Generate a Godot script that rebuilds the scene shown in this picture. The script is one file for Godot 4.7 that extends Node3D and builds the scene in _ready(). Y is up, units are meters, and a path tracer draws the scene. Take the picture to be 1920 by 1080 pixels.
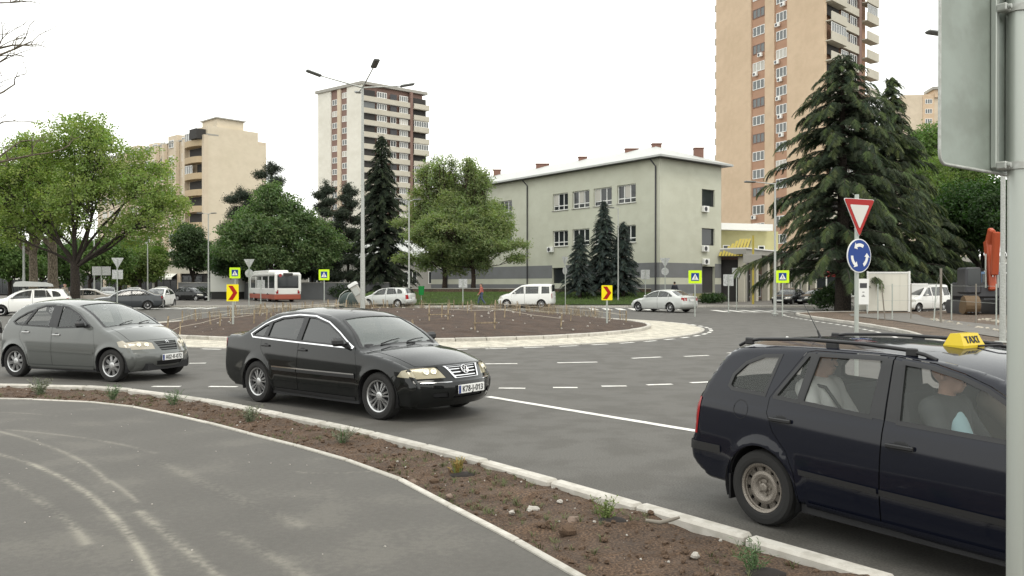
extends Node3D

var rng := RandomNumberGenerator.new()
var M := {}
var taken := {}
var stone_cache := {}


# ---------------------------------------------------------------- mesh builder
class Mb:
	var v := PackedVector3Array()
	var n := PackedVector3Array()
	var uv := PackedVector2Array()
	var use_uv := false

	func tri(a: Vector3, b: Vector3, c: Vector3) -> void:
		var nn := (b - a).cross(c - a)
		var l := nn.length()
		if l < 1e-10:
			return
		nn /= l
		v.append_array([a, c, b])
		n.append_array([nn, nn, nn])

	func tri_n(a: Vector3, b: Vector3, c: Vector3, na: Vector3, nb: Vector3, nc: Vector3) -> void:
		v.append_array([a, c, b])
		n.append_array([na, nc, nb])

	func quad(a: Vector3, b: Vector3, c: Vector3, d: Vector3) -> void:
		tri(a, b, c)
		tri(a, c, d)

	func quad_n(a: Vector3, b: Vector3, c: Vector3, d: Vector3, na: Vector3, nb: Vector3, nc: Vector3, nd: Vector3) -> void:
		tri_n(a, b, c, na, nb, nc)
		tri_n(a, c, d, na, nc, nd)

	func box(c: Vector3, s: Vector3, t := Transform3D()) -> void:
		var h := s * 0.5
		var p := []
		for i in 8:
			p.append(t * (c + Vector3(h.x if i & 1 else -h.x, h.y if i & 2 else -h.y, h.z if i & 4 else -h.z)))
		quad(p[4], p[5], p[7], p[6])
		quad(p[1], p[0], p[2], p[3])
		quad(p[5], p[1], p[3], p[7])
		quad(p[0], p[4], p[6], p[2])
		quad(p[6], p[7], p[3], p[2])
		quad(p[0], p[1], p[5], p[4])

	func cbox(c: Vector3, s: Vector3, ch: float, t := Transform3D()) -> void:
		var h := s * 0.5
		var q := func(sx: int, sy: int, sz: int, ax: int) -> Vector3:
			var k := Vector3(h.x - ch, h.y - ch, h.z - ch)
			k[ax] += ch
			return t * (c + Vector3(k.x * sx, k.y * sy, k.z * sz))
		for ax in 3:
			var u := (ax + 1) % 3
			var w := (ax + 2) % 3
			for sg: int in [-1, 1]:
				var ps := []
				for e: Array in [[-1, -1], [1, -1], [1, 1], [-1, 1]]:
					var sgn := [0, 0, 0]
					sgn[ax] = sg
					sgn[u] = e[0]
					sgn[w] = e[1]
					ps.append(q.call(sgn[0], sgn[1], sgn[2], ax))
				if sg < 0:
					ps.reverse()
				quad(ps[0], ps[1], ps[2], ps[3])
		for ax in 3:
			var u := (ax + 1) % 3
			var w := (ax + 2) % 3
			for a: int in [-1, 1]:
				for b: int in [-1, 1]:
					var s0 := [0, 0, 0]
					var s1 := [0, 0, 0]
					s0[u] = a; s0[w] = b; s0[ax] = -1
					s1[u] = a; s1[w] = b; s1[ax] = 1
					var p0: Vector3 = q.call(s0[0], s0[1], s0[2], u)
					var p1: Vector3 = q.call(s1[0], s1[1], s1[2], u)
					var p2: Vector3 = q.call(s1[0], s1[1], s1[2], w)
					var p3: Vector3 = q.call(s0[0], s0[1], s0[2], w)
					if a * b > 0:
						quad(p3, p2, p1, p0)
					else:
						quad(p0, p1, p2, p3)
		for a: int in [-1, 1]:
			for b: int in [-1, 1]:
				for d: int in [-1, 1]:
					var p0: Vector3 = q.call(a, b, d, 0)
					var p1: Vector3 = q.call(a, b, d, 1)
					var p2: Vector3 = q.call(a, b, d, 2)
					if a * b * d > 0:
						tri(p0, p1, p2)
					else:
						tri(p0, p2, p1)

	func tube(p: Array, r: Array, sides := 8, caps := true) -> void:
		var prev := []
		var prevn := []
		var ref := Vector3.UP
		var d0: Vector3 = (p[1] - p[0]).normalized()
		if absf(d0.dot(ref)) > 0.9:
			ref = Vector3.RIGHT
		for i in p.size():
			var d: Vector3 = (p[mini(i + 1, p.size() - 1)] - p[maxi(i - 1, 0)]).normalized()
			var a := ref.cross(d).normalized()
			var b := d.cross(a)
			ref = b
			var ring := []
			var ringn := []
			for k in sides:
				var an := TAU * k / sides
				var nn := a * cos(an) + b * sin(an)
				ringn.append(nn)
				ring.append(p[i] + nn * r[i])
			if i > 0:
				for k in sides:
					var k2 := (k + 1) % sides
					quad_n(prev[k], prev[k2], ring[k2], ring[k], prevn[k], prevn[k2], ringn[k2], ringn[k])
			if caps and i == 0:
				for k in range(1, sides - 1):
					tri(ring[0], ring[k + 1], ring[k])
			if caps and i == p.size() - 1:
				for k in range(1, sides - 1):
					tri(ring[0], ring[k], ring[k + 1])
			prev = ring
			prevn = ringn

	# profile of (radius, height) turned round the y axis of t; height rises or falls along the list
	func lathe(prof: PackedVector2Array, sides := 24, t := Transform3D(), a0 := 0.0, a1 := TAU, smooth := true) -> void:
		for i in prof.size() - 1:
			var d := prof[i + 1] - prof[i]
			if d.length() < 1e-7:
				continue
			var nr := Vector2(d.y, -d.x).normalized()
			for k in sides:
				var u := a0 + (a1 - a0) * k / sides
				var w := a0 + (a1 - a0) * (k + 1) / sides
				var e0 := Vector3(cos(u), 0, -sin(u))
				var e1 := Vector3(cos(w), 0, -sin(w))
				var p0 := e0 * prof[i].x + Vector3.UP * prof[i].y
				var p1 := e1 * prof[i].x + Vector3.UP * prof[i].y
				var p2 := e1 * prof[i + 1].x + Vector3.UP * prof[i + 1].y
				var p3 := e0 * prof[i + 1].x + Vector3.UP * prof[i + 1].y
				var n0 := (t.basis * (e0 * nr.x + Vector3.UP * nr.y)).normalized()
				var n1 := (t.basis * (e1 * nr.x + Vector3.UP * nr.y)).normalized()
				if not smooth:
					n0 = (n0 + n1).normalized()
					n1 = n0
				if prof[i].x > 1e-6:
					tri_n(t * p0, t * p1, t * p2, n0, n1, n1)
				if prof[i + 1].x > 1e-6:
					tri_n(t * p0, t * p2, t * p3, n0, n1, n0)

	# a flat outline in the x-y plane of t, from z0 to z1
	func prism(poly: PackedVector2Array, z0: float, z1: float, t := Transform3D(), back := true) -> void:
		var pl := poly.duplicate()
		if Geometry2D.is_polygon_clockwise(pl):
			pl.reverse()
		# is_polygon_clockwise works in y-down; after this the outline runs so that area is positive in y-up
		var area := 0.0
		for i in pl.size():
			area += pl[i].cross(pl[(i + 1) % pl.size()])
		if area < 0:
			pl.reverse()
		var ix := Geometry2D.triangulate_polygon(pl)
		for k in range(0, ix.size(), 3):
			var a := pl[ix[k]]
			var b := pl[ix[k + 1]]
			var c := pl[ix[k + 2]]
			if (b - a).cross(c - a) < 0:
				var sw := b
				b = c
				c = sw
			tri(t * Vector3(a.x, a.y, z1), t * Vector3(b.x, b.y, z1), t * Vector3(c.x, c.y, z1))
			if back:
				tri(t * Vector3(a.x, a.y, z0), t * Vector3(c.x, c.y, z0), t * Vector3(b.x, b.y, z0))
		if absf(z1 - z0) > 1e-6:
			for i in pl.size():
				var a := pl[i]
				var b := pl[(i + 1) % pl.size()]
				quad(t * Vector3(a.x, a.y, z0), t * Vector3(b.x, b.y, z0), t * Vector3(b.x, b.y, z1), t * Vector3(a.x, a.y, z1))

	func ellipsoid(c: Vector3, r: Vector3, rows := 8, cols := 12) -> void:
		for i in rows:
			for k in cols:
				var q := []
				for e: Array in [[i, k], [i, k + 1], [i + 1, k + 1], [i + 1, k]]:
					var th: float = PI * e[0] / rows
					var ph: float = TAU * e[1] / cols
					q.append(Vector3(sin(th) * cos(ph), cos(th), -sin(th) * sin(ph)))
				var w := []
				var nn := []
				for e: Vector3 in q:
					w.append(c + e * r)
					nn.append((e / r).normalized())
				tri_n(w[0], w[3], w[2], nn[0], nn[3], nn[2])
				if i > 0:
					tri_n(w[0], w[2], w[1], nn[0], nn[2], nn[1])

	func add(o: Mb, t := Transform3D()) -> void:
		for i in o.v.size():
			v.append(t * o.v[i])
			n.append((t.basis * o.n[i]).normalized())

	func mirror_z() -> Mb:
		var o := Mb.new()
		for i in range(0, v.size(), 3):
			for k: int in [0, 2, 1]:
				o.v.append(v[i + k] * Vector3(1, 1, -1))
				o.n.append(n[i + k] * Vector3(1, 1, -1))
		return o

	func mesh() -> ArrayMesh:
		var a := []
		a.resize(Mesh.ARRAY_MAX)
		a[Mesh.ARRAY_VERTEX] = v
		a[Mesh.ARRAY_NORMAL] = n
		if use_uv:
			a[Mesh.ARRAY_TEX_UV] = uv
		var m := ArrayMesh.new()
		if v.size():
			m.add_surface_from_arrays(Mesh.PRIMITIVE_TRIANGLES, a)
		return m


# ---------------------------------------------------------------- naming
func numbered(called: String) -> String:
	if not taken.has(called):
		taken[called] = 0
		return called
	taken[called] += 1
	return "%s_%03d" % [called, taken[called]]


func tag(o: Node3D, label := "", category := "", group := "", kind := "") -> Node3D:
	if label:
		o.set_meta("label", label)
	if category:
		o.set_meta("category", category)
	if group:
		o.set_meta("group", group)
	if kind:
		o.set_meta("kind", kind)
	return o


func thing(called: String, label: String, category: String, at := Vector3.ZERO, turn := 0.0, group := "") -> Node3D:
	var o := Node3D.new()
	o.name = numbered(called)
	add_child(o)
	o.position = at
	o.rotation.y = turn
	tag(o, label, category, group)
	return o


func part(parent: Node3D, called: String, geo, mat: Material, at := Vector3.ZERO) -> MeshInstance3D:
	var o := MeshInstance3D.new()
	o.name = called
	o.mesh = geo.mesh() if geo is Mb else geo
	o.material_override = mat
	o.position = at
	parent.add_child(o, true)
	return o


func structure(called: String, geo, mat: Material, label := "") -> MeshInstance3D:
	var o := part(self, numbered(called), geo, mat)
	tag(o, label, "", "", "structure")
	return o


func solo(called: String, geo, mat: Material, label: String, category: String, at := Vector3.ZERO, group := "", kind := "") -> MeshInstance3D:
	var o := part(self, numbered(called), geo, mat, at)
	tag(o, label, category, group, kind)
	return o


func copy_of(o: Node3D, at: Vector3, turn: float, label: String, base := "") -> Node3D:
	var c: Node3D = o.duplicate()
	c.name = numbered(base if base else String(o.name).rstrip("_0123456789"))
	add_child(c)
	c.position = at
	c.rotation.y = turn
	if label:
		c.set_meta("label", label)
	return c


# ---------------------------------------------------------------- materials
func lin(r: float, g: float, b: float, a := 1.0) -> Color:
	var c := Color(r, g, b).linear_to_srgb()
	c.a = a
	return c


func mat(called: String, r: float, g: float, b: float, rough := 0.8, metal := 0.0, spec := 0.5) -> StandardMaterial3D:
	if M.has(called):
		return M[called]
	var m := StandardMaterial3D.new()
	m.resource_name = called
	m.albedo_color = lin(r, g, b)
	m.roughness = rough
	m.metallic = metal
	m.metallic_specular = spec
	M[called] = m
	return m


func glass(called: String, r: float, g: float, b: float, a: float) -> StandardMaterial3D:
	var m := mat(called, r, g, b, 0.03)
	m.albedo_color = lin(r, g, b, a)
	m.transparency = BaseMaterial3D.TRANSPARENCY_ALPHA
	m.metallic_specular = .68
	return m


func paint(called: String, r: float, g: float, b: float, metal := 0.0, rough := 0.45, coat := 1.0) -> StandardMaterial3D:
	var m := mat(called, r, g, b, rough, metal)
	m.clearcoat_enabled = true
	m.clearcoat = coat
	m.clearcoat_roughness = 0.06
	m.metallic_specular = 0.12
	return m


func noise_tex(seed_: int, freq: float, lo: Color, hi: Color, oct := 4, size := 512, kind := FastNoiseLite.TYPE_SIMPLEX_SMOOTH, a := 0.0, b := 1.0) -> NoiseTexture2D:
	var f := FastNoiseLite.new()
	f.seed = seed_
	f.noise_type = kind
	f.frequency = freq
	f.fractal_octaves = oct
	f.fractal_gain = 0.6
	var t := NoiseTexture2D.new()
	t.width = size
	t.height = size
	t.seamless = true
	t.noise = f
	var gr := Gradient.new()
	gr.set_color(0, lo)
	gr.set_color(1, hi)
	gr.set_offset(0, a)
	gr.set_offset(1, b)
	t.color_ramp = gr
	return t


var T := {}


func make_textures() -> void:
	T.grain = noise_tex(3, 0.22, Color(0.62, 0.62, 0.62), Color(1, 1, 1), 3, 512, FastNoiseLite.TYPE_SIMPLEX_SMOOTH, 0.25, 0.8)
	T.blotch = noise_tex(7, 0.012, Color(0.8, 0.8, 0.8), Color(1, 1, 1), 5, 512, FastNoiseLite.TYPE_SIMPLEX_SMOOTH, 0.2, 0.75)
	T.streak = noise_tex(11, 0.02, Color(0.9, 0.895, 0.885), Color(1, 1, 1), 5, 512, FastNoiseLite.TYPE_SIMPLEX_SMOOTH, 0.3, 0.6)
	T.fine = noise_tex(33, .2, Color(.93, .93, .93), Color(1, 1, 1), 3, 512, FastNoiseLite.TYPE_SIMPLEX_SMOOTH, .25, .8)
	T.asphalt = noise_tex(41, .2, Color(.78, .78, .78), Color(1, 1, 1), 3, 512, FastNoiseLite.TYPE_SIMPLEX_SMOOTH, .2, .75)
	T.wall = noise_tex(37, .006, Color(.968, .965, .96), Color(1, 1, 1), 6, 512, FastNoiseLite.TYPE_SIMPLEX_SMOOTH, .25, .7)
	T.speck = noise_tex(15, 0.16, Color(0.45, 0.43, 0.42), Color(1, 1, 1), 2, 512, FastNoiseLite.TYPE_CELLULAR, 0.1, 0.9)
	T.soil = noise_tex(19, 0.05, Color(0.45, 0.42, 0.4), Color(1, 0.98, 0.95), 5, 512, FastNoiseLite.TYPE_SIMPLEX_SMOOTH, 0.2, 0.8)
	T.bark = noise_tex(23, 0.06, Color(0.4, 0.38, 0.35), Color(1, 1, 1), 4, 256, FastNoiseLite.TYPE_SIMPLEX_SMOOTH, 0.2, 0.8)
	T.sett = noise_tex(29, 0.085, Color(1, 1, 1), Color(0.62, 0.58, 0.52), 1, 512, FastNoiseLite.TYPE_CELLULAR, 0.45, 0.95)


func worn(m: StandardMaterial3D, tex: Texture2D, s: float, over: Texture2D = null, s2 := 0.2, bump := 0.0, sy := 1.0) -> StandardMaterial3D:
	m.albedo_texture = tex
	m.uv1_triplanar = true
	m.uv1_world_triplanar = true
	m.uv1_scale = Vector3(s, s * sy, s)
	if over:
		m.detail_enabled = true
		m.detail_albedo = over
		m.detail_blend_mode = BaseMaterial3D.BLEND_MODE_MUL
		m.detail_uv_layer = BaseMaterial3D.DETAIL_UV_2
		m.uv2_triplanar = true
		m.uv2_world_triplanar = true
		m.uv2_scale = Vector3(s2, s2, s2)
	if bump > 0.0:
		m.heightmap_enabled = true
		m.heightmap_texture = tex
		m.heightmap_scale = bump
	return m


# ---------------------------------------------------------------- surfaces over a flat parameter plane
func span(a: float, b: float, step: float) -> PackedFloat32Array:
	var k := maxi(1, ceili(absf(b - a) / step))
	var o := PackedFloat32Array()
	for i in k + 1:
		o.append(lerpf(a, b, float(i) / k))
	return o


func region(mb: Mb, poly: PackedVector2Array, holes: Array, ug: PackedFloat32Array, vg: PackedFloat32Array, f: Callable, off := 0.0, cache := {}, e := Vector2(0.004, 0.004)) -> void:
	var lo := poly[0]
	var hi := poly[0]
	for p in poly:
		lo = lo.min(p)
		hi = hi.max(p)
	var boxes := []
	for h: PackedVector2Array in holes:
		var a := h[0]
		var b := h[0]
		for p in h:
			a = a.min(p)
			b = b.max(p)
		boxes.append([a, b])
	var flagged := {}
	var nu := ug.size() - 1
	var nv := vg.size() - 1
	for pl: PackedVector2Array in [poly] + holes:
		for i in pl.size():
			var a := pl[i]
			var b := pl[(i + 1) % pl.size()]
			var steps := maxi(2, ceili(maxf(absf(b.x - a.x) / maxf(1e-6, (ug[nu] - ug[0]) / nu), absf(b.y - a.y) / maxf(1e-6, absf(vg[nv] - vg[0]) / nv)) * 6))
			steps = mini(steps, 900)
			for s in steps + 1:
				var q := a.lerp(b, float(s) / steps)
				var iu := clampi(ug.bsearch(q.x) - 1, 0, nu - 1)
				var iv := clampi(vg.bsearch(q.y) - 1, 0, nv - 1)
				flagged[Vector2i(iu, iv)] = true
	for iu in nu:
		var u0 := ug[iu]
		var u1 := ug[iu + 1]
		if u1 < lo.x - 1e-6 or u0 > hi.x + 1e-6:
			continue
		for iv in nv:
			var v0 := vg[iv]
			var v1 := vg[iv + 1]
			if v1 < lo.y - 1e-6 or v0 > hi.y + 1e-6:
				continue
			var cell := PackedVector2Array([Vector2(u0, v0), Vector2(u1, v0), Vector2(u1, v1), Vector2(u0, v1)])
			var mid := Vector2(u0 + u1, v0 + v1) * 0.5
			if not flagged.has(Vector2i(iu, iv)):
				if not Geometry2D.is_point_in_polygon(mid, poly):
					continue
				var out := false
				for h: PackedVector2Array in holes:
					if Geometry2D.is_point_in_polygon(mid, h):
						out = true
						break
				if out:
					continue
				emit_poly(mb, cell, f, off, cache, e)
				continue
			# clip in a scaled space: the clipper works on a coarse grid
			var sc := 100.0
			var pieces := Geometry2D.intersect_polygons(scaled(cell, sc), scaled(poly, sc))
			for hn in holes.size():
				var bb: Array = boxes[hn]
				if bb[0].x > u1 or bb[1].x < u0 or bb[0].y > v1 or bb[1].y < v0:
					continue
				var next := []
				for p: PackedVector2Array in pieces:
					for q: PackedVector2Array in Geometry2D.clip_polygons(p, scaled(holes[hn], sc)):
						if q.size() > 2:
							next.append(q)
				pieces.assign(next)
			for p: PackedVector2Array in pieces:
				if p.size() > 2:
					emit_poly(mb, scaled(p, 1.0 / sc), f, off, cache, e)


func scaled(p: PackedVector2Array, s: float) -> PackedVector2Array:
	var o := p.duplicate()
	for i in o.size():
		o[i] *= s
	return o


func emit_poly(mb: Mb, p: PackedVector2Array, f: Callable, off: float, cache: Dictionary, e: Vector2) -> void:
	var mid := Vector2.ZERO
	for q in p:
		mid += q
	mid /= p.size()
	var pos := []
	var nor := []
	for q in p:
		var key := Vector2i(roundi(q.x * 20000), roundi(q.y * 20000))
		if not cache.has(key):
			var du := e.x * (1.0 if mid.x >= q.x else -1.0)
			var dv := e.y * (1.0 if mid.y >= q.y else -1.0)
			var first = f.call(q.x, q.y)
			if first is Array:
				cache[key] = first
				pos.append(first[0] + first[1] * off)
				nor.append(first[1])
				continue
			var o: Vector3 = first
			var a: Vector3 = f.call(q.x + du, q.y)
			var b: Vector3 = f.call(q.x, q.y + dv)
			var nn := ((a - o) / du).cross((b - o) / dv).normalized()
			cache[key] = [o, nn]
		var c: Array = cache[key]
		pos.append(c[0] + c[1] * off)
		nor.append(c[1])
	var ix: PackedInt32Array = PackedInt32Array([0, 1, 2, 0, 2, 3]) if p.size() == 4 else Geometry2D.triangulate_polygon(p)
	for k in range(0, ix.size(), 3):
		var i0 := ix[k]
		var i1 := ix[k + 1]
		var i2 := ix[k + 2]
		var ar := (p[i1] - p[i0]).cross(p[i2] - p[i0])
		if absf(ar) < 1e-9:
			continue
		if ar < 0:
			var sw := i1
			i1 = i2
			i2 = sw
		mb.tri_n(pos[i0], pos[i1], pos[i2], nor[i0], nor[i1], nor[i2])


func poly(a: Array) -> PackedVector2Array:
	var o := PackedVector2Array()
	for i in range(0, a.size(), 2):
		o.append(Vector2(a[i], a[i + 1]))
	return o


# rounds the corners of an outline
func rounded(p: PackedVector2Array, r: float, k := 4) -> PackedVector2Array:
	var o := PackedVector2Array()
	for i in p.size():
		var a := p[(i + p.size() - 1) % p.size()]
		var b := p[i]
		var c := p[(i + 1) % p.size()]
		var d0 := (a - b)
		var d1 := (c - b)
		var rr := minf(r, minf(d0.length(), d1.length()) * 0.45)
		var s := b + d0.normalized() * rr
		var t := b + d1.normalized() * rr
		for j in k + 1:
			var u := float(j) / k
			o.append(s.lerp(b, u).lerp(b.lerp(t, u), u))
	return o


func grown(p: PackedVector2Array, d: float) -> PackedVector2Array:
	var r := Geometry2D.offset_polygon(scaled(p, 100.0), d * 100.0, Geometry2D.JOIN_MITER)
	return scaled(r[0], 0.01) if r.size() else p


func circle(c: Vector2, r: float, k := 28, a0 := 0.0, a1 := TAU) -> PackedVector2Array:
	var o := PackedVector2Array()
	var full := absf(a1 - a0 - TAU) < 1e-6
	for i in (k if full else k + 1):
		var a := a0 + (a1 - a0) * i / k
		o.append(c + Vector2(cos(a), sin(a)) * r)
	return o


# ---------------------------------------------------------------- cars: x forward, y up, z to the car's right, rear axle over the origin
const FRONT_PULL := [.7, .9, 1, 1, 1, 1, .95, .72, .5, .35, .3, .25, .12, 0, 0, 0, 0, 0, 0, 0, 0, 0, 0, 0, 0]
const REAR_PULL := [0, 0, 0, 0, 0, 0, 0, 0, 0, 0, 0, 0, 0, 0, .12, .35, .7, .9, .95, 1, 1, 1, 1, 1, 1]
const DROP := [0, 0, 0, 0, .1, .3, .7, 1, 1.05, 1, .9, 1, 1, 1, 1, 1, 1, 1, .9, .6, .2, 0, 0, 0, 0]
const FILLET := [.06, .1, .1, .1, .1, .09, .07, .06, .05, .05, .05, .06, .06, .06, .06, .06, .06, .06, .06, .06, .08, .1, .1, .08, .05]


func curve_at(p: PackedVector2Array, s: float) -> Vector2:
	var i := clampi(int(s), 0, p.size() - 2)
	var t := s - i
	return p[i + 1 - 1].cubic_interpolate(p[i + 1], p[maxi(i - 1, 0)], p[mini(i + 2, p.size() - 1)], t)


func prepare(k: Dictionary) -> void:
	var C: PackedVector2Array = k.C
	var S := PackedVector2Array()
	for i in C.size():
		S.append(C[i] + Vector2(-k.pf * FRONT_PULL[i] + k.pr * REAR_PULL[i], -k.drop * DROP[i]))
	k.S = S
	var out := PackedVector2Array()
	var rad := PackedFloat32Array()
	var sg := PackedFloat32Array()
	for i in C.size() - 1:
		for j in k.n:
			var s: float = i + float(j) / k.n
			sg.append(s)
			out.append(curve_at(S, s))
			rad.append(lerpf(FILLET[i], FILLET[i + 1], float(j) / k.n))
	sg.append(C.size() - 1.0)
	out.append(S[S.size() - 1])
	rad.append(.04)
	k.out = out
	k.rad = rad
	k.sg = sg
	k.wcache = {}


func side_base(k: Dictionary, x: float, y: float) -> float:
	var h: float = k.hw
	var xm: float = k.xf * 0.5
	if x > xm:
		h -= k.tf * pow((x - xm) / (k.C[2].x - xm), 2.6)
	else:
		h -= k.tr * pow((xm - x) / (xm - k.C[22].x), 2.6)
	var belt: float = k.b0 + k.b1 * x
	var lo := maxf(0.0, 0.6 - y)
	h -= 0.32 * lo * lo
	var up := clampf((y - 0.6) / (belt - 0.6), 0.0, 1.0)
	h -= 0.035 * up * up
	var a := y - belt
	h -= k.tumble * (a + sqrt(a * a + 0.0012)) * 0.5
	if k.has("step_line"):
		h += 0.006 / (1.0 + exp((y - k.step_line) * 160.0))
	for cx: float in [0.0, k.xf]:
		var dd: float = Vector2(x - cx, y - k.R).length() - k.ar
		if absf(dd) < 0.16 and y < k.R + k.ar + 0.2:
			h += k.flare * exp(-pow(dd / 0.05, 2))
	return h


func side_full(k: Dictionary, x: float, y: float) -> Array:
	var out: PackedVector2Array = k.out
	var p := Vector2(x, y)
	var best := 1e9
	var r := 0.05
	var away := Vector2.UP
	var m := out.size()
	for i in m:
		var a := out[i]
		var b := out[(i + 1) % m]
		if minf(a.x, b.x) - x > 0.13 or x - maxf(a.x, b.x) > 0.13:
			continue
		var ab := b - a
		var t := clampf((p - a).dot(ab) / maxf(1e-9, ab.length_squared()), 0.0, 1.0)
		var g := a + ab * t - p
		var d := g.length_squared()
		if d < best:
			best = d
			r = 0.03 if i == m - 1 else lerpf(k.rad[i], k.rad[(i + 1) % m], t)
			# the outline runs over the top from nose to tail, so its outside is on the right of its direction
			away = Vector2(ab.y, -ab.x).normalized()
			if d > 1e-6 and g.dot(away) > 0.0:
				away = g.normalized()
	var w := side_base(k, x, y)
	var e := 0.012
	var gx := (side_base(k, x + e, y) - side_base(k, x - e, y)) / (2 * e)
	var gy := (side_base(k, x, y + e) - side_base(k, x, y - e)) / (2 * e)
	var nn := Vector3(-gx, -gy, 1).normalized()
	var dist := sqrt(best)
	if dist < r:
		var q := 1.0 - dist / r
		w -= r * (1.0 - sqrt(maxf(0.0, 1.0 - q * q)))
		nn = (nn * sqrt(maxf(0.0, 1.0 - q * q)) + Vector3(away.x, away.y, 0) * q).normalized()
	return [Vector3(x, y, w), nn]


func side_at(k: Dictionary, x: float, y: float) -> Vector3:
	return side_full(k, x, y)[0]


func strip_at(k: Dictionary, s: float, z: float) -> Vector3:
	s = clampf(s, 0.0, 24.0)
	var key := roundi(s * 10000)
	if not k.wcache.has(key):
		var sd := curve_at(k.S, s)
		var i := clampi(int(s), 0, 23)
		k.wcache[key] = [curve_at(k.C, s), sd, side_base(k, sd.x, sd.y) - lerpf(FILLET[i], FILLET[i + 1], s - i)]
	var c: Array = k.wcache[key]
	var b := pow(minf(absf(z), 1.0), k.pw)
	var p: Vector2 = c[0].lerp(c[1], b)
	return Vector3(p.x, p.y, z * c[2])


func make_wheel(parent: Node3D, at: Vector3, out_sign: float, R: float, W: float, style: String, hero: bool) -> void:
	var t := Transform3D(Basis(Vector3.RIGHT, PI / 2 * out_sign), Vector3.ZERO)   # lathe axis y -> outwards along z
	var hub := Node3D.new()
	hub.name = "wheel"
	parent.add_child(hub, true)
	hub.position = at
	var n := 36 if hero else 16
	var rr := R * (0.66 if style != "steel" else 0.635)
	var h := W * 0.5
	var ty := Mb.new()
	ty.lathe(poly([rr, -h * .8, rr + .02, -h * .95, R * .93, -h * .98, R * .985, -h * .75, R, -h * .4, R, h * .4, R * .985, h * .75, R * .93, h * .98, R * .8, h, rr + .02, h * .95, rr + .004, h * .82]), n, t)
	if hero:
		for g: float in [-.35, 0., .35]:
			ty.lathe(poly([R + .001, h * g - .003, R + .003, h * g, R + .001, h * g + .003]), n, t)
	part(hub, "tyre", ty, M.tyre)
	var back := Mb.new()
	back.lathe(poly([0.0, h * .05, rr, h * .05, rr, h * .3]), n, t)
	part(hub, "brake_drum", back, M.black_matt)
	var rim := Mb.new()
	rim.lathe(poly([rr - .006, h * .1, rr - .008, h * .7, rr - .012, h * .78, rr + .004, h * .88, rr + .008, h * .8]), n, t)
	var sp := 7
	var wr := Vector2(.028, .036)
	var r0 := .04
	var r1 := rr - .006
	var hubr := .055
	var twin := false
	if style == "twin":
		sp = 7
		twin = true
	elif style == "cover":
		sp = 8
		wr = Vector2(.05, .062)
		hubr = .06
	elif style == "steel":
		sp = 11
		hubr = .128
		r0 = .12
		wr = Vector2(.05, .062)
	var face := h * .62
	if style == "steel":
		rim.lathe(poly([.128, h * .42, .122, h * .56, .10, h * .62, .075, h * .52, .06, h * .34, .035, h * .34, .033, h * .6, .02, h * .66, 0, h * .66]), n, t)
		rim.lathe(poly([rr - .008, h * .3, rr - .02, h * .52, .172, h * .56, .168, h * .48]), n, t)
		for b in 5:
			var an := TAU * b / 5
			rim.lathe(poly([.011, h * .3, .011, h * .5, 0, h * .5]), 6, t * Transform3D(Basis(), Vector3(cos(an) * .05, 0, sin(an) * .05)))
	else:
		rim.lathe(poly([hubr, h * .3, hubr, face, hubr * .6, face + .008, 0, face + .01]), n, t)
	for i in sp:
		for side: float in ([-1.0, 1.0] if twin else [0.0]):
			var an := TAU * (i + 0.25) / sp
			var d := Vector3(cos(an), 0, -sin(an))
			var q := Vector3(sin(an), 0, cos(an))
			var oa := q * side * .010
			var ob := q * side * (.034 if twin else 0.0)
			var wa := (wr.x if not twin else .02) * .5
			var wb := (wr.y if not twin else .03) * .5
			var yi := h * .5 if style == "steel" else face
			var yo := h * .5 if style == "steel" else face - .012
			var A := d * r0 + oa + Vector3.UP * yi
			var B := d * (r1 if style != "steel" else .178) + ob + Vector3.UP * yo
			var dn := Vector3.UP * -.02
			var pts := [A - q * wa, A + q * wa, B + q * wb, B - q * wb]
			for j in 4:
				pts[j] = pts[j]
			rim.quad(t * pts[0], t * pts[1], t * pts[2], t * pts[3])
			rim.quad(t * pts[3], t * pts[2], t * pts[1], t * pts[0])
			rim.quad(t * pts[1], t * (pts[1] + dn), t * (pts[2] + dn), t * pts[2])
			rim.quad(t * (pts[0] + dn), t * pts[0], t * pts[3], t * (pts[3] + dn))
	part(hub, "rim", rim, M.rim_steel if style == "steel" else M.rim_alloy)


func tint_strip(parent: Node3D, called: String, k: Dictionary, pl: PackedVector2Array, holes: Array, m: Material, off: float, both := false) -> Array:
	var made := []
	for sg: float in ([1.0, -1.0] if both else [1.0]):
		var mb := Mb.new()
		var q := pl.duplicate()
		var hs := []
		for h: PackedVector2Array in holes:
			var hh := h.duplicate()
			for i in hh.size():
				hh[i].y *= sg
			hs.append(hh)
		for i in q.size():
			q[i].y *= sg
		region(mb, q, hs, k.sg, k.zg, func(s, z): return strip_at(k, s, z), off, k.c_strip, Vector2(.01, .004))
		made.append(part(parent, called, mb, m))
	return made


func side_patch(k: Dictionary, pl: PackedVector2Array, holes: Array, off: float) -> Mb:
	var mb := Mb.new()
	var box := PackedVector2Array()
	var inside := Geometry2D.intersect_polygons(scaled(pl, 100.0), scaled(k.out, 100.0))
	for q: PackedVector2Array in inside:
		region(mb, scaled(q, .01), holes, k.xg, k.yg, func(x, y): return side_full(k, x, y), off, k.c_side)
	return mb


func both_sides(parent: Node3D, called: String, mb: Mb, m: Material) -> void:
	part(parent, called, mb, m)
	part(parent, called, mb.mirror_z(), m)


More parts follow.
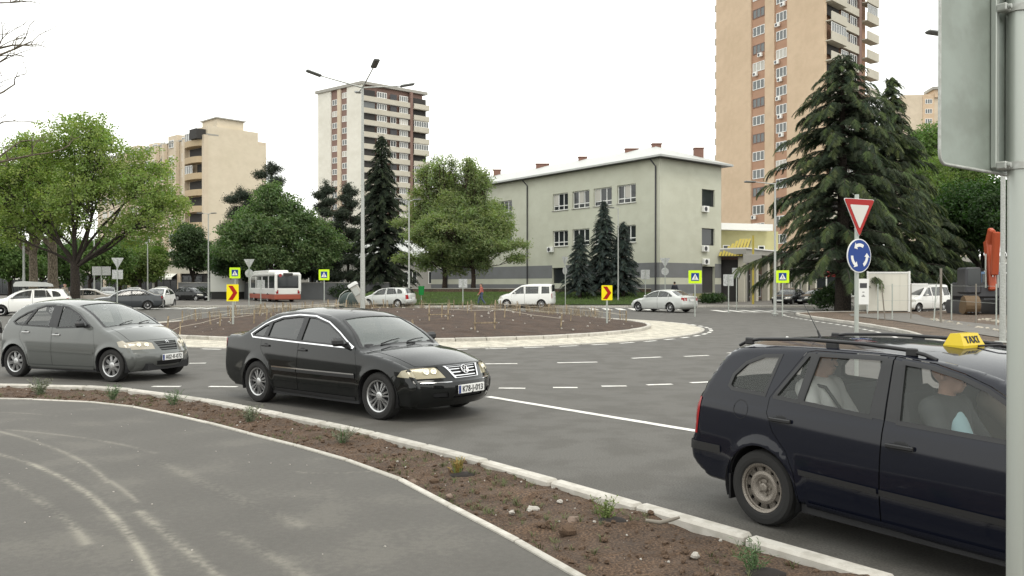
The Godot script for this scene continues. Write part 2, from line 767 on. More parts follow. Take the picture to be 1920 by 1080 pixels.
func lettering(parent: Node3D, called: String, text: String, height: float, m: Material, at: Transform3D, width := 0.0) -> MeshInstance3D:
	var tm := TextMesh.new()
	tm.text = text
	var sf := SystemFont.new()
	sf.font_names = PackedStringArray(["Droid Sans"])
	sf.font_weight = 700
	tm.font = sf
	tm.font_size = 32
	tm.pixel_size = height / 23.0
	tm.depth = 0.004
	var o := part(parent, called, tm, m)
	o.transform = at
	if width > 0.0:
		var w := tm.get_aabb().size.x
		if w > 0.001:
			o.transform = at * Transform3D(Basis.from_scale(Vector3(width / w, 1, 1)), Vector3.ZERO)
	return o


func number_plate(parent: Node3D, text: String, at: Transform3D) -> void:
	var b := Mb.new()
	b.cbox(Vector3.ZERO, Vector3(.52, .115, .012), .004)
	var p := part(parent, "number_plate", b, M.plate_white)
	p.transform = at
	var e := Mb.new()
	e.prism(poly([-.258, -.053, -.215, -.053, -.215, .053, -.258, .053]), .0062, .0075)
	part(p, "blue_band", e, M.plate_blue)
	if text:
		lettering(p, "plate_lettering", text, .078, M.black_matt, Transform3D(Basis(), Vector3(.02, 0, .0065)), .41)


func make_car(root: Node3D, k: Dictionary) -> void:
	var hero: bool = k.get("hero", false)
	prepare(k)
	k.c_side = {}
	k.c_strip = {}
	var step: float = k.step
	k.xg = span(k.C[24].x - .6, k.C[2].x + .1, step)
	k.yg = span(.1, k.top + .1, step * (.8 if hero else 1.0))
	k.zg = span(-1.0, 1.0, .1 if hero else .25)
	var body: Material = k.paint
	var arches := []
	for cx: float in [0.0, k.xf]:
		var a := circle(Vector2(cx, k.R), k.ar, 36 if hero else 18)
		# open at the bottom
		var q := PackedVector2Array()
		for p in a:
			q.append(Vector2(p.x, p.y) if p.y > k.R else Vector2(cx + signf(p.x - cx) * k.ar, p.y - .3) if absf(p.x - cx) > .02 else Vector2(p.x, p.y - .3))
		arches.append(q)
	var panes: Dictionary = k.panes
	var doors: Array = k.doors
	var holes := arches.duplicate()
	for d: Dictionary in doors:
		holes.append(d.shape)
	for nm: String in panes:
		if not nm.begins_with("door"):
			holes.append(panes[nm])
	var bm := side_patch(k, k.out, holes, 0.0)
	bm.add(bm.mirror_z())
	# strip
	var ws := rounded(poly([k.ws0, -.94, k.ws1, -.91, k.ws1, .91, k.ws0, .94]), .08)
	var rg := rounded(poly([k.rg0, -.88, k.rg1, -.88, k.rg1, .88, k.rg0, .88]), .08)
	var hood := poly([k.hood0, -.84, k.hood0 + .25, -.89, 8.85, -.86, 8.85, .86, k.hood0 + .25, .89, k.hood0, .84])
	var gr: PackedVector2Array = k.grille
	var strip_holes := [ws, rg, hood, gr]
	var hl: PackedVector2Array = k.head
	var hl2 := hl.duplicate()
	for i in hl2.size():
		hl2[i].y *= -1
	strip_holes.append_array([hl, hl2])
	for low: PackedVector2Array in k.get("vents", []):
		strip_holes.append(low)
	var lid := poly([k.lid0, -.86, k.lid1, -.86, k.lid1, .86, k.lid0, .86])
	if k.lid1 > k.lid0:
		strip_holes.append(lid)
	region(bm, poly([0, -1, 24, -1, 24, 1, 0, 1]), strip_holes, k.sg, k.zg, func(s, z): return strip_at(k, s, z), 0.0, k.c_strip, Vector2(.01, .004))
	part(root, "body", bm, body)
	tint_strip(root, "bonnet", k, poly([k.hood0 + .02, -.834, k.hood0 + .26, -.884, 8.83, -.855, 8.83, .855, k.hood0 + .26, .884, k.hood0 + .02, .834]), [], body, 0.003)
	if k.lid1 > k.lid0:
		tint_strip(root, "boot_lid", k, grown(lid, -.012), [rg], body, 0.003)
	# glazing
	var gl: Material = k.glass
	tint_strip(root, "windscreen", k, grown(ws, .02), [], k.get("front_glass", gl), -0.006)
	tint_strip(root, "rear_window", k, grown(rg, .02), [], gl, -0.006)
	tint_strip(root, "windscreen_seal", k, grown(ws, .03), [grown(ws, -.035)], M.black_trim, 0.002)
	if hero:
		tint_strip(root, "rear_window_seal", k, grown(rg, .03), [grown(rg, -.035)], M.black_trim, 0.002)
	for d: Dictionary in doors:
		var mine := [arches[0], arches[1]]
		for nm: String in panes:
			if nm.begins_with(d.pane):
				mine.append(panes[nm])
		var dm := side_patch(k, grown(d.shape, -.0045 if hero else -.008), mine, 0.0)
		for mz: bool in [false, true]:
			var dp := part(root, "door", dm.mirror_z() if mz else dm, body)
			for nm: String in panes:
				if nm.begins_with(d.pane):
					var pm := side_patch(k, grown(panes[nm], .008), [], -.012)
					part(dp, "window_pane", pm.mirror_z() if mz else pm, gl)
					var fm := side_patch(k, grown(panes[nm], .016), [grown(panes[nm], -.012)], .0025)
					part(dp, "window_seal", fm.mirror_z() if mz else fm, M.black_trim)
			if hero:
				var hp := side_at(k, d.handle.x, d.handle.y)
				var cup := Mb.new()
				cup.ellipsoid(hp + Vector3(0, .004, -.004), Vector3(.062, .032, .010), 8, 14)
				part(dp, "handle_recess", cup.mirror_z() if mz else cup, M.black_matt)
				var hm := Mb.new()
				hm.cbox(hp + Vector3(0, 0, .018), Vector3(.19, .030, .02), .007)
				hm.box(hp + Vector3(-.08, 0, .004), Vector3(.022, .026, .02))
				hm.box(hp + Vector3(.08, 0, .004), Vector3(.022, .026, .02))
				part(dp, "handle", hm.mirror_z() if mz else hm, k.get("handle_mat", body))
	for nm: String in panes:
		if not nm.begins_with("door"):
			both_sides(root, "quarter_window", side_patch(k, grown(panes[nm], .008), [], -.012), gl)
			both_sides(root, "window_seal", side_patch(k, grown(panes[nm], .016), [grown(panes[nm], -.012)], .0025), M.black_trim)
	if k.has("blackout"):
		for bp: PackedVector2Array in k.blackout:
			both_sides(root, "window_pillar", side_patch(k, bp, [], .0028), M.black_trim)
	if k.has("dlo"):
		both_sides(root, "chrome_window_trim", side_patch(k, grown(k.dlo, .018), [k.dlo], .006), M.chrome)
	for mo: Array in k.get("mouldings", []):
		both_sides(root, "side_moulding", side_patch(k, mo[0], arches, mo[1]), mo[2])
	# lamps
	var lens: Material = k.get("lens", M.lens)
	for sg: float in [1.0, -1.0]:
		var lm := Mb.new()
		var q: PackedVector2Array = hl if sg > 0 else hl2
		region(lm, q, [], k.sg, k.zg, func(s, z): return strip_at(k, s, z), -.004, k.c_strip, Vector2(.01, .004))
		var sm := side_patch(k, k.head_side, [], .003)
		lm.add(sm if sg > 0 else sm.mirror_z())
		var lp := part(root, "headlight", lm, lens)
		if hero:
			for c: Vector2 in k.cups:
				var cups := Mb.new()
				var o := strip_at(k, c.x, c.y * sg)
				cups.lathe(poly([.040, .0, .042, .004, .036, .007, .02, .002, .014, .007, 0, .010]), 18, Transform3D(Basis(Vector3.UP, -.5 * sg) * Basis(Vector3.BACK, -PI / 2 + .35), o + Vector3(.008, 0, 0)))
				part(lp, "reflector", cups, M.reflector)
		var tm := Mb.new()
		var tl: PackedVector2Array = k.tail.duplicate()
		for i in tl.size():
			tl[i].y *= sg
		region(tm, tl, [], k.sg, k.zg, func(s, z): return strip_at(k, s, z), .004, k.c_strip, Vector2(.01, .004))
		var ts := side_patch(k, k.tail_side, [], .004)
		tm.add(ts if sg > 0 else ts.mirror_z())
		part(root, "tail_light", tm, M.tail_red)
		# mirror
		var mm := Mb.new()
		var mp := side_at(k, k.mirror.x, k.mirror.y)
		mp.z *= sg
		mm.cbox(mp + Vector3(0, .03, .11 * sg), Vector3(.10, .115, .19), .035)
		mm.box(mp + Vector3(.0, -.01, .02 * sg), Vector3(.07, .03, .08))
		part(root, "door_mirror", mm, k.get("mirror_mat", body))
	# grille
	var gb: Node3D = tint_strip(root, "grille", k, gr, [], M.black_matt, -.02)[0]
	if hero:
		var g0: float = k.gbars[0]
		var g1: float = k.gbars[1]
		var nb: int = k.gbars[2]
		for i in nb:
			var s := lerpf(g0, g1, (i + .5) / nb)
			var wz := lerpf(k.gw.x, k.gw.y, (i + .5) / nb)
			tint_strip(gb, "grille_bar", k, poly([s - .035, -wz, s + .035, -wz, s + .035, wz, s - .035, wz]), [], k.bar_mat, -.004)
		if k.has("grille_frame"):
			tint_strip(gb, "grille_frame", k, grown(gr, .03), [grown(gr, -.015)], k.grille_frame, .008)
		for low: PackedVector2Array in k.get("vents", []):
			tint_strip(root, "bumper_vent", k, low, [], M.black_matt, -.02)
	for bt: Array in k.get("bumper_strips", []):
		tint_strip(root, "bumper_strip", k, bt[0], [], bt[1], .006, bt[2])
	# plate
	var ps := strip_at(k, k.plate_s, 0.0)
	number_plate(root, k.get("plate", ""), Transform3D(Basis(Vector3.UP, PI / 2), ps + Vector3(.012, 0, 0)))
	var pr := strip_at(k, k.plate_rs, 0.0)
	number_plate(root, "", Transform3D(Basis(Vector3.UP, -PI / 2), pr + Vector3(-.012, 0, 0)))
	# wheels and wells
	var well := Mb.new()
	for cx: float in [0.0, k.xf]:
		for sg: float in [1.0, -1.0]:
			var wz: float = side_base(k, cx, k.R + k.ar * .9)
			var rise := PackedVector2Array()
			var ring := circle(Vector2(cx, k.R), k.ar + .012, 18, -.35, PI + .35)
			for i in ring.size() - 1:
				var a := ring[i]
				var b := ring[i + 1]
				var z0 := (wz - .012) * sg
				var z1 := (wz - .34) * sg
				well.quad(Vector3(a.x, a.y, z1), Vector3(b.x, b.y, z1), Vector3(b.x, b.y, z0), Vector3(a.x, a.y, z0))
			var cap := circle(Vector2(cx, k.R), k.ar + .012, 18, -.35, PI + .35)
			well.prism(cap, (wz - .345) * sg, (wz - .34) * sg)
			make_wheel(root, Vector3(cx, k.R, (wz - k.tw * .5 - k.tuck) * sg), sg, k.R, k.tw, k.wheel, hero)
	well.box(Vector3(k.xf * .5, .25, 0), Vector3(k.xf - k.ar * 2 - .04, .15, k.hw * 1.86))
	well.box(Vector3(k.xf * .5, .27, 0), Vector3(k.xf + 1.2, .13, k.hw * 1.2))
	part(root, "underbody", well, M.black_matt)
	# inside
	var lin_: Material = M.cabin
	var card := Mb.new()
	var inner := []
	for nm: String in panes:
		inner.append(grown(panes[nm], .004))
	inner.append_array(arches)
	var shell := Geometry2D.offset_polygon(scaled(k.out, 100.0), -6.0)
	card.add(side_patch(k, scaled(shell[0], .01), inner, -.035))
	card.add(card.mirror_z())
	part(root, "door_lining", card, lin_)
	tint_strip(root, "headlining", k, poly([k.ws1 + .05, -.95, k.rg0 - .05, -.95, k.rg0 - .05, .95, k.ws1 + .05, .95]), [], M.cabin_pale, -.03)
	var fl := Mb.new()
	fl.box(Vector3(k.xf * .45, .36, 0), Vector3(k.xf * .95, .05, k.hw * 1.7))
	var dx: float = curve_at(k.S, 9.0).x
	fl.cbox(Vector3(dx - .22, k.b0 - .14, 0), Vector3(.5, .2, k.hw * 1.62), .06)
	part(root, "dashboard", fl, lin_)
	for sg: float in [1.0, -1.0]:
		var st := Mb.new()
		var sx: float = k.seat
		st.cbox(Vector3(sx, .50, .37 * sg), Vector3(.52, .16, .5), .05)
		st.cbox(Vector3(-.02, .33, 0), Vector3(.14, .62, .48), .05, Transform3D(Basis(Vector3.BACK, .22), Vector3(sx - .24, .50, .37 * sg)))
		var s := part(root, "front_seat", st, M.seat_cloth)
		var hr := Mb.new()
		hr.cbox(Vector3(0, 0, 0), Vector3(.10, .21, .27), .045, Transform3D(Basis(Vector3.BACK, .15), Vector3(sx - .42, 1.17, .37 * sg)))
		hr.box(Vector3(sx - .41, 1.06, .31 * sg), Vector3(.015, .12, .015))
		hr.box(Vector3(sx - .41, 1.06, .43 * sg), Vector3(.015, .12, .015))
		part(s, "headrest", hr, M.seat_cloth)
	var rb := Mb.new()
	rb.cbox(Vector3(k.seat - .85, .50, 0), Vector3(.5, .16, 1.25), .05)
	rb.cbox(Vector3(0, .26, 0), Vector3(.13, .54, 1.25), .05, Transform3D(Basis(Vector3.BACK, .3), Vector3(k.seat - 1.08, .5, 0)))
	part(root, "rear_bench", rb, M.seat_cloth)
	if hero:
		var sw := Mb.new()
		var ring := []
		var rad := []
		for i in 25:
			var an := TAU * i / 24
			ring.append(Vector3(0, cos(an) * .18, sin(an) * .18))
			rad.append(.014)
		var ht := Transform3D(Basis(Vector3.BACK, .45), Vector3(k.seat + .52, .88, -.37))
		for i in 25:
			ring[i] = ht * ring[i]
		sw.tube(ring, rad, 8, false)
		sw.tube([ht * Vector3(0, 0, -.17), ht * Vector3(.02, 0, 0), ht * Vector3(0, 0, .17)], [.014, .03, .014], 6)
		sw.tube([ht * Vector3(.01, 0, 0), ht * Vector3(.25, -.02, 0)], [.03, .03], 8)
		part(root, "steering_wheel", sw, M.black_matt)
		# wipers
		for wq: Array in [[.55, .05], [-.08, -.62]]:
			var wp := Mb.new()
			var a := strip_at(k, k.ws0 + .02, wq[0]) + Vector3(.01, .012, 0)
			var b := strip_at(k, k.ws0 + .22, wq[1]) + Vector3(.01, .016, 0)
			wp.tube([a, (a + b) * .5 + Vector3(.012, .012, 0), b], [.009, .008, .006], 6)
			part(root, "wiper", wp, M.black_matt)


func emblem_ring(parent: Node3D, at: Transform3D, r: float, kind: String) -> void:
	var mb := Mb.new()
	var pts := []
	var rad := []
	for i in 25:
		var an := TAU * i / 24
		pts.append(at * Vector3(cos(an) * r, sin(an) * r, 0))
		rad.append(r * .09)
	mb.tube(pts, rad, 6, false)
	var bars := []
	if kind == "vw":
		bars = [[-.42, .86, 0, .1], [.42, .86, 0, .1], [-.86, .42, -.4, -.78], [-.4, -.78, 0, -.02], [0, -.02, .4, -.78], [.4, -.78, .86, .42]]
	else:
		bars = [[-.75, .05, 0, .6], [0, .6, .75, .05], [-.75, -.5, 0, .05], [0, .05, .75, -.5]]
		mb = Mb.new()
	for b: Array in bars:
		mb.tube([at * Vector3(b[0] * r, b[1] * r, 0), at * Vector3(b[2] * r, b[3] * r, 0)], [r * .09 if kind == "vw" else r * .15, r * .09 if kind == "vw" else r * .15], 5)
	part(parent, "emblem", mb, M.chrome)
	if kind == "vw":
		var d := Mb.new()
		d.lathe(poly([r, -.004, r, 0, 0, .002]), 20, at * Transform3D(Basis(Vector3.RIGHT, PI / 2), Vector3.ZERO))
		part(parent, "emblem_backing", d, M.black_matt)


func body_curve(a: Array) -> PackedVector2Array:
	return poly(a)


func spec_saloon() -> Dictionary:
	var nose := [3.45, .19, 3.58, .28, 3.63, .40, 3.62, .51, 3.58, .555, 3.48, .705, 3.40, .76, 3.05, .86, 2.7, .918, 2.40, .955]
	var top := [2.10, 1.165, 1.72, 1.35, 1.35, 1.43, .80, 1.462, .32, 1.435, .08, 1.385, -.22, 1.25, -.60, 1.085]
	var tail := [-.82, 1.06, -1.05, 1.02, -1.075, .85, -1.10, .66, -1.11, .50, -1.05, .33, -.85, .22]
	return {
		"C": poly(nose + top + tail), "pf": .26, "pr": .13, "drop": .05, "pw": 2.3, "n": 3, "hw": .872, "tf": .10, "tr": .09, "b0": 1.02, "b1": -.034, "tumble": .50, "flare": .014,
		"xf": 2.703, "R": .318, "ar": .362, "tw": .205, "tuck": .012, "top": 1.47, "step": .14, "seat": 1.15,
		"ws0": 9.15, "ws1": 10.95, "rg0": 15.1, "rg1": 16.9, "hood0": 5.75, "lid0": 17.15, "lid1": 21.0,
		"panes": {
			"door_front": poly([2.15, .955, 1.83, 1.118, 1.538, 1.248, 1.2, 1.325, 1.05, 1.332, 1.06, .985]),
			"door_rear": poly([.975, .988, .965, 1.332, .82, 1.335, .445, 1.298, .245, 1.235, .24, 1.01]),
			"quarter": poly([.19, 1.013, .195, 1.215, .08, 1.18, -.06, 1.10, -.145, 1.045, -.11, 1.02]),
		},
		"doors": [
			{"shape": poly([2.30, .27, 2.33, .6, 2.25, .93, 1.85, 1.155, 1.55, 1.285, 1.2, 1.362, 1.01, 1.368, 1.03, .98, 1.01, .27]), "pane": "door_front", "handle": Vector2(1.14, .86)},
			{"shape": poly([1.01, .27, 1.03, .98, 1.01, 1.368, .82, 1.372, .435, 1.335, .18, 1.255, .13, 1.02, .09, .86, .19, .73, .31, .58, .39, .42, .41, .27]), "pane": "door_rear", "handle": Vector2(.24, .885)},
		],
		"mirror": Vector2(2.0, .985),
		"grille": poly([4.12, -.30, 5.25, -.43, 5.25, .43, 4.12, .30]), "gbars": [4.2, 5.2, 4], "gw": Vector2(.30, .42),
		"head": poly([4.22, .50, 5.25, .62, 5.28, 1.0, 4.22, 1.0]), "head_side": poly([3.42, .585, 3.07, .60, 3.14, .68, 3.26, .708, 3.42, .708]), "cups": [Vector2(4.75, .80), Vector2(4.75, .68)],
		"tail": poly([19.4, .62, 20.5, .62, 20.5, 1.0, 19.4, 1.0]), "tail_side": poly([-1.1, .80, -.88, .82, -.86, .95, -1.1, 1.0]),
		"plate_s": 2.2, "plate_rs": 20.3,
	}


func spec_hatch() -> Dictionary:
	var nose := [2.97, .19, 3.10, .28, 3.16, .40, 3.15, .50, 3.12, .555, 3.03, .70, 2.93, .785, 2.72, .90, 2.52, .975, 2.32, 1.03]
	var top := [1.90, 1.265, 1.46, 1.44, 1.05, 1.505, .6, 1.522, .2, 1.495, -.12, 1.41, -.36, 1.24, -.50, 1.03]
	var tail := [-.56, .95, -.585, .89, -.60, .78, -.62, .62, -.63, .48, -.60, .32, -.45, .22]
	return {
		"C": poly(nose + top + tail), "pf": .25, "pr": .16, "drop": .052, "pw": 2.2, "n": 3, "hw": .835, "tf": .10, "tr": .07, "b0": 1.01, "b1": -.012, "tumble": .42, "flare": .022,
		"xf": 2.46, "R": .305, "ar": .35, "tw": .185, "tuck": .014, "top": 1.53, "step": .14, "seat": 1.05,
		"ws0": 9.1, "ws1": 11.0, "rg0": 15.15, "rg1": 16.9, "hood0": 5.8, "lid0": 17.2, "lid1": 21.6,
		"panes": {
			"door_front": poly([1.93, 1.015, 1.58, 1.235, 1.25, 1.365, 1.085, 1.39, 1.115, .985]),
			"door_rear": poly([.915, .998, .885, 1.40, .65, 1.39, .44, 1.335, .25, 1.02]),
			"quarter": poly([.205, 1.02, .385, 1.31, .2, 1.25, .0, 1.15, -.09, 1.08, .0, 1.03]),
		},
		"doors": [
			{"shape": poly([2.05, .27, 2.10, .6, 2.02, .99, 1.61, 1.26, 1.26, 1.40, 1.08, 1.425, 1.0, 1.43, 1.0, .27]), "pane": "door_front", "handle": Vector2(1.13, .85)},
			{"shape": poly([1.0, .27, 1.0, 1.43, .64, 1.422, .40, 1.355, .2, 1.02, .12, .85, .16, .74, .28, .60, .36, .44, .385, .27]), "pane": "door_rear", "handle": Vector2(.31, .885)},
		],
		"mirror": Vector2(1.80, 1.03),
		"grille": poly([4.1, -.30, 5.35, -.40, 5.35, .40, 4.1, .30]), "gbars": [4.15, 5.3, 4], "gw": Vector2(.30, .39),
		"head": poly([4.35, .46, 5.2, .46, 5.85, .74, 5.8, 1.0, 4.4, 1.0]), "head_side": poly([3.0, .60, 2.66, .655, 2.60, .745, 2.70, .775, 3.0, .75]), "cups": [Vector2(5.0, .80), Vector2(4.95, .63)],
		"tail": poly([17.6, .70, 20.8, .70, 20.8, 1.0, 17.6, 1.0]), "tail_side": poly([-.66, .68, -.42, .70, -.38, .95, -.66, 1.0]),
		"plate_s": 2.35, "plate_rs": 20.6,
	}


func spec_estate() -> Dictionary:
	var nose := [3.0, .20, 3.17, .28, 3.23, .42, 3.22, .52, 3.19, .58, 3.10, .71, 3.02, .76, 2.75, .84, 2.55, .89, 2.34, .935]
	var top := [2.05, 1.12, 1.70, 1.29, 1.25, 1.372, .7, 1.405, 0, 1.395, -.45, 1.345, -.64, 1.18, -.76, 1.0]
	var tail := [-.80, .93, -.82, .87, -.84, .76, -.86, .62, -.905, .52, -.88, .36, -.72, .25]
	return {
		"C": poly(nose + top + tail), "pf": .26, "pr": .12, "drop": .045, "pw": 2.3, "n": 3, "hw": .823, "tf": .10, "tr": .075, "b0": .985, "b1": -.045, "tumble": .40, "flare": .014,
		"xf": 2.462, "R": .282, "ar": .322, "tw": .175, "tuck": .02, "top": 1.42, "step": .14, "seat": 1.32, "step_line": .875,
		"ws0": 9.12, "ws1": 10.95, "rg0": 15.12, "rg1": 16.9, "hood0": 5.75, "lid0": 17.15, "lid1": 21.4,
		"panes": {
			"door_front": poly([2.0, .895, 1.74, 1.10, 1.60, 1.175, 1.43, 1.235, 1.24, 1.278, 1.045, 1.298, 1.09, .925]),
			"door_rear": poly([.895, .938, .905, 1.312, .40, 1.305, .35, .968]),
			"door_rear_corner": poly([.315, .97, .352, 1.303, .318, 1.300, .105, .982]),
			"quarter": poly([-.345, 1.02, -.31, 1.0, .01, .987, .075, 1.275, -.08, 1.262, -.23, 1.20, -.325, 1.105]),
		},
		"doors": [
			{"shape": poly([2.06, .25, 2.12, .6, 2.08, .885, 1.76, 1.13, 1.61, 1.205, 1.44, 1.265, 1.245, 1.31, .97, 1.337, .995, .955, .975, .25]), "pane": "door_front", "handle": Vector2(1.125, .777)},
			{"shape": poly([.975, .25, .995, .955, .97, 1.337, .36, 1.335, .29, 1.32, .06, .97, .05, .86, .12, .72, .24, .60, .31, .45, .34, .25]), "pane": "door_rear", "handle": Vector2(.19, .82)},
		],
		"mirror": Vector2(1.92, .95),
		"grille": poly([4.12, -.28, 5.3, -.40, 5.3, .40, 4.12, .28]), "gbars": [4.2, 5.2, 5], "gw": Vector2(.28, .38),
		"head": poly([4.2, .50, 5.2, .56, 5.3, 1.0, 4.2, 1.0]), "head_side": poly([3.1, .58, 2.72, .61, 2.74, .70, 3.1, .73]), "cups": [Vector2(4.8, .82), Vector2(4.8, .66)],
		"tail": poly([17.9, .80, 21.2, .80, 21.2, 1.0, 17.9, 1.0]), "tail_side": poly([-.97, .585, -.66, .60, -.625, .90, -.97, .92]),
		"plate_s": 2.6, "plate_rs": 20.6,
	}


func spec_van() -> Dictionary:
	var nose := [3.30, .22, 3.48, .30, 3.53, .44, 3.52, .58, 3.49, .64, 3.40, .82, 3.30, .90, 3.05, 1.0, 2.85, 1.06, 2.58, 1.12]
	var top := [2.15, 1.42, 1.72, 1.68, 1.3, 1.775, .7, 1.82, 0, 1.825, -.70, 1.80, -.78, 1.55, -.83, 1.20]
	var tail := [-.84, 1.12, -.845, 1.02, -.85, .85, -.86, .66, -.87, .50, -.84, .34, -.70, .25]
	return {
		"C": poly(nose + top + tail), "pf": .24, "pr": .07, "drop": .05, "pw": 2.4, "n": 3, "hw": .90, "tf": .10, "tr": .03, "b0": 1.08, "b1": -.004, "tumble": .25, "flare": .015,
		"xf": 2.681, "R": .315, "ar": .365, "tw": .195, "tuck": .015, "top": 1.83, "step": .14, "seat": 1.35,
		"ws0": 9.12, "ws1": 10.95, "rg0": 15.2, "rg1": 16.8, "hood0": 5.75, "lid0": 0.0, "lid1": 0.0,
		"panes": {
			"door_front": poly([2.24, 1.07, 1.92, 1.32, 1.62, 1.54, 1.40, 1.58, 1.36, 1.09]),
			"door_rear": poly([1.20, 1.09, 1.22, 1.59, .25, 1.60, .25, 1.10]),
			"quarter": poly([-.02, 1.10, -.02, 1.60, -.56, 1.58, -.60, 1.12]),
		},
		"doors": [
			{"shape": poly([2.30, .30, 2.34, .7, 2.30, 1.06, 1.93, 1.37, 1.62, 1.60, 1.32, 1.65, 1.29, .30]), "pane": "door_front", "handle": Vector2(1.5, .95)},
			{"shape": poly([1.28, .30, 1.29, 1.66, .16, 1.67, .16, .75, .38, .55, .40, .30]), "pane": "door_rear", "handle": Vector2(1.1, .95)},
		],
		"mirror": Vector2(2.0, 1.10),
		"grille": poly([4.2, -.38, 5.1, -.45, 5.1, .45, 4.2, .38]), "gbars": [4.2, 5.1, 3], "gw": Vector2(.3, .4),
		"head": poly([4.3, .55, 5.5, .55, 5.6, 1.0, 4.3, 1.0]), "head_side": poly([3.4, .66, 3.0, .70, 3.02, .84, 3.4, .90]), "cups": [Vector2(4.8, .8)],
		"tail": poly([17.4, .86, 20.6, .86, 20.6, 1.0, 17.4, 1.0]), "tail_side": poly([-.9, .72, -.78, .72, -.76, 1.06, -.9, 1.08]),
		"plate_s": 2.6, "plate_rs": 20.0,
	}


func stretched(k: Dictionary, sx: float, sy: float) -> Dictionary:
	# the same outline for a longer or taller model
	var f := func(p: PackedVector2Array) -> PackedVector2Array:
		var o := p.duplicate()
		for i in o.size():
			o[i] = Vector2(o[i].x * sx, .2 + (o[i].y - .2) * sy)
		return o
	k.C = f.call(k.C)
	for nm: String in k.panes:
		k.panes[nm] = f.call(k.panes[nm])
	for d: Dictionary in k.doors:
		d.shape = f.call(d.shape)
	for q: String in ["head_side", "tail_side"]:
		k[q] = f.call(k[q])
	k.xf *= sx
	k.top = .2 + (k.top - .2) * sy
	k.b0 = .2 + (k.b0 - .2) * sy
	k.mirror = Vector2(k.mirror.x * sx, .2 + (k.mirror.y - .2) * sy)
	k.R *= sy
	k.ar *= sy
	k.seat *= sx
	return k


func make_materials() -> void:
	make_textures()
	worn(mat("road_asphalt", .108, .102, .091, .82), T.asphalt, .42, T.streak, .10, .2)
	worn(mat("road_asphalt_old", .17, .158, .14, .88), T.asphalt, .42, T.streak, .11, .2)
	worn(mat("paving", .23, .21, .185, .9), T.grain, 1.2, T.blotch, .1)
	worn(mat("kerb_concrete", .53, .505, .455, .85), T.fine, 1.6, T.streak, .5, .3)
	worn(mat("kerb_concrete_b", .45, .43, .385, .85), T.fine, 1.6, T.streak, .5, .3)
	worn(mat("line_paint", .76, .75, .71, .7), T.fine, 1.1, T.streak, .35)
	worn(mat("soil", .185, .122, .080, .95), T.soil, 1.5, T.blotch, .3, 1.5)
	worn(mat("soil_clod", .165, .112, .075, .95), T.soil, 6.0)
	worn(mat("soil_island", .130, .086, .061, .95), T.soil, .9, T.blotch, .2, 2.0)
	worn(mat("soil_dry", .22, .165, .12, .95), T.soil, .5, T.blotch, .12, 2.0)
	worn(mat("setts", .56, .525, .44, .88), T.sett, .8, T.blotch, .3, .6)
	worn(mat("turf", .075, .115, .030, .95), T.soil, .7, T.blotch, .1, 2.0)
	mat("grass_blade", .085, .140, .032, .8)
	worn(mat("stone_pale", .62, .58, .52, .85), T.grain, 6.0)
	worn(mat("stone_brown", .30, .22, .17, .9), T.grain, 6.0)
	worn(mat("stake_wood", .52, .42, .28, .85), T.bark, 2.0, null, .2, 0.0, .15)
	mat("string", .6, .55, .45, .9)
	mat("galvanised", .40, .425, .39, .42, .45)
	worn(mat("galvanised_pale", .44, .455, .43, .5, .3), T.streak, 1.5)
	mat("steel_dark", .06, .06, .065, .5, .4)
	mat("chrome", .75, .75, .76, .12, 1.0)
	mat("reflector", .85, .80, .64, .15, .35)
	mat("black_trim", .012, .012, .013, .45)
	mat("black_matt", .008, .008, .009, .75)
	worn(mat("tyre", .022, .021, .020, .85), T.grain, 3.0)
	mat("rim_alloy", .52, .52, .52, .32, .8)
	worn(mat("rim_steel", .42, .40, .37, .5, .5), T.soil, 5.0)
	mat("cabin", .022, .022, .024, .85)
	mat("cabin_pale", .30, .29, .26, .9)
	mat("seat_cloth", .045, .047, .05, .9)
	mat("plate_white", .70, .70, .68, .4)
	mat("plate_blue", .01, .03, .16, .4)
	paint("lens", .46, .45, .41, .0, .25)
	paint("lens_yellowed", .33, .30, .215, .1, .25)
	paint("lens_amber", .37, .34, .28, .1, .25)
	paint("tail_red", .28, .008, .010, 0, .25)
	glass("car_glass", .035, .042, .038, .34)
	glass("car_glass_tinted", .018, .020, .019, .80)
	glass("clear_glass", .13, .145, .125, .15)
	M.clear_glass.metallic_specular = .42
	glass("screen_glass", .13, .15, .14, .5)
	paint("paint_black", .006, .0068, .0068, .0, .5, .85)
	paint("paint_grey", .118, .123, .118, .35, .42)
	paint("paint_navy", .0055, .0066, .0125, .0, .5, .7)
	paint("paint_silver", .50, .51, .49, .3, .42)
	paint("paint_white", .72, .72, .69, 0, .4)
	paint("paint_dark_grey", .05, .055, .06, .2, .4)
	paint("paint_beige", .36, .32, .27, .3, .4)
	paint("taxi_yellow", .62, .46, .03, 0, .45, .4)
	glass("car_glass_far", .03, .035, .034, .55)
	worn(mat("sign_sheet", .25, .285, .25, .45, .3), T.streak, .3)
	paint("sign_pale", .60, .58, .54, 0, .5, .2)
	mat("stake_grey", .20, .18, .15, .85)
	mat("peat", .018, .014, .012, .95)
	mat("tarp_green", .02, .035, .03, .6)
	mat("print_black", .01, .01, .01, .6)
	mat("skin", .40, .235, .165, .6)


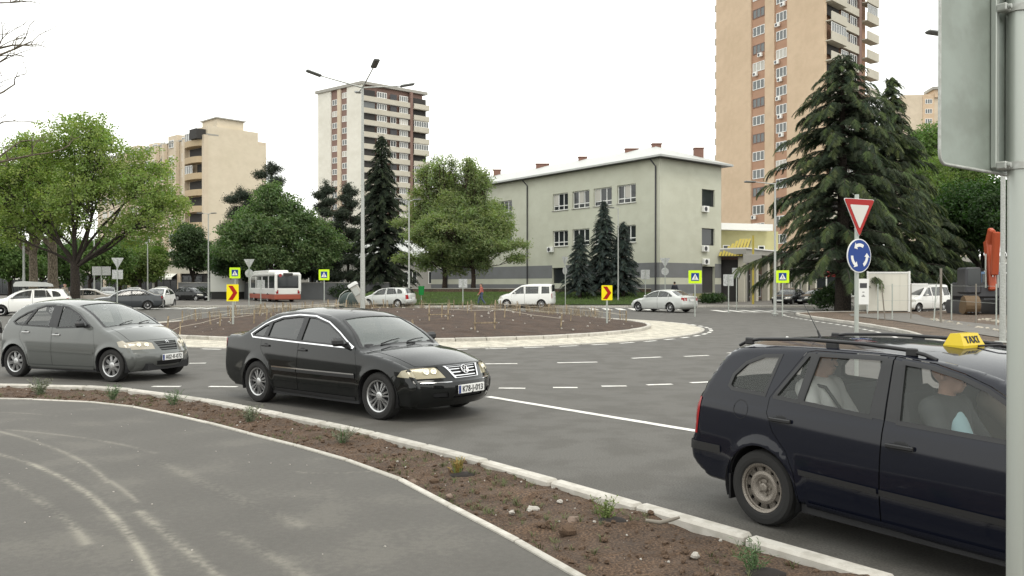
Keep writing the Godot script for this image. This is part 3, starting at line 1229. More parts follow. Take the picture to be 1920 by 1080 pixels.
func _ready() -> void:
	rng.seed = 20240
	var cam := Camera3D.new()
	cam.name = "camera"
	cam.fov = 38.18
	cam.near = .05
	cam.far = 3000
	cam.position = Vector3(0, 1.82, 0)
	cam.rotation_degrees.x = -.29
	add_child(cam)
	cam.current = true
	var env := Environment.new()
	env.background_mode = Environment.BG_SKY
	var sky := Sky.new()
	var sm := ProceduralSkyMaterial.new()
	sm.sky_top_color = Color(.985, .995, .985)
	sm.sky_horizon_color = Color(1.0, 1.0, .975)
	sm.sky_curve = .2
	sm.ground_bottom_color = Color(.42, .41, .39)
	sm.ground_horizon_color = Color(.55, .54, .52)
	sky.sky_material = sm
	env.sky = sky
	env.background_energy_multiplier = 1.0
	env.tonemap_mode = Environment.TONE_MAPPER_LINEAR
	env.tonemap_exposure = 1.9
	env.sdfgi_enabled = true
	env.ssao_enabled = true
	env.ssil_enabled = true
	var we := WorldEnvironment.new()
	we.name = "world_environment"
	we.environment = env
	add_child(we)
	var sun := DirectionalLight3D.new()
	sun.name = "sun"
	sun.light_energy = .3
	sun.light_color = Color(1, .98, .94)
	sun.light_angular_distance = 25
	sun.shadow_enabled = true
	sun.rotation_degrees = Vector3(-62, 28, 0)
	add_child(sun)
	make_materials()
	build_ground()
	build_kerbs()
	build_markings()
	build_buildings()
	build_trees()
	build_cars()
	build_street()
	build_site()
	build_island()
	build_strip()
	build_people()


# ---------------------------------------------------------------- ground
func sheet(called: String, p: PackedVector2Array, y: float, m: Material) -> MeshInstance3D:
	# p holds x and distance ahead of the camera
	var mb := Mb.new()
	var t := Transform3D(Basis(Vector3.RIGHT, Vector3(0, 0, -1), Vector3.UP), Vector3(0, y, 0))
	mb.prism(p, 0, 0, t, false)
	return structure(called, mb, m)


func bank(x: float, d: float) -> float:
	# height of the lawn that rises towards the school
	return .12 + .85 * smoothstep(65.0, 75.5, d)


func arc(c: Vector2, r: float, a0: float, a1: float, k := 16) -> PackedVector2Array:
	var o := PackedVector2Array()
	for i in k + 1:
		var a := lerpf(a0, a1, float(i) / k)
		o.append(c + Vector2(cos(a), sin(a)) * r)
	return o


const ISLE := Vector2(-4.7, 35.4)
const ISLE_OUT := 12.5
const ISLE_IN := 10.4


func near_kerb() -> Curve2D:
	var c := Curve2D.new()
	for p: Vector2 in [Vector2(-18, 14.3), Vector2(-13, 14.4), Vector2(-8.589, 13.958), Vector2(-6.626, 13.600), Vector2(-4.869, 12.451), Vector2(-4.080, 11.787), Vector2(-2.030, 9.896), Vector2(-0.530, 8.262), Vector2(0.410, 7.110), Vector2(1.299, 5.960), Vector2(2.129, 4.884), Vector2(2.95, 3.7), Vector2(4.7, .8)]:
		c.add_point(p)
	return smooth_curve(c)


func path_edge() -> Curve2D:
	var c := Curve2D.new()
	for p: Vector2 in [Vector2(-18, 12.3), Vector2(-12, 12.6), Vector2(-7.556, 12.278), Vector2(-5.742, 11.787), Vector2(-4.319, 10.694), Vector2(-3.215, 9.644), Vector2(-1.270, 7.621), Vector2(-0.228, 5.920), Vector2(0.360, 4.884), Vector2(1.0, 3.6), Vector2(2.6, .8)]:
		c.add_point(p)
	return smooth_curve(c)


func verge_kerb() -> Curve2D:
	var c := Curve2D.new()
	for p: Vector2 in [Vector2(60, 54.5), Vector2(30, 53.0), Vector2(20.8, 51.5), Vector2(17.2, 49.5), Vector2(16.2, 46.8), Vector2(15.455, 40.182), Vector2(15.162, 35.838), Vector2(14.295, 30.136), Vector2(12.952, 25.257), Vector2(12.325, 22.100), Vector2(11.625, 19.500), Vector2(11.6, 15.5), Vector2(12.4, 12), Vector2(14.6, 9), Vector2(21, 6)]:
		c.add_point(p)
	return smooth_curve(c)


func smooth_curve(c: Curve2D) -> Curve2D:
	for i in range(1, c.point_count - 1):
		var d := (c.get_point_position(i + 1) - c.get_point_position(i - 1)).normalized()
		c.set_point_in(i, -d * (c.get_point_position(i) - c.get_point_position(i - 1)).length() * .33)
		c.set_point_out(i, d * (c.get_point_position(i + 1) - c.get_point_position(i)).length() * .33)
	c.bake_interval = .1
	return c


func build_ground() -> void:
	sheet("ground", poly([-400, -60, 400, -60, 400, 500, -400, 500]), -.02, M.paving)
	sheet("road", poly([-120, 0.0, 100, 0.0, 100, 64.2, -120, 64.2]), 0, M.road_asphalt)
	# the near path and the planted strip
	var pe := path_edge().get_baked_points()
	var nk := near_kerb().get_baked_points()
	var path := PackedVector2Array()
	path.append_array(pe)
	path.append_array(poly([2.6, -12, -18, -12]))
	var fp := path_sheet(path)
	tag(fp, "", "", "", "structure")
	var strip := PackedVector2Array()
	strip.append_array(nk)
	var back := pe.duplicate()
	back.reverse()
	strip.append_array(back)
	soil_bed("planting_bed", strip)
	# right hand verge: soil strip, then a path, then the building site
	var vk := verge_kerb().get_baked_points()
	var v := PackedVector2Array(vk)
	v.append_array(poly([90, 6, 90, 54.5]))
	sheet("verge_soil", v, .10, M.soil_dry)
	var c2 := PackedVector2Array()
	for q: Array in [[23, 48.3], [19, 46.9], [18, 44.2], [17.7, 38.4], [16.8, 33.2], [15.6, 27.3], [14.7, 21.5], [14.8, 15.1], [15.9, 11.6], [19, 9.5], [30, 9.3], [30, 14], [19.9, 16.9], [18.6, 22.1], [19, 28], [20, 35], [20.8, 42], [22.4, 46]]:
		c2.append(Vector2(q[0], q[1]))
	sheet("verge_path", c2, .124, M.road_asphalt_old)
	# far pavement and the lawn under the school
	sheet("far_pavement", poly([-160, 64.4, 130, 64.4, 130, 69, -160, 69]), .10, M.road_asphalt_old)
	sheet("forecourt", poly([-170, 69, 180, 69, 180, 240, -170, 240]), .06, M.paving)
	var mb := Mb.new()
	var xs := span(-13, 14.5, 1.2)
	var ds := span(66.0, 96.0, 1.2)
	for i in xs.size() - 1:
		for j in ds.size() - 1:
			var q := []
			for e: Array in [[i, j], [i + 1, j], [i + 1, j + 1], [i, j + 1]]:
				var d := ds[e[1]]
				q.append(Vector3(xs[e[0]], bank(xs[e[0]], d) + .02 + .03 * sin(xs[e[0]] * 2.1) * sin(d * 1.7), -d))
			mb.quad(q[0], q[1], q[2], q[3])
	structure("lawn", mb, M.turf)
	# tufts over the lawn
	var tuft := Mb.new()
	for i in 9:
		var a := rng.randf() * TAU
		var o := Vector3(cos(a), 0, sin(a)) * rng.randf() * .09
		var tip := o + Vector3(rng.randf_range(-.05, .05), rng.randf_range(.06, .13), rng.randf_range(-.05, .05))
		var s := Vector3(cos(a + 1.57), 0, sin(a + 1.57)) * .012
		tuft.tri(o - s, o + s, tip)
	var xf := []
	for i in 9000:
		var x := rng.randf_range(-12.8, 14.3)
		var d := rng.randf_range(66.1, 76.0)
		xf.append(Transform3D(Basis(Vector3.UP, rng.randf() * TAU).scaled(Vector3.ONE * rng.randf_range(.7, 1.5)), Vector3(x, bank(x, d) + .01, -d)))
	tag(scatter(self, numbered("grass"), tuft, M.grass_blade, xf), "short green grass on the lawn in front of the school", "grass", "", "stuff")


func scatter(parent: Node3D, called: String, geo, m: Material, xf: Array, cols: Array = []) -> MultiMeshInstance3D:
	var mm := MultiMesh.new()
	mm.transform_format = MultiMesh.TRANSFORM_3D
	mm.use_colors = cols.size() > 0
	mm.mesh = geo.mesh() if geo is Mb else geo
	mm.instance_count = xf.size()
	var buf := PackedFloat32Array()
	for i in xf.size():
		var t: Transform3D = xf[i]
		buf.append_array([t.basis.x.x, t.basis.y.x, t.basis.z.x, t.origin.x, t.basis.x.y, t.basis.y.y, t.basis.z.y, t.origin.y, t.basis.x.z, t.basis.y.z, t.basis.z.z, t.origin.z])
		if mm.use_colors:
			var c: Color = cols[i]
			buf.append_array([c.r, c.g, c.b, 1.0])
	mm.buffer = buf
	var o := MultiMeshInstance3D.new()
	o.name = called
	o.multimesh = mm
	o.material_override = m
	parent.add_child(o, true)
	o.set_meta("kind", "stuff")
	return o


func path_sheet(p: PackedVector2Array) -> MeshInstance3D:
	# asphalt path; dried mud from tyres lies in curved tracks on it
	var w := 1400
	var h := 1400
	var x0 := -9.5
	var d0 := 2.0
	var sx := 12.0 / w
	var sd := 11.0 / h
	var im := Image.create(w, h, false, Image.FORMAT_RGB8)
	var f := FastNoiseLite.new()
	f.seed = 5
	f.frequency = .9
	f.fractal_octaves = 4
	var g := FastNoiseLite.new()
	g.seed = 8
	g.frequency = 15.0
	g.fractal_octaves = 3
	# tracks: arcs given as three points, width, strength
	var tracks := []
	for t: Array in [[Vector2(-5.630, 8.610), Vector2(-3.783, 7.110), Vector2(-2.060, 4.796), .055, .8], [Vector2(-6.343, 9.896), Vector2(-4.617, 8.473), Vector2(-3.464, 7.110), .05, .45], [Vector2(-4.885, 7.621), Vector2(-3.622, 6.421), Vector2(-2.787, 5.434), .07, .5], [Vector2(-2.780, 6.196), Vector2(-2.276, 5.548), Vector2(-1.691, 4.796), .07, .6], [Vector2(-5.978, 9.714), Vector2(-4.690, 9.145), Vector2(-3.582, 8.340), .05, .28], [Vector2(-3.511, 7.207), Vector2(-3.198, 6.835), Vector2(-2.923, 6.468), .04, .4], [Vector2(-3.369, 7.964), Vector2(-2.486, 6.924), Vector2(-1.501, 5.854), .12, .25], [Vector2(-1.962, 5.667), Vector2(-1.539, 5.220), Vector2(-1.199, 4.796), .10, .3], [Vector2(-6.772, 11.004), Vector2(-6.270, 10.869), Vector2(-5.712, 10.608), .05, .25], [Vector2(-1.926, 7.513), Vector2(-1.671, 7.449), Vector2(-1.304, 7.534), .05, .4]]:
		var pts := []
		for i in 25:
			var u := i / 24.0
			var a: Vector2 = t[0]
			var b: Vector2 = t[1]
			var c: Vector2 = t[2]
			var ctrl := b * 2.0 - (a + c) * .5
			pts.append(a.lerp(ctrl, u).lerp(ctrl.lerp(c, u), u))
		tracks.append([pts, t[3], t[4]])
	var add := PackedFloat32Array()
	add.resize(w * h)
	for t: Array in tracks:
		var wid: float = t[1]
		for i in t[0].size() - 1:
			var a: Vector2 = t[0][i]
			var b: Vector2 = t[0][i + 1]
			var lo := a.min(b) - Vector2(wid, wid) * 2.2
			var hi := a.max(b) + Vector2(wid, wid) * 2.2
			for iy in range(maxi(0, int((lo.y - d0) / sd)), mini(h - 1, int((hi.y - d0) / sd)) + 1):
				for ix in range(maxi(0, int((lo.x - x0) / sx)), mini(w - 1, int((hi.x - x0) / sx)) + 1):
					var q := Vector2(x0 + ix * sx, d0 + iy * sd)
					var ab := b - a
					var u := clampf((q - a).dot(ab) / maxf(1e-9, ab.length_squared()), 0, 1)
					var e := (a + ab * u - q).length()
					var val: float = t[2] * exp(-pow(e / wid, 2) * 3.0)
					if val > add[iy * w + ix]:
						add[iy * w + ix] = val
	for iy in h:
		for ix in w:
			var x := x0 + ix * sx
			var d := d0 + iy * sd
			var n := f.get_noise_2d(x, d)
			var n2 := g.get_noise_2d(x, d)
			var base := .092 + .012 * n + .010 * n2
			var dust: float = add[iy * w + ix] * clampf(.55 + n * 1.2 + n2 * .7, 0, 1)
			dust += .07 * smoothstep(.12, .5, n + n2 * .25)
			var c := Color(base, base * .935, base * .83).lerp(Color(.34, .318, .26), clampf(dust * .8, 0, .9))
			im.set_pixel(ix, iy, c.linear_to_srgb())
	var m := StandardMaterial3D.new()
	m.resource_name = "path_asphalt"
	m.albedo_texture = ImageTexture.create_from_image(im)
	m.roughness = .88
	m.detail_enabled = true
	m.detail_albedo = T.fine
	m.detail_blend_mode = BaseMaterial3D.BLEND_MODE_MUL
	m.detail_uv_layer = BaseMaterial3D.DETAIL_UV_2
	m.uv2_triplanar = true
	m.uv2_world_triplanar = true
	m.uv2_scale = Vector3(.6, .6, .6)
	var mb := Mb.new()
	mb.use_uv = true
	var pl := p.duplicate()
	var ix := Geometry2D.triangulate_polygon(pl)
	for k in range(0, ix.size(), 3):
		var a := pl[ix[k]]
		var b := pl[ix[k + 1]]
		var c := pl[ix[k + 2]]
		if (b - a).cross(c - a) < 0:
			var s := b
			b = c
			c = s
		mb.tri(Vector3(a.x, .12, -a.y), Vector3(b.x, .12, -b.y), Vector3(c.x, .12, -c.y))
	for q in mb.v:
		mb.uv.append(Vector2((q.x - x0) / 12.0, (-q.z - d0) / 11.0))
	return structure("footpath", mb, m)


func soil_bed(called: String, p: PackedVector2Array) -> void:
	var mb := Mb.new()
	var f := FastNoiseLite.new()
	f.seed = 4
	f.frequency = 1.6
	f.fractal_octaves = 5
	var lift := func(x: float, d: float) -> Vector3:
		return Vector3(x, .085 + .055 * f.get_noise_2d(x, d) + .012 * f.get_noise_2d(x * 7.0, d * 7.0), -d)
	region(mb, p, [], span(-18, 4.8, .08), span(.7, 15, .08), lift)
	structure(called, mb, M.soil)


# ---------------------------------------------------------------- kerbs, one stone at a time
func kerb_line(called: String, c: Curve2D, width: float, top: float, bottom: float, length: float, inset: float, ms: Array, chamfer := .02) -> void:
	var root := Node3D.new()
	root.name = numbered(called)
	add_child(root)
	tag(root, "", "", "", "structure")
	var total := c.get_baked_length()
	var k := int(total / length)
	var meshes := {}
	for i in k:
		var a := c.sample_baked(i * length)
		var b := c.sample_baked((i + 1) * length)
		var d := (b - a)
		var l := snappedf(d.length() - .012, .02)
		if not meshes.has(l):
			var mb := Mb.new()
			mb.cbox(Vector3(0, (top + bottom) * .5, 0), Vector3(l, top - bottom, width), chamfer)
			meshes[l] = mb.mesh()
		var mid := (a + b) * .5
		var dir := d.normalized()
		var nrm := Vector2(-dir.y, dir.x) * inset
		var o := part(root, "kerb_stone", meshes[l], ms[rng.randi() % ms.size()], Vector3(mid.x + nrm.x, rng.randf_range(-.006, .006), -(mid.y + nrm.y)))
		o.rotation.y = atan2(dir.y, dir.x) + rng.randf_range(-.008, .008)


func ring(r: float) -> Curve2D:
	var c := Curve2D.new()
	for i in 121:
		var a := TAU * i / 120
		c.add_point(ISLE + Vector2(cos(a), sin(a)) * r)
	return c


func build_kerbs() -> void:
	var ms := [M.kerb_concrete, M.kerb_concrete_b]
	kerb_line("roadside_kerb", near_kerb(), .13, .135, -.1, 1.0, 0, ms)
	kerb_line("path_edging", path_edge(), .055, .135, -.05, 1.0, 0, ms, .008)
	kerb_line("island_kerb", ring(ISLE_IN), .16, .17, -.05, 1.0, 0, ms)
	kerb_line("apron_edge", ring(ISLE_OUT), .14, .035, -.05, 1.0, 0, ms, .008)
	kerb_line("verge_kerb", verge_kerb(), .15, .13, -.1, 1.0, 0, ms)
	var fk := Curve2D.new()
	fk.add_point(Vector2(-105, 64.3))
	fk.add_point(Vector2(100, 64.3))
	kerb_line("far_kerb", fk, .15, .13, -.1, 2.0, 0, ms)
	# paved apron round the island
	var mb := Mb.new()
	for i in 120:
		var a := TAU * i / 120
		var b := TAU * (i + 1) / 120
		var q := []
		for e: Array in [[a, ISLE_IN], [a, ISLE_OUT - .06], [b, ISLE_OUT - .06], [b, ISLE_IN]]:
			q.append(Vector3(ISLE.x + cos(e[0]) * e[1], .028 + (.03 if e[1] < 11 else 0.0), -ISLE.y - sin(e[0]) * e[1]))
		mb.quad(q[0], q[1], q[2], q[3])
	structure("apron_paving", mb, M.setts)


func build_markings() -> void:
	var root := Node3D.new()
	root.name = "road_markings"
	add_child(root)
	tag(root, "", "", "", "structure")
	var bar := func(a: Vector2, b: Vector2, w: float, called := "lane_dash") -> void:
		var d := (b - a).normalized()
		var n := Vector2(-d.y, d.x) * w * .5
		var mb := Mb.new()
		mb.prism(PackedVector2Array([a - n, b - n, b + n, a + n]), 0, 0, Transform3D(Basis(Vector3.RIGHT, Vector3(0, 0, -1), Vector3.UP), Vector3(0, .005, 0)), false)
		part(root, called, mb, M.line_paint)
	for q: Array in [[Vector2(-6.365, 14.711), Vector2(-5.865, 14.711)], [Vector2(-5.356, 14.711), Vector2(-4.844, 14.673)], [Vector2(-4.293, 14.560), Vector2(-3.714, 14.486)], [Vector2(-0.232, 14.486), Vector2(0.232, 14.449)], [Vector2(0.719, 14.560), Vector2(1.148, 14.560)], [Vector2(1.588, 14.749), Vector2(2.038, 14.788)], [Vector2(2.423, 14.943), Vector2(2.897, 15.062)], [Vector2(3.278, 15.265), Vector2(3.759, 15.430)]]:
		bar.call(q[0], q[1], .13)
	for q: Array in [[Vector2(-7.365, 18.991), Vector2(-7.011, 19.055)], [Vector2(-0.605, 18.865), Vector2(0.121, 18.928)], [Vector2(1.042, 19.119), Vector2(1.981, 19.314)], [Vector2(2.925, 20.280), Vector2(3.706, 20.649)], [Vector2(4.307, 20.800), Vector2(4.980, 21.109)], [Vector2(5.670, 21.840), Vector2(6.281, 22.268)]]:
		bar.call(q[0], q[1], .14)
	bar.call(Vector2(-0.386, 13.392), Vector2(2.271, 10.268), .13, "edge_line")
	bar.call(Vector2(2.271, 10.268), Vector2(9.9, 3.4), .13, "edge_line")
	# dashed line round the apron
	for i in 70:
		var a := TAU * i / 70.0
		var b := a + TAU / 70.0 * .55
		var r := ISLE_OUT + .32
		bar.call(ISLE + Vector2(cos(a), sin(a)) * r, ISLE + Vector2(cos(b), sin(b)) * r, .14)
	# dashed line along the right hand kerb
	var c := verge_kerb()
	var l := c.get_baked_length()
	var s := 36.0
	while s < l - 12:
		var a := c.sample_baked(s)
		var b := c.sample_baked(s + .55)
		var d := (b - a).normalized()
		var n := Vector2(d.y, -d.x) * .75
		if (a + n).x > a.x:
			n = -n
		bar.call(a + n, b + n, .14)
		s += 1.0
	# crossings on the far arms
	for i in 7:
		bar.call(Vector2(5.8 + i * .95, 57.5), Vector2(5.8 + i * .95 + .1, 61.5), .5, "crossing_bar")
		bar.call(Vector2(13.9 + i * .95, 53.6), Vector2(13.9 + i * .95, 57.5), .5, "crossing_bar")
		bar.call(Vector2(-28 + i * .95, 60.0), Vector2(-28.3 + i * .95, 63.5), .5, "crossing_bar")
	bar.call(Vector2(14.4, 52.2), Vector2(21.2, 53.2), .3, "edge_line")
	bar.call(Vector2(5.0, 63.6), Vector2(12, 63.6), .3, "edge_line")


func car_at(root: Node3D, x: float, ahead: float, phi: float) -> void:
	# phi: how far the nose is turned towards the camera, 0 = facing right
	var a := deg_to_rad(phi)
	root.position = Vector3(x, 0, -ahead)
	root.rotation.y = -a


func build_cars() -> void:
	var k := spec_saloon()
	k.merge({"hero": true, "paint": M.paint_black, "glass": M.car_glass_tinted, "front_glass": M.screen_glass, "wheel": "twin", "lens": M.lens_yellowed, "bar_mat": M.chrome, "grille_frame": M.chrome, "mirror_mat": M.black_trim, "plate": "K78-J-013", "handle_mat": M.black_trim}, true)
	k.n = 6
	k.step = .055
	k.dlo = poly([2.19, .942, 1.84, 1.128, 1.545, 1.26, 1.205, 1.338, .82, 1.348, .445, 1.312, .19, 1.238, .08, 1.195, -.07, 1.11, -.18, 1.045, -.13, 1.008, 1.0, .974])
	k.blackout = [poly([1.055, .98, 1.045, 1.336, .968, 1.338, .98, .983]), poly([.245, 1.005, .25, 1.242, .19, 1.222, .185, 1.01])]
	k.mouldings = [[poly([.42, .53, 1.0, .53, 1.0, .585, .41, .585]), .012, M.black_trim], [poly([1.02, .53, 2.28, .53, 2.28, .585, 1.02, .585]), .012, M.black_trim], [poly([.42, .575, 2.27, .575, 2.27, .593, .42, .593]), .015, M.chrome], [poly([.45, .22, 2.25, .22, 2.25, .265, .45, .265]), .006, M.black_trim]]
	k.bumper_strips = [[poly([3.2, .44, 3.38, .44, 3.38, .98, 3.2, .98]), M.chrome, true]]
	k.vents = [poly([1.3, -.42, 2.0, -.40, 2.0, .40, 1.3, .42]), poly([1.35, .52, 1.95, .54, 1.9, .82, 1.4, .80]), poly([1.35, -.52, 1.95, -.54, 1.9, -.82, 1.4, -.80])]
	var o := thing("saloon_car", "black saloon car with chrome window trim and yellowed headlights entering the roundabout", "car")
	make_car(o, k)
	car_at(o, -3.40, 13.44, 38.4)
	var gp := strip_at(k, 4.75, 0)
	emblem_ring(o, Transform3D(Basis(Vector3.BACK, deg_to_rad(32)) * Basis(Vector3.UP, PI / 2), gp + Vector3(.015, 0, 0)), .062, "vw")
	# C-shaped grey hatchback behind it
	k = spec_hatch()
	k.merge({"hero": true, "paint": M.paint_grey, "glass": M.car_glass, "front_glass": M.screen_glass, "wheel": "cover", "lens": M.lens_amber, "bar_mat": M.paint_grey, "mirror_mat": M.black_trim, "plate": "A02-K-072", "handle_mat": M.rim_alloy}, true)
	k.n = 6
	k.step = .06
	k.blackout = [poly([1.11, .98, 1.08, 1.392, .89, 1.402, .92, .993]), poly([.25, 1.012, .43, 1.335, .38, 1.318, .20, 1.016]), poly([1.60, 1.01, 1.60, 1.222, 1.63, 1.203, 1.63, 1.01])]
	k.mouldings = [[poly([.40, .54, .99, .53, .99, .56, .38, .57]), .014, M.paint_grey], [poly([1.01, .53, 2.05, .51, 2.05, .54, 1.01, .56]), .014, M.paint_grey], [poly([.42, .22, 2.05, .22, 2.05, .26, .42, .26]), .02, M.paint_grey]]
	k.vents = [poly([1.15, -.46, 1.8, -.5, 1.8, .5, 1.15, .46])]
	o = thing("hatchback_car", "grey rounded hatchback following the black saloon car", "car")
	make_car(o, k)
	car_at(o, -9.43, 17.0, 21.0)
	gp = strip_at(k, 5.2, 0)
	emblem_ring(o, Transform3D(Basis(Vector3.BACK, deg_to_rad(35)) * Basis(Vector3.UP, PI / 2), gp + Vector3(.014, 0, 0)), .05, "chevrons")
	build_taxi()
	build_far_cars()


func build_taxi() -> void:
	var k := spec_estate()
	k.merge({"hero": true, "paint": M.paint_navy, "glass": M.clear_glass, "wheel": "steel", "bar_mat": M.black_trim, "mirror_mat": M.black_trim, "handle_mat": M.black_trim, "plate": ""}, true)
	k.n = 8
	k.step = .045
	k.blackout = [poly([1.085, .92, 1.042, 1.305, .975, 1.312, 1.003, .927]), poly([.89, .933, .90, 1.318, .965, 1.318, .99, .927]), poly([.352, .962, .402, 1.312, .352, 1.310, .313, .965])]
	k.mouldings = [[poly([.36, .455, .968, .44, .968, .48, .355, .495]), .014, M.black_trim], [poly([.985, .44, 2.05, .42, 2.05, .46, .985, .48]), .014, M.black_trim], [poly([.40, .225, 2.08, .225, 2.08, .27, .40, .27]), .018, M.paint_navy]]
	k.bumper_strips = [[poly([21.7, -.99, 22.4, -.99, 22.4, .99, 21.7, .99]), M.black_trim, false]]
	var o := thing("taxi_estate_car", "dark navy estate taxi with yellow roof sign and roof rails beside the kerb", "car")
	make_car(o, k)
	car_at(o, 2.53, 6.70, 56.0)
	both_sides(o, "bumper_band", side_patch(k, poly([-.96, .455, -.40, .48, -.40, .54, -.97, .535]), [], .008), M.black_trim)
	var cap := circle(Vector2(-.20, .852), .072, 28)
	both_sides(o, "fuel_flap_seam", side_patch(k, cap, [circle(Vector2(-.20, .852), .068, 28)], .0015), M.black_matt)
	# mud flap
	var mf := Mb.new()
	mf.cbox(Vector3(-.315, .235, .70), Vector3(.02, .20, .17), .006)
	mf.cbox(Vector3(-.315, .235, -.70), Vector3(.02, .20, .17), .006)
	part(o, "mud_flap", mf, M.black_trim)
	for sg: float in [1.0, -1.0]:
		var rl := Mb.new()
		var pts := []
		var rad := []
		for q: Array in [[-.40, 1.325], [-.32, 1.365], [-.20, 1.385], [.2, 1.405], [.7, 1.40], [1.0, 1.38], [1.14, 1.355], [1.22, 1.325]]:
			pts.append(Vector3(q[0], q[1],   .56 * sg))
			rad.append(.014)
		rl.tube(pts, rad, 8)
		for fx: Array in [[-.30, .08], [.45, .10], [1.05, .08]]:
			rl.cbox(Vector3(fx[0], 1.365,   .56 * sg), Vector3(fx[1], .055, .03), .008)
		part(o, "roof_rail", rl, M.black_trim)
	var an := Mb.new()
	an.tube([Vector3(-.05, 1.38, 0), Vector3(-.08, 1.44, 0)], [.012, .008], 6)
	an.tube([Vector3(-.08, 1.44, 0), Vector3(-.215, 1.66, 0)], [.004, .003], 5)
	part(o, "aerial", an, M.black_trim)
	# roof sign
	var sg_root := Node3D.new()
	sg_root.name = "taxi_roof_sign"
	o.add_child(sg_root)
	sg_root.position = Vector3(1.10, 1.372, .0)
	var b := Mb.new()
	var P := func(x: float, y: float, z: float) -> Vector3: return Vector3(x, y, z)
	var lo := [Vector3(-.07, .0, -.14), Vector3(.07, .0, -.14), Vector3(.07, .0, .14), Vector3(-.07, .0, .14)]
	var md := [Vector3(-.07, .025, -.14), Vector3(.07, .025, -.14), Vector3(.07, .025, .14), Vector3(-.07, .025, .14)]
	var hi := [Vector3(-.035, .105, -.115), Vector3(.035, .105, -.115), Vector3(.035, .105, .115), Vector3(-.035, .105, .115)]
	for i in 4:
		var j := (i + 1) % 4
		b.quad(lo[j], lo[i], md[i], md[j])
		b.quad(md[j], md[i], hi[i], hi[j])
	b.quad(hi[3], hi[2], hi[1], hi[0])
	part(sg_root, "sign_case", b, M.taxi_yellow)
	var up := Vector3(-.035, .08, 0).normalized()
	var nrm := Vector3(.08, .035, 0).normalized()
	lettering(sg_root, "sign_lettering", "TAXI", .05, M.print_black, Transform3D(Basis(Vector3(0, 0, -1), up, nrm), Vector3(.0555, .063, 0)), .175)
	lettering(sg_root, "sign_lettering", "TAXI", .05, M.print_black, Transform3D(Basis(Vector3(0, 0, 1), up * Vector3(-1, 1, 1), nrm * Vector3(-1, 1, 1)), Vector3(-.0555, .063, 0)), .175)
	var cable := Mb.new()
	cable.tube([Vector3(1.17, 1.39, -.05), Vector3(1.28, 1.40, -.12), Vector3(1.40, 1.37, -.2), Vector3(1.5, 1.34, -.28)], [.008, .008, .008, .008], 6)
	part(o, "sign_cable", cable, M.black_trim)


# ---------------------------------------------------------------- buildings
func facade(a: Vector2, b: Vector2, y := 0.0) -> Transform3D:
	# a: left end as seen from outside, b: right end; x runs along the wall, y up, z outwards
	var d := Vector3(b.x - a.x, 0, -(b.y - a.y)).normalized()
	return Transform3D(Basis(d, Vector3.UP, d.cross(Vector3.UP)), Vector3(a.x, y, -a.y))


func wall_mesh(w: float, h: float, holes: Array, depth: float, thick := .3) -> Mb:
	var mb := Mb.new()
	var us := [0.0, w]
	var vs := [0.0, h]
	for q: Array in holes:
		us.append_array([q[0], q[2]])
		vs.append_array([q[1], q[3]])
	us.sort()
	vs.sort()
	for i in us.size() - 1:
		if us[i + 1] - us[i] < .001:
			continue
		for j in vs.size() - 1:
			if vs[j + 1] - vs[j] < .001:
				continue
			var c := Vector2(us[i] + us[i + 1], vs[j] + vs[j + 1]) * .5
			var open := false
			for q: Array in holes:
				if c.x > q[0] and c.x < q[2] and c.y > q[1] and c.y < q[3]:
					open = true
			if not open:
				mb.quad(Vector3(us[i], vs[j], 0), Vector3(us[i + 1], vs[j], 0), Vector3(us[i + 1], vs[j + 1], 0), Vector3(us[i], vs[j + 1], 0))
	for q: Array in holes:
		var p := [Vector3(q[0], q[1], 0), Vector3(q[2], q[1], 0), Vector3(q[2], q[3], 0), Vector3(q[0], q[3], 0)]
		var dz := Vector3(0, 0, -depth)
		for i in 4:
			var a: Vector3 = p[i]
			var b: Vector3 = p[(i + 1) % 4]
			mb.quad(a, a + dz, b + dz, b)
	return mb


var win_cache := {}


func window(parent: Node3D, xf: Transform3D, u: float, v: float, z: float, w: float, h: float, lights := 2, transom := 0.0, frame: Material = null, pane: Material = null, bar := .07, called := "window") -> void:
	# u, v: lower left corner of the opening
	var key := "%.2f %.2f %d %.2f %.2f" % [w, h, lights, transom, bar]
	if not win_cache.has(key):
		var mb := Mb.new()
		var dp := .07
		mb.box(Vector3(w * .5, bar * .5, 0), Vector3(w, bar, dp))
		mb.box(Vector3(w * .5, h - bar * .5, 0), Vector3(w, bar, dp))
		mb.box(Vector3(bar * .5, h * .5, 0), Vector3(bar, h - 2 * bar, dp))
		mb.box(Vector3(w - bar * .5, h * .5, 0), Vector3(bar, h - 2 * bar, dp))
		for i in range(1, lights):
			mb.box(Vector3(w * i / lights, h * .5, 0), Vector3(bar * 1.2, h - 2 * bar, dp * .9))
		if transom > 0:
			mb.box(Vector3(w * .5, h * transom, 0), Vector3(w - 2 * bar, bar, dp * .8))
		var pm := Mb.new()
		pm.box(Vector3(w * .5, h * .5, -.02), Vector3(w - bar, h - bar, .012))
		win_cache[key] = [mb.mesh(), pm.mesh()]
	var o := part(parent, called, win_cache[key][0], frame if frame else M.upvc)
	o.transform = xf * Transform3D(Basis(), Vector3(u, v, z))
	part(o, "pane", win_cache[key][1], pane if pane else M.window_dark)


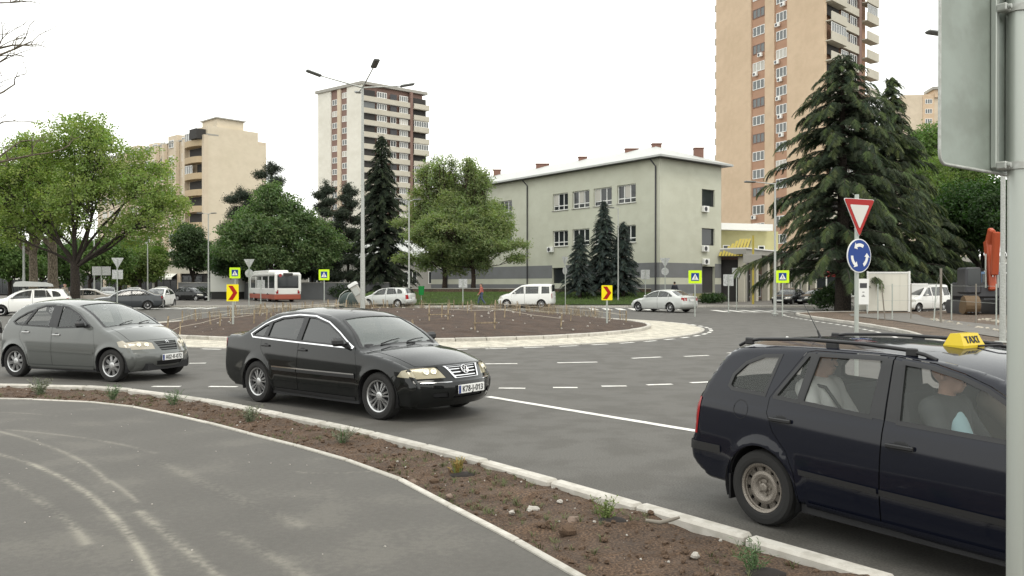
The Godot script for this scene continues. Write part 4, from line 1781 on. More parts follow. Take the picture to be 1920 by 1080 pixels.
func block(parent: Node3D, called: String, xf: Transform3D, u0: float, u1: float, v0: float, v1: float, z0: float, z1: float, m: Material) -> MeshInstance3D:
	var key := "b%.2f %.2f %.2f" % [u1 - u0, v1 - v0, z1 - z0]
	if not win_cache.has(key):
		var mb := Mb.new()
		mb.box(Vector3.ZERO, Vector3(u1 - u0, v1 - v0, z1 - z0))
		win_cache[key] = mb.mesh()
	var o := part(parent, called, win_cache[key], m)
	o.transform = xf * Transform3D(Basis(), Vector3((u0 + u1) * .5, (v0 + v1) * .5, (z0 + z1) * .5))
	return o


func air_con(parent: Node3D, xf: Transform3D, u: float, v: float) -> void:
	if not win_cache.has("ac"):
		var mb := Mb.new()
		mb.cbox(Vector3(0, 0, .16), Vector3(.85, .58, .3), .02)
		win_cache.ac = mb.mesh()
		var fan := Mb.new()
		fan.lathe(poly([.22, 0, .21, .012, .05, .006, 0, .012]), 16, Transform3D(Basis(Vector3.RIGHT, PI / 2), Vector3(-.1, 0, .312)))
		win_cache.fan = fan.mesh()
	var o := part(parent, "air_conditioner", win_cache.ac, M.upvc)
	o.transform = xf * Transform3D(Basis(), Vector3(u, v, 0))
	part(o, "fan_grille", win_cache.fan, M.steel_dark)


func build_buildings() -> void:
	mat("upvc", .78, .78, .75, .5)
	var wd := mat("window_dark", .030, .034, .036, .06)
	wd.metallic_specular = .5
	mat("window_grey", .13, .14, .14, .08)
	mat("curtain", .50, .48, .43, .8)
	worn(mat("render_green", .56, .565, .465, .9), T.wall, .045, T.wall, .21)
	worn(mat("render_grey", .19, .195, .20, .9), T.wall, .045, T.wall, .21)
	worn(mat("roof_white", .42, .43, .415, .5), T.wall, .2)
	worn(mat("chimney_brick", .21, .115, .09, .9), T.wall, .045, T.wall, .21)
	worn(mat("tan_render", .62, .475, .335, .9), T.wall, .045, T.wall, .21)
	worn(mat("tan_pale", .62, .53, .41, .9), T.wall, .045, T.wall, .21)
	worn(mat("orange_brick", .44, .265, .18, .9), T.wall, .045, T.wall, .21)
	worn(mat("brown_brick", .24, .155, .13, .9), T.wall, .045, T.wall, .21)
	worn(mat("cream_render", .54, .51, .43, .9), T.wall, .045, T.wall, .21)
	worn(mat("white_render", .72, .70, .63, .9), T.wall, .045, T.wall, .21)
	worn(mat("beige_render", .65, .575, .45, .9), T.wall, .045, T.wall, .21)
	worn(mat("ochre_render", .48, .375, .24, .9), T.wall, .045, T.wall, .21)
	worn(mat("concrete_grey", .36, .35, .32, .9), T.wall, .045, T.wall, .21)
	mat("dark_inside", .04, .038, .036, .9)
	worn(mat("podium_yellow", .48, .45, .24, .9), T.wall, .045, T.wall, .21)
	mat("canopy_yellow", .44, .35, .06, .5)
	mat("awning_pale", .66, .66, .60, .8)
	build_school()
	build_right_tower()
	build_mid_tower()
	build_left_block()
	build_low_rows()
	build_podium()


func build_school() -> void:
	var c := Vector2(13.5, 76)
	var ld := Vector2(-.60, .80)
	var rd := Vector2(.77, .64)
	var L := 40.0
	var R := 9.2
	var base := .9
	var top := 13.5
	var o := thing("school_building", "three storey pale green building with white hipped roof and grey bands behind the lawn", "building")
	# left wall: distances t are measured from the corner, u = L - t
	var xl := facade(c + ld * L, c, base)
	var xr := facade(c, c + rd * R, base)
	var lh := []
	var ts := [[3.06, 5.57], [6.31, 8.92], [9.55, 12.15], [12.83, 15.3], [22.5, 25.0], [25.8, 28.3], [29.0, 31.5], [32.2, 34.7]]
	for t: Array in ts:
		lh.append([L - t[1], 9.52 - base, L - t[0], 11.29 - base])
		lh.append([L - t[1], 5.74 - base, L - t[0], 7.4 - base])
	lh.append([L - 15.4, 1.87 - base, L - 13.2, 3.5 - base])
	var wl := wall_mesh(L, top - base, lh, .3)
	part(o, "wall", wl, M.render_green).transform = xl
	var rh := [[6.15, 9.3 - base, 8.15, 10.94 - base], [6.15, 5.53 - base, 8.15, 7.18 - base], [6.2, .02, 8.2, 3.5 - base]]
	part(o, "wall", wall_mesh(R, top - base, rh, .3), M.render_green).transform = xr
	var back := facade(c + rd * R, c + rd * R + ld * L, base)
	part(o, "wall", wall_mesh(L, top - base, [], .3), M.render_green).transform = back
	part(o, "wall", wall_mesh(R, top - base, [], .3), M.render_green).transform = facade(c + rd * R + ld * L, c + ld * L, base)
	for t: Array in ts:
		for row: Array in [[9.52, 1.77], [5.74, 1.66]]:
			window(o, xl, L - t[1], row[0] - base, -.2, t[1] - t[0], row[1], 3, .27, M.upvc, M.window_dark, .085)
			block(o, "window_sill", xl, L - t[1] - .08, L - t[0] + .08, row[0] - base - .07, row[0] - base - .003, -.1, .08, M.concrete_grey)
	for i in 4:
		# pale blinds behind some of the panes
		block(o, "window_blind", xl, L - ts[i][1] + (.95 if i % 2 == 0 else .12), L - ts[i][1] + (1.6 if i % 2 == 0 else .78), 9.52 - base + .55, 9.52 - base + 1.66, -.19, -.17, M.curtain)
	for row: Array in [[9.3, 1.64], [5.53, 1.65]]:
		window(o, xr, 6.15, row[0] - base, -.2, 2.0, row[1], 1, 0, M.steel_dark)
	block(o, "doorway", xr, 6.2, 8.2, .02, 3.5 - base, -.32, -.28, M.dark_inside)
	block(o, "dark_window", xl, L - 15.4, L - 13.2, 1.87 - base, 3.5 - base, -.28, -.25, M.window_dark)
	air_con(o, xl, L - 15.5, 5.45 - base)
	air_con(o, xr, 6.5, 9.0 - base)
	air_con(o, xr, 6.5, 5.2 - base)
	air_con(o, xr, 6.6, 3.95 - base)
	# painted bands, a little proud of the wall
	for b: Array in [[2.4, 3.77], [base, 1.77]]:
		block(o, "painted_band", xl, 15.4 if false else L - 13.2, L, b[0] - base, b[1] - base, 0, .012, M.render_grey)
		block(o, "painted_band", xl, 0, L - 15.4, b[0] - base, b[1] - base, 0, .012, M.render_grey)
		block(o, "painted_band", xr, .012, 6.2, b[0] - base, b[1] - base, 0, .012, M.render_grey)
		block(o, "painted_band", xr, 8.2, R, b[0] - base, b[1] - base, 0, .012, M.render_grey)
	for t: float in [.45, 19.6, 36.0]:
		var dp := Mb.new()
		dp.tube([Vector3(L - t, .2, .1), Vector3(L - t, top - base - .9, .1), Vector3(L - t - .1, top - base - .3, .7)], [.07, .07, .07], 8)
		part(o, "downpipe", dp, M.steel_dark).transform = xl
	# hipped roof with an overhang
	var ov := .85
	var P := func(a: float, b: float, y: float) -> Vector3:
		var q := c + ld * a + rd * b
		return Vector3(q.x, y, -q.y)
	var rf := Mb.new()
	var e := [P.call(-ov, -ov, top), P.call(-ov, R + ov, top), P.call(L + ov, R + ov, top), P.call(L + ov, -ov, top)]
	var r0: Vector3 = P.call(R * .5, R * .5, top + 1.95)
	var r1: Vector3 = P.call(L - R * .5, R * .5, top + 1.95)
	var dn := Vector3(0, -.18, 0)
	rf.tri(e[0], e[1], r0)
	rf.quad(e[1], e[2], r1, r0)
	rf.tri(e[2], e[3], r1)
	rf.quad(e[3], e[0], r0, r1)
	for i in 4:
		rf.quad(e[i] + dn, e[(i + 1) % 4] + dn, e[(i + 1) % 4], e[i])
	var roof := part(o, "roof", rf, M.roof_white)
	var sf := Mb.new()
	sf.quad(e[0] + dn, e[3] + dn, e[2] + dn, e[1] + dn)
	part(roof, "soffit", sf, M.steel_dark)
	for q: Array in [[1.6, 7.6, .9, .75], [4.8, 4.9, .9, .35], [8.0, 4.6, 1.3, .12], [15.5, 4.6, .9, .2], [22.5, 4.6, 1.5, .25], [31.5, 4.6, .9, .55]]:
		var ch := Mb.new()
		var edge: float = minf(minf(q[0], q[1]), R - q[1]) + ov
		var p: Vector3 = P.call(q[0], q[1], top + 1.95 * edge / (R * .5 + ov))
		ch.cbox(Vector3(0, q[3] * .5 - .3, 0), Vector3(q[2], .6 + q[3], .7), .02)
		ch.cbox(Vector3(0, q[3] + .04, 0), Vector3(q[2] + .14, .09, .82), .02)
		part(roof, "chimney", ch, M.chimney_brick, p)
	# low wall along the foot of the building
	var lw := thing("garden_wall", "low brown parapet wall along the top of the lawn before the school", "wall")
	block(lw, "wall_body", facade(Vector2(-12, 76.5), Vector2(12.6, 75.2), .6), 0, 24.6, 0, .75, -.1, .1, M.soil_dry)
	block(lw, "coping", facade(Vector2(-12, 76.5), Vector2(12.6, 75.2), .6), 0, 24.6, .753, .82, -.14, .14, M.concrete_grey)


func prism_body(parent: Node3D, called: String, p: Array, y0: float, y1: float, m: Material) -> void:
	var mb := Mb.new()
	var q := PackedVector2Array()
	for v: Vector2 in p:
		q.append(v)
	mb.prism(q, y0, y1, Transform3D(Basis(Vector3.RIGHT, Vector3(0, 0, -1), Vector3.UP), Vector3.ZERO))
	part(parent, called, mb, m)


func build_right_tower() -> void:
	var A := Vector2(34.1, 139.3)
	var B := Vector2(44.3, 118.2)
	var C := Vector2(55.6, 129)
	var o := thing("tower_block", "tall tan tower block with two orange window columns, rising out of view", "building")
	var top := 52.0
	var f := 2.8
	var D := A + C - B
	var ctr := (A + C) * .5
	prism_body(o, "core", [A.lerp(ctr, .07), B.lerp(ctr, .07), C.lerp(ctr, .07), D.lerp(ctr, .07)], 0, top, M.orange_brick)
	var xa := facade(A, B)
	var la := (B - A).length()
	for q: Array in [[0, 8.4], [11.5, 13.5], [16.2, la]]:
		block(o, "wall_panel", xa, q[0], q[1], 3.5, top, -.45, 0, M.tan_render)
	for col: Array in [[8.4, 11.5, 2.2], [13.5, 16.2, .2]]:
		block(o, "spandrel_strip", xa, col[0], col[1], 3.5, top, -.5, -.25, M.orange_brick)
		var v: float = 5.6 + col[2]
		var i := 0
		while v < top - 2:
			var kind := rng.randi() % 9
			window(o, xa, col[0] + .25, v - .7, -.2, col[1] - col[0] - .5, 1.45, 3, 0, M.upvc if kind != 0 else M.brown_brick, M.curtain if kind in [1, 2] else M.window_grey, .10)
			if rng.randf() < .4:
				air_con(o, xa, col[0] + rng.randf_range(.6, 2.2), v - 1.15)
			v += f
			i += 1
	# balconies on the other face
	var xb := facade(B, C)
	var lb := (C - B).length()
	var n := int(top / f)
	for i in range(2, n):
		var y := i * f
		block(o, "balcony_parapet", xb, .2, 5.0, y, y + 1.15, .9, 1.05, M.cream_render)
		block(o, "balcony_slab", xb, .2, 5.0, y - .15, y, -.3, 1.05, M.cream_render)
		block(o, "parapet_band", xb, 5.0, lb - 4.0, y, y + 1.15, -.2, .25, M.cream_render)
		block(o, "balcony_parapet", xb, lb - 3.6, lb + .4, y - .3, y + .85, .9, 1.05, M.cream_render)
		block(o, "balcony_slab", xb, lb - 3.6, lb + .4, y - .45, y - .3, -.3, 1.05, M.cream_render)
		if rng.randf() < .65:
			window(o, xb, .3, y + 1.15, .9, 4.6, 1.35, 6, 0, M.upvc, M.window_grey, .08, "balcony_glazing")
		else:
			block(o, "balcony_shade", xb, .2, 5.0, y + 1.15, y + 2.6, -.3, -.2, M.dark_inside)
		window(o, xb, 5.3, y + 1.2, .0, 2.3, 1.35, 3, 0, M.upvc, M.window_grey, .09)
		window(o, xb, 8.2, y + 1.2, .0, 2.3, 1.35, 3, 0, M.upvc, M.window_dark, .09)
		if rng.randf() < .4:
			window(o, xb, lb - 3.4, y + .85, .9, 3.6, 1.35, 5, 0, M.upvc, M.window_grey, .08, "balcony_glazing")
	block(o, "stair_strip", xb, 10.8, 11.6, 3, top, -.3, .3, M.brown_brick)
	# a row of balcony ends that shows past the left edge
	for i in range(2, n):
		block(o, "balcony_end", xa, -1.1, 0, i * f, i * f + 1.1, -3.2, -.6, M.cream_render)
	var far := thing("distant_tower", "distant pale tower block half hidden by the big grey sign plate", "building")
	var a2 := Vector2(116, 248)
	var b2 := Vector2(135, 246)
	prism_body(far, "core", [a2, b2, b2 + Vector2(3, 16), a2 + Vector2(3, 16)], 0, 58, M.tan_pale)
	var x2 := facade(a2, b2)
	block(far, "brick_strip", x2, 6.0, 9.2, 2, 57.8, 0, .2, M.tan_render)
	block(far, "roof_cap", x2, 8.5, 19.2, 59.3, 60.1, -6, 1.0, M.concrete_grey)
	block(far, "lift_tower", x2, 9.2, 18.5, 57, 59.3, -5, .5, M.tan_render)
	for i in 19:
		window(far, x2, 6.6, 3 + i * 2.9, .22, 2.0, 1.4, 3, 0, M.upvc, M.window_grey, .12)
		block(far, "balcony", x2, 13.5, 17.5, 2.6 + i * 2.9, 3.6 + i * 2.9, 0, 1.0, M.tan_render)


func build_mid_tower() -> void:
	var A := Vector2(-47.8, 205.5)
	var B := Vector2(-35, 195)
	var C := Vector2(-21.3, 206.6)
	var o := thing("tower_block", "pale tower block with cream balcony bands standing behind the tall lamp mast", "building")
	var top := 48.6
	var f := 2.8
	var D := A + C - B
	var ctr := (A + C) * .5
	prism_body(o, "core", [A.lerp(ctr, .07), B.lerp(ctr, .07), C.lerp(ctr, .07), D.lerp(ctr, .07)], 0, top, M.brown_brick)
	prism_body(o, "roof_slab", [A.lerp(ctr, -.06), B.lerp(ctr, -.03), C.lerp(ctr, -.03), D.lerp(ctr, -.06)], top, top + .7, M.concrete_grey)
	var xa := facade(A, B)
	var la := (B - A).length()
	for q: Array in [[0, 5.0], [11.0, la]]:
		block(o, "wall_panel", xa, q[0], q[1], 0, top, -.4, .1, M.white_render)
	block(o, "wall_panel", xa, 7.4, 8.7, 0, top, -.4, .1, M.tan_pale)
	for col: Array in [[5.0, 7.4, 1.0], [8.7, 11.0, 2.2]]:
		block(o, "spandrel_strip", xa, col[0], col[1], 0, top, -.4, -.2, M.brown_brick)
		for i in 16:
			window(o, xa, col[0] + .3, 2.0 + col[2] + i * f, -.15, 1.8, 1.35, 2, 0, M.upvc, M.curtain if rng.randf() < .35 else M.window_grey, .12)
	var xb := facade(B, C)
	var lb := (C - B).length()
	for i in range(3, 17):
		var y := i * f
		block(o, "parapet_band", xb, .1, lb - 4.9, y, y + 1.15, .2, .35, M.cream_render)
		block(o, "floor_slab", xb, .1, lb + .3, y - .12, y, -.3, .34, M.concrete_grey)
		block(o, "balcony_parapet", xb, lb - 4.2, lb + .3, y - .05, y + 1.05, .85, 1.0, M.cream_render)
		block(o, "balcony_floor", xb, lb - 4.2, lb + .3, y - .22, y - .06, -.2, .98, M.cream_render)
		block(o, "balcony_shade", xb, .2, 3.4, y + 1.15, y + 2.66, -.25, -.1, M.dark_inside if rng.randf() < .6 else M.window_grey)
		window(o, xb, 3.9, y + 1.2, .0, 2.7, 1.4, 4, 0, M.upvc, M.window_grey, .13)
		if rng.randf() < .35:
			window(o, xb, 7.6, y + 1.2, .0, 1.6, 1.4, 2, 0, M.upvc, M.window_dark, .1)
		else:
			block(o, "shutter", xb, 7.6, 9.4, y + 1.2, y + 2.55, -.05, .02, M.steel_dark)
		window(o, xb, 10.2, y + 1.2, .0, 2.4, 1.4, 4, 0, M.upvc, M.curtain if rng.randf() < .2 else M.window_grey, .13)
		if rng.randf() < .3:
			window(o, xb, lb - 4.1, y + 1.05, .86, 4.2, 1.4, 6, 0, M.upvc, M.window_grey, .1, "balcony_glazing")
		else:
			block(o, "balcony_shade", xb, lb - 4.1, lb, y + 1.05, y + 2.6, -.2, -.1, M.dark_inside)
	block(o, "stair_strip", xb, lb - 4.9, lb - 4.2, 0, top, -.2, .5, M.brown_brick)


func build_left_block() -> void:
	var B := Vector2(-51.9, 142)
	var d := Vector2(-.744, .668)
	var L := 46.0
	var A := B + d * L
	var C := Vector2(-44.3, 150)
	var o := thing("apartment_block", "beige apartment slab with blank end wall and stacked ochre balconies", "building")
	var top := 28.4
	var f := 2.82
	var D := A + C - B
	var ctr := (A + C) * .5
	prism_body(o, "core", [A.lerp(ctr, .01), B.lerp(ctr, .01), C, D], 0, top - 1.2, M.tan_pale)
	var xg := facade(B, C)
	var lg := (C - B).length()
	block(o, "end_wall", xg, 0, lg - 1.6, 0, top + .4, -.5, .05, M.beige_render)
	block(o, "end_wall", xg, lg - 1.6, lg, 0, top - 1.8, -.5, .05, M.beige_render)
	block(o, "roof_house", xg, 2.0, 7.0, top + .4, top + 2.0, -6, -.6, M.beige_render)
	block(o, "roof_house_slab", xg, 1.7, 7.3, top + 2.0, top + 2.2, -6.3, -.3, M.concrete_grey)
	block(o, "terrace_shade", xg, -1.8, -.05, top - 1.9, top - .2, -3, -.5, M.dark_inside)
	var xa := facade(A, B)
	block(o, "terrace_roof", xa, 0, L + .1, top - 1.2, top - .95, -6, .1, M.concrete_grey)
	for q: Array in [[L - 3.5, 1.6], [L - 9, 1.0], [L - 14, 1.4], [L - 22, .9], [L - 30, 1.3]]:
		block(o, "roof_hut", xa, q[0] - 2, q[0] + 1.5, top - .95, top - .95 + q[1], -5, -.8, M.tan_pale)
	# ochre balconies with a bowed front, one for each floor
	var bow := PackedVector2Array()
	for i in 13:
		var a := PI * i / 12
		bow.append(Vector2(3.1 * cos(a), 1.45 * pow(sin(a), .6)))
	var bm := Mb.new()
	bm.prism(bow, 0, 1.05, Transform3D(Basis(Vector3.RIGHT, Vector3(0, 0, 1), Vector3(0, 1, 0)), Vector3.ZERO))
	var bmesh := bm.mesh()
	for i in range(1, 10):
		var y := i * f
		var b := part(o, "balcony", bmesh, M.ochre_render)
		b.transform = xa * Transform3D(Basis(), Vector3(L - 3.6, y, 0))
		if rng.randf() < .55:
			window(o, xa, L - 6.2, y + 1.08, .9, 2.6, 1.5, 4, 0, M.upvc, M.window_grey, .12, "balcony_glazing")
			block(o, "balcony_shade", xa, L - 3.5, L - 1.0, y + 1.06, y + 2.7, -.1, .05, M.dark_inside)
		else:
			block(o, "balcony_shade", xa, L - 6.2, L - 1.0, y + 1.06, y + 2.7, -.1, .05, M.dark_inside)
		window(o, xa, L - 9.0, y + 1.0, .05, 1.5, 1.4, 2, 0, M.upvc, M.window_dark, .12)
		for c in 10:
			var u := L - 14.0 - c * 3.2
			var lit := rng.randf()
			window(o, xa, u, y + 1.0, .05, 1.9, 1.4, 3 if lit < .5 else 2, 0, M.upvc, M.curtain if lit < .2 else M.window_grey, .12)
	for u: float in [L - .25, L - 7.2, L - 10.4, L - 15.0, L - 18.2, L - 24.6, L - 31.0]:
		block(o, "pilaster", xa, u - .4, u + .4, 0, top - 1.2, 0, .7, M.tan_pale)


func build_low_rows() -> void:
	# shops at street level on the left
	var A := Vector2(-88, 128)
	var B := Vector2(-44, 120)
	var o := thing("shop_row", "long low row of shops with pale awnings under the trees", "building")
	var x := facade(A, B)
	var l := (B - A).length()
	var D := Vector2(1.5, 9)
	prism_body(o, "core", [A + D * .02, B + D * .02, B + D, A + D], 0, 4.6, M.dark_inside)
	block(o, "fascia", x, 0, l, 3.3, 4.9, -.2, .15, M.cream_render)
	block(o, "roof_edge", x, -.3, l + .3, 4.9, 5.1, -6, .5, M.concrete_grey)
	var u := .5
	var k := 0
	while u < l - 4:
		block(o, "shop_pier", x, u - .35, u + .15, 0, 3.3, -.1, .2, M.tan_pale if k % 3 else M.concrete_grey)
		window(o, x, u + .3, .3, .02, 3.2, 2.7, 3, .75, M.steel_dark, M.window_dark, .08, "shop_window")
		if k % 4 != 2:
			var aw := Mb.new()
			aw.quad(Vector3(u + .2, 2.75, 1.5), Vector3(u + 3.6, 2.75, 1.5), Vector3(u + 3.6, 3.3, .16), Vector3(u + .2, 3.3, .16))
			aw.quad(Vector3(u + .2, 2.45, 1.5), Vector3(u + 3.6, 2.45, 1.5), Vector3(u + 3.6, 2.75, 1.5), Vector3(u + .2, 2.75, 1.5))
			part(o, "awning", aw, M.awning_pale).transform = x
		u += 4.0
		k += 1
	# white kiosk panels beside the lamp post
	var kx := facade(Vector2(-34.8, 96), Vector2(-31.4, 95.2))
	var ks := thing("kiosk", "white boxy kiosk wall standing behind the pole left of the bus", "kiosk")
	block(ks, "front_panel", kx, 0, 3.6, .9, 3.5, -2, 0, M.awning_pale)
	block(ks, "plinth", kx, .1, 3.5, 0, .9, -1.9, -.1, M.dark_inside)
	# pale hall behind the trees in the middle
	var h := thing("hall_building", "low pale grey hall with a white pitched roof behind the dark conifers", "building")
	var ha := Vector2(-36, 128)
	var hb := Vector2(-8, 118)
	var hx := facade(ha, hb)
	prism_body(h, "walls", [ha, hb, hb + Vector2(3, 9), ha + Vector2(3, 9)], 0, 5.6, M.concrete_grey)
	var hl := (hb - ha).length()
	var rm := Mb.new()
	rm.quad(Vector3(-.6, 5.6, .6), Vector3(hl + .6, 5.6, .6), Vector3(hl + .6, 8.4, -5), Vector3(-.6, 8.4, -5))
	rm.quad(Vector3(hl + .6, 5.6, -10), Vector3(-.6, 5.6, -10), Vector3(-.6, 8.4, -5), Vector3(hl + .6, 8.4, -5))
	part(h, "roof", rm, M.roof_white).transform = hx
	for i in 7:
		window(h, hx, 1.5 + i * 4.0, 1.8, .02, 2.2, 1.8, 3, 0, M.upvc, M.window_dark, .09)
	# wall of dark grey planks along the pavement
	var w := thing("boundary_wall", "long low grey boundary wall behind the bus and tree trunks", "wall")
	var wx := facade(Vector2(-40, 100), Vector2(-13.2, 90))
	block(w, "wall_body", wx, 0, 28.6, 0, 1.9, -.15, .15, M.render_grey)
	block(w, "coping", wx, 0, 28.6, 1.903, 2.0, -.2, .2, M.concrete_grey)


func build_podium() -> void:
	var o := thing("podium_building", "yellowish podium with white canopy slab at the foot of the tan tower", "building")
	var A := Vector2(24.0, 96)
	var B := Vector2(31.5, 98.5)
	var x := facade(A, B)
	var l := (B - A).length()
	block(o, "wall", x, 0, l, 0, 8.0, -6, 0, M.podium_yellow)
	block(o, "canopy_slab", x, -.6, l - 1.6, 8.0, 8.75, -6, 1.2, M.upvc)
	for u: float in [.35, 5.1]:
		window(o, x, u, 4.6, .03, .9, 1.7, 1, 0, M.upvc, M.window_dark, .1)
	# colonnade running back from the street
	var c := thing("colonnade", "row of pale square columns carrying a flat roof beside the parked black cars", "building")
	var a := Vector2(22.6, 81)
	var b := Vector2(38.5, 103)
	var cx := facade(a, b)
	var cl := (b - a).length()
	var n := 8
	for i in n:
		block(c, "column", cx, i * cl / n, i * cl / n + .62, 0, 4.7, -.62, 0, M.cream_render)
	block(c, "roof_slab", cx, -.6, cl, 4.7, 5.2, -5, .4, M.concrete_grey)
	block(c, "roof_trim", cx, -.6, cl, 5.2, 5.32, -5, .5, M.upvc)
	block(c, "back_wall", cx, 0, cl, 0, 4.7, -4.4, -4.2, M.brown_brick)
	for i in n - 1:
		window(c, cx, i * cl / n + .9, .3, -4.18, 2.2, 2.6, 2, .7, M.upvc, M.window_dark, .09, "shop_window")
	# yellow ribbed gable roof over the entrance
	var g := thing("entrance_canopy", "small gabled canopy roof of yellow ribs over a dark entrance", "canopy")
	var gx := facade(Vector2(20.6, 82.2), Vector2(22.9, 81.4))
	var W := 2.4
	for i in 9:
		var mb := Mb.new()
		var u := i * .29
		var top := minf(1.0, .25 + i * .16)
		var p0 := Vector3(u, 4.5, .9)
		var p1 := Vector3(u + .45 * top, 4.5 + 1.7 * top, .9 - 1.3 * top)
		var w := Vector3(.11, 0, 0)
		var up := Vector3(0, .05, .05)
		mb.quad(p0 - w + up, p0 + w + up, p1 + w + up, p1 - w + up)
		mb.quad(p0 + w, p0 - w, p1 - w, p1 + w)
		mb.quad(p0 - w, p0 + w, p0 + w + up, p0 - w + up)
		mb.quad(p0 + w, p1 + w, p1 + w + up, p0 + w + up)
		mb.quad(p1 - w, p0 - w, p0 - w + up, p1 - w + up)
		part(g, "roof_rib", mb, M.canopy_yellow).transform = gx
	var sheet_ := Mb.new()
	sheet_.quad(Vector3(-.1, 4.44, .9), Vector3(2.5, 4.44, .9), Vector3(2.9, 6.1, -.4), Vector3(.2, 4.9, .3))
	part(g, "roof_sheet", sheet_, M.steel_dark).transform = gx
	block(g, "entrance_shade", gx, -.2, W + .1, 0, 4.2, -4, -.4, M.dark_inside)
	block(g, "post", gx, -.12, .02, 0, 4.3, 0, .14, M.concrete_grey)
	block(g, "post", gx, W, W + .14, 0, 4.3, 0, .14, M.concrete_grey)
	# glazed fronts beyond the colonnade
	var s := thing("glazed_shops", "white framed shop fronts beyond the colonnade, partly behind the big conifer", "building")
	var sx := facade(Vector2(36, 108), Vector2(62, 100))
	block(s, "core", sx, 0, 27, 0, 5.2, -6, -.3, M.concrete_grey)
	for i in 9:
		window(s, sx, i * 3.0 + .2, .2, -.2, 2.6, 4.2, 2, .7, M.upvc, M.window_dark, .16, "shop_window")


# ---------------------------------------------------------------- trees
func leaf_clump(seed_: int, n: int, rad: float, ll: float, lw: float, flat := .6) -> ArrayMesh:
	var r := RandomNumberGenerator.new()
	r.seed = seed_
	var mb := Mb.new()
	for i in n:
		var c := Vector3(r.randfn(0, .5), r.randfn(0, .5) * flat, r.randfn(0, .5)) * rad
		var d := Vector3(r.randfn(), r.randfn() * .6 - .25, r.randfn()).normalized()
		var s := d.cross(Vector3(r.randfn(), r.randfn(), r.randfn()).normalized()).normalized() * lw * .5
		var l := ll * r.randf_range(.7, 1.25)
		var m := c + d * l * .45
		var t := c + d * l
		mb.tri(c, m + s, t)
		mb.tri(c, t, m - s)
	return mb.mesh()


func needle_spray(seed_: int, pairs: int, ll: float, droop: float, w: float) -> ArrayMesh:
	# along +x, unit length; side twigs hang a little
	var r := RandomNumberGenerator.new()
	r.seed = seed_
	var mb := Mb.new()
	for i in pairs:
		var u := (i + .3) / pairs
		var c := Vector3(u, -droop * u * u, 0)
		for sg: float in [-1.0, 1.0]:
			var l := ll * (1.05 - .65 * u) * r.randf_range(.7, 1.2)
			var d := Vector3(r.randf_range(.35, .75), -r.randf_range(.1, .5) - droop * .6, sg * r.randf_range(.6, 1.0)).normalized()
			var up := Vector3(r.randf_range(-.3, .3), 1, r.randf_range(-.3, .3)).normalized()
			var s := d.cross(up).normalized() * w
			mb.tri(c - s, c + s, c + d * l)
			var h := Vector3(0, w * 1.3, 0)
			mb.tri(c - h, c + h, c + d * l * .9)
	mb.tri(Vector3(.7, -droop * .5, -w), Vector3(.7, -droop * .5, w), Vector3(1.12, -droop * 1.25, 0))
	return mb.mesh()


func leafy(called: String, r: float, g: float, b: float, back := .5) -> StandardMaterial3D:
	var m := mat(called, 1, 1, 1, .75)
	m.albedo_color = Color(1, 1, 1)
	m.vertex_color_use_as_albedo = true
	m.backlight_enabled = true
	m.backlight = lin(back * r / g, back, back * b / g)
	return m


func tint(r: RandomNumberGenerator, c: Color, v: float) -> Color:
	var k := 1.0 + r.randf_range(-v, v)
	return Color(c.r * k * (1 + r.randf_range(-.12, .12)), c.g * k, c.b * k * (1 + r.randf_range(-.15, .15)))


func limb(mb: Mb, r: RandomNumberGenerator, a: Vector3, b: Vector3, ra: float, rb: float, sag: float, sides := 6) -> Array:
	var pts := []
	var rad := []
	var side := Vector3(r.randfn(), r.randfn() * .3, r.randfn()) * (b - a).length() * .05
	for i in 6:
		var u := i / 5.0
		pts.append(a.lerp(b, u) + Vector3(0, sag * sin(u * PI), 0) + side * sin(u * PI * 1.7))
		rad.append(lerpf(ra, rb, pow(u, .8)))
	mb.tube(pts, rad, sides)
	return pts


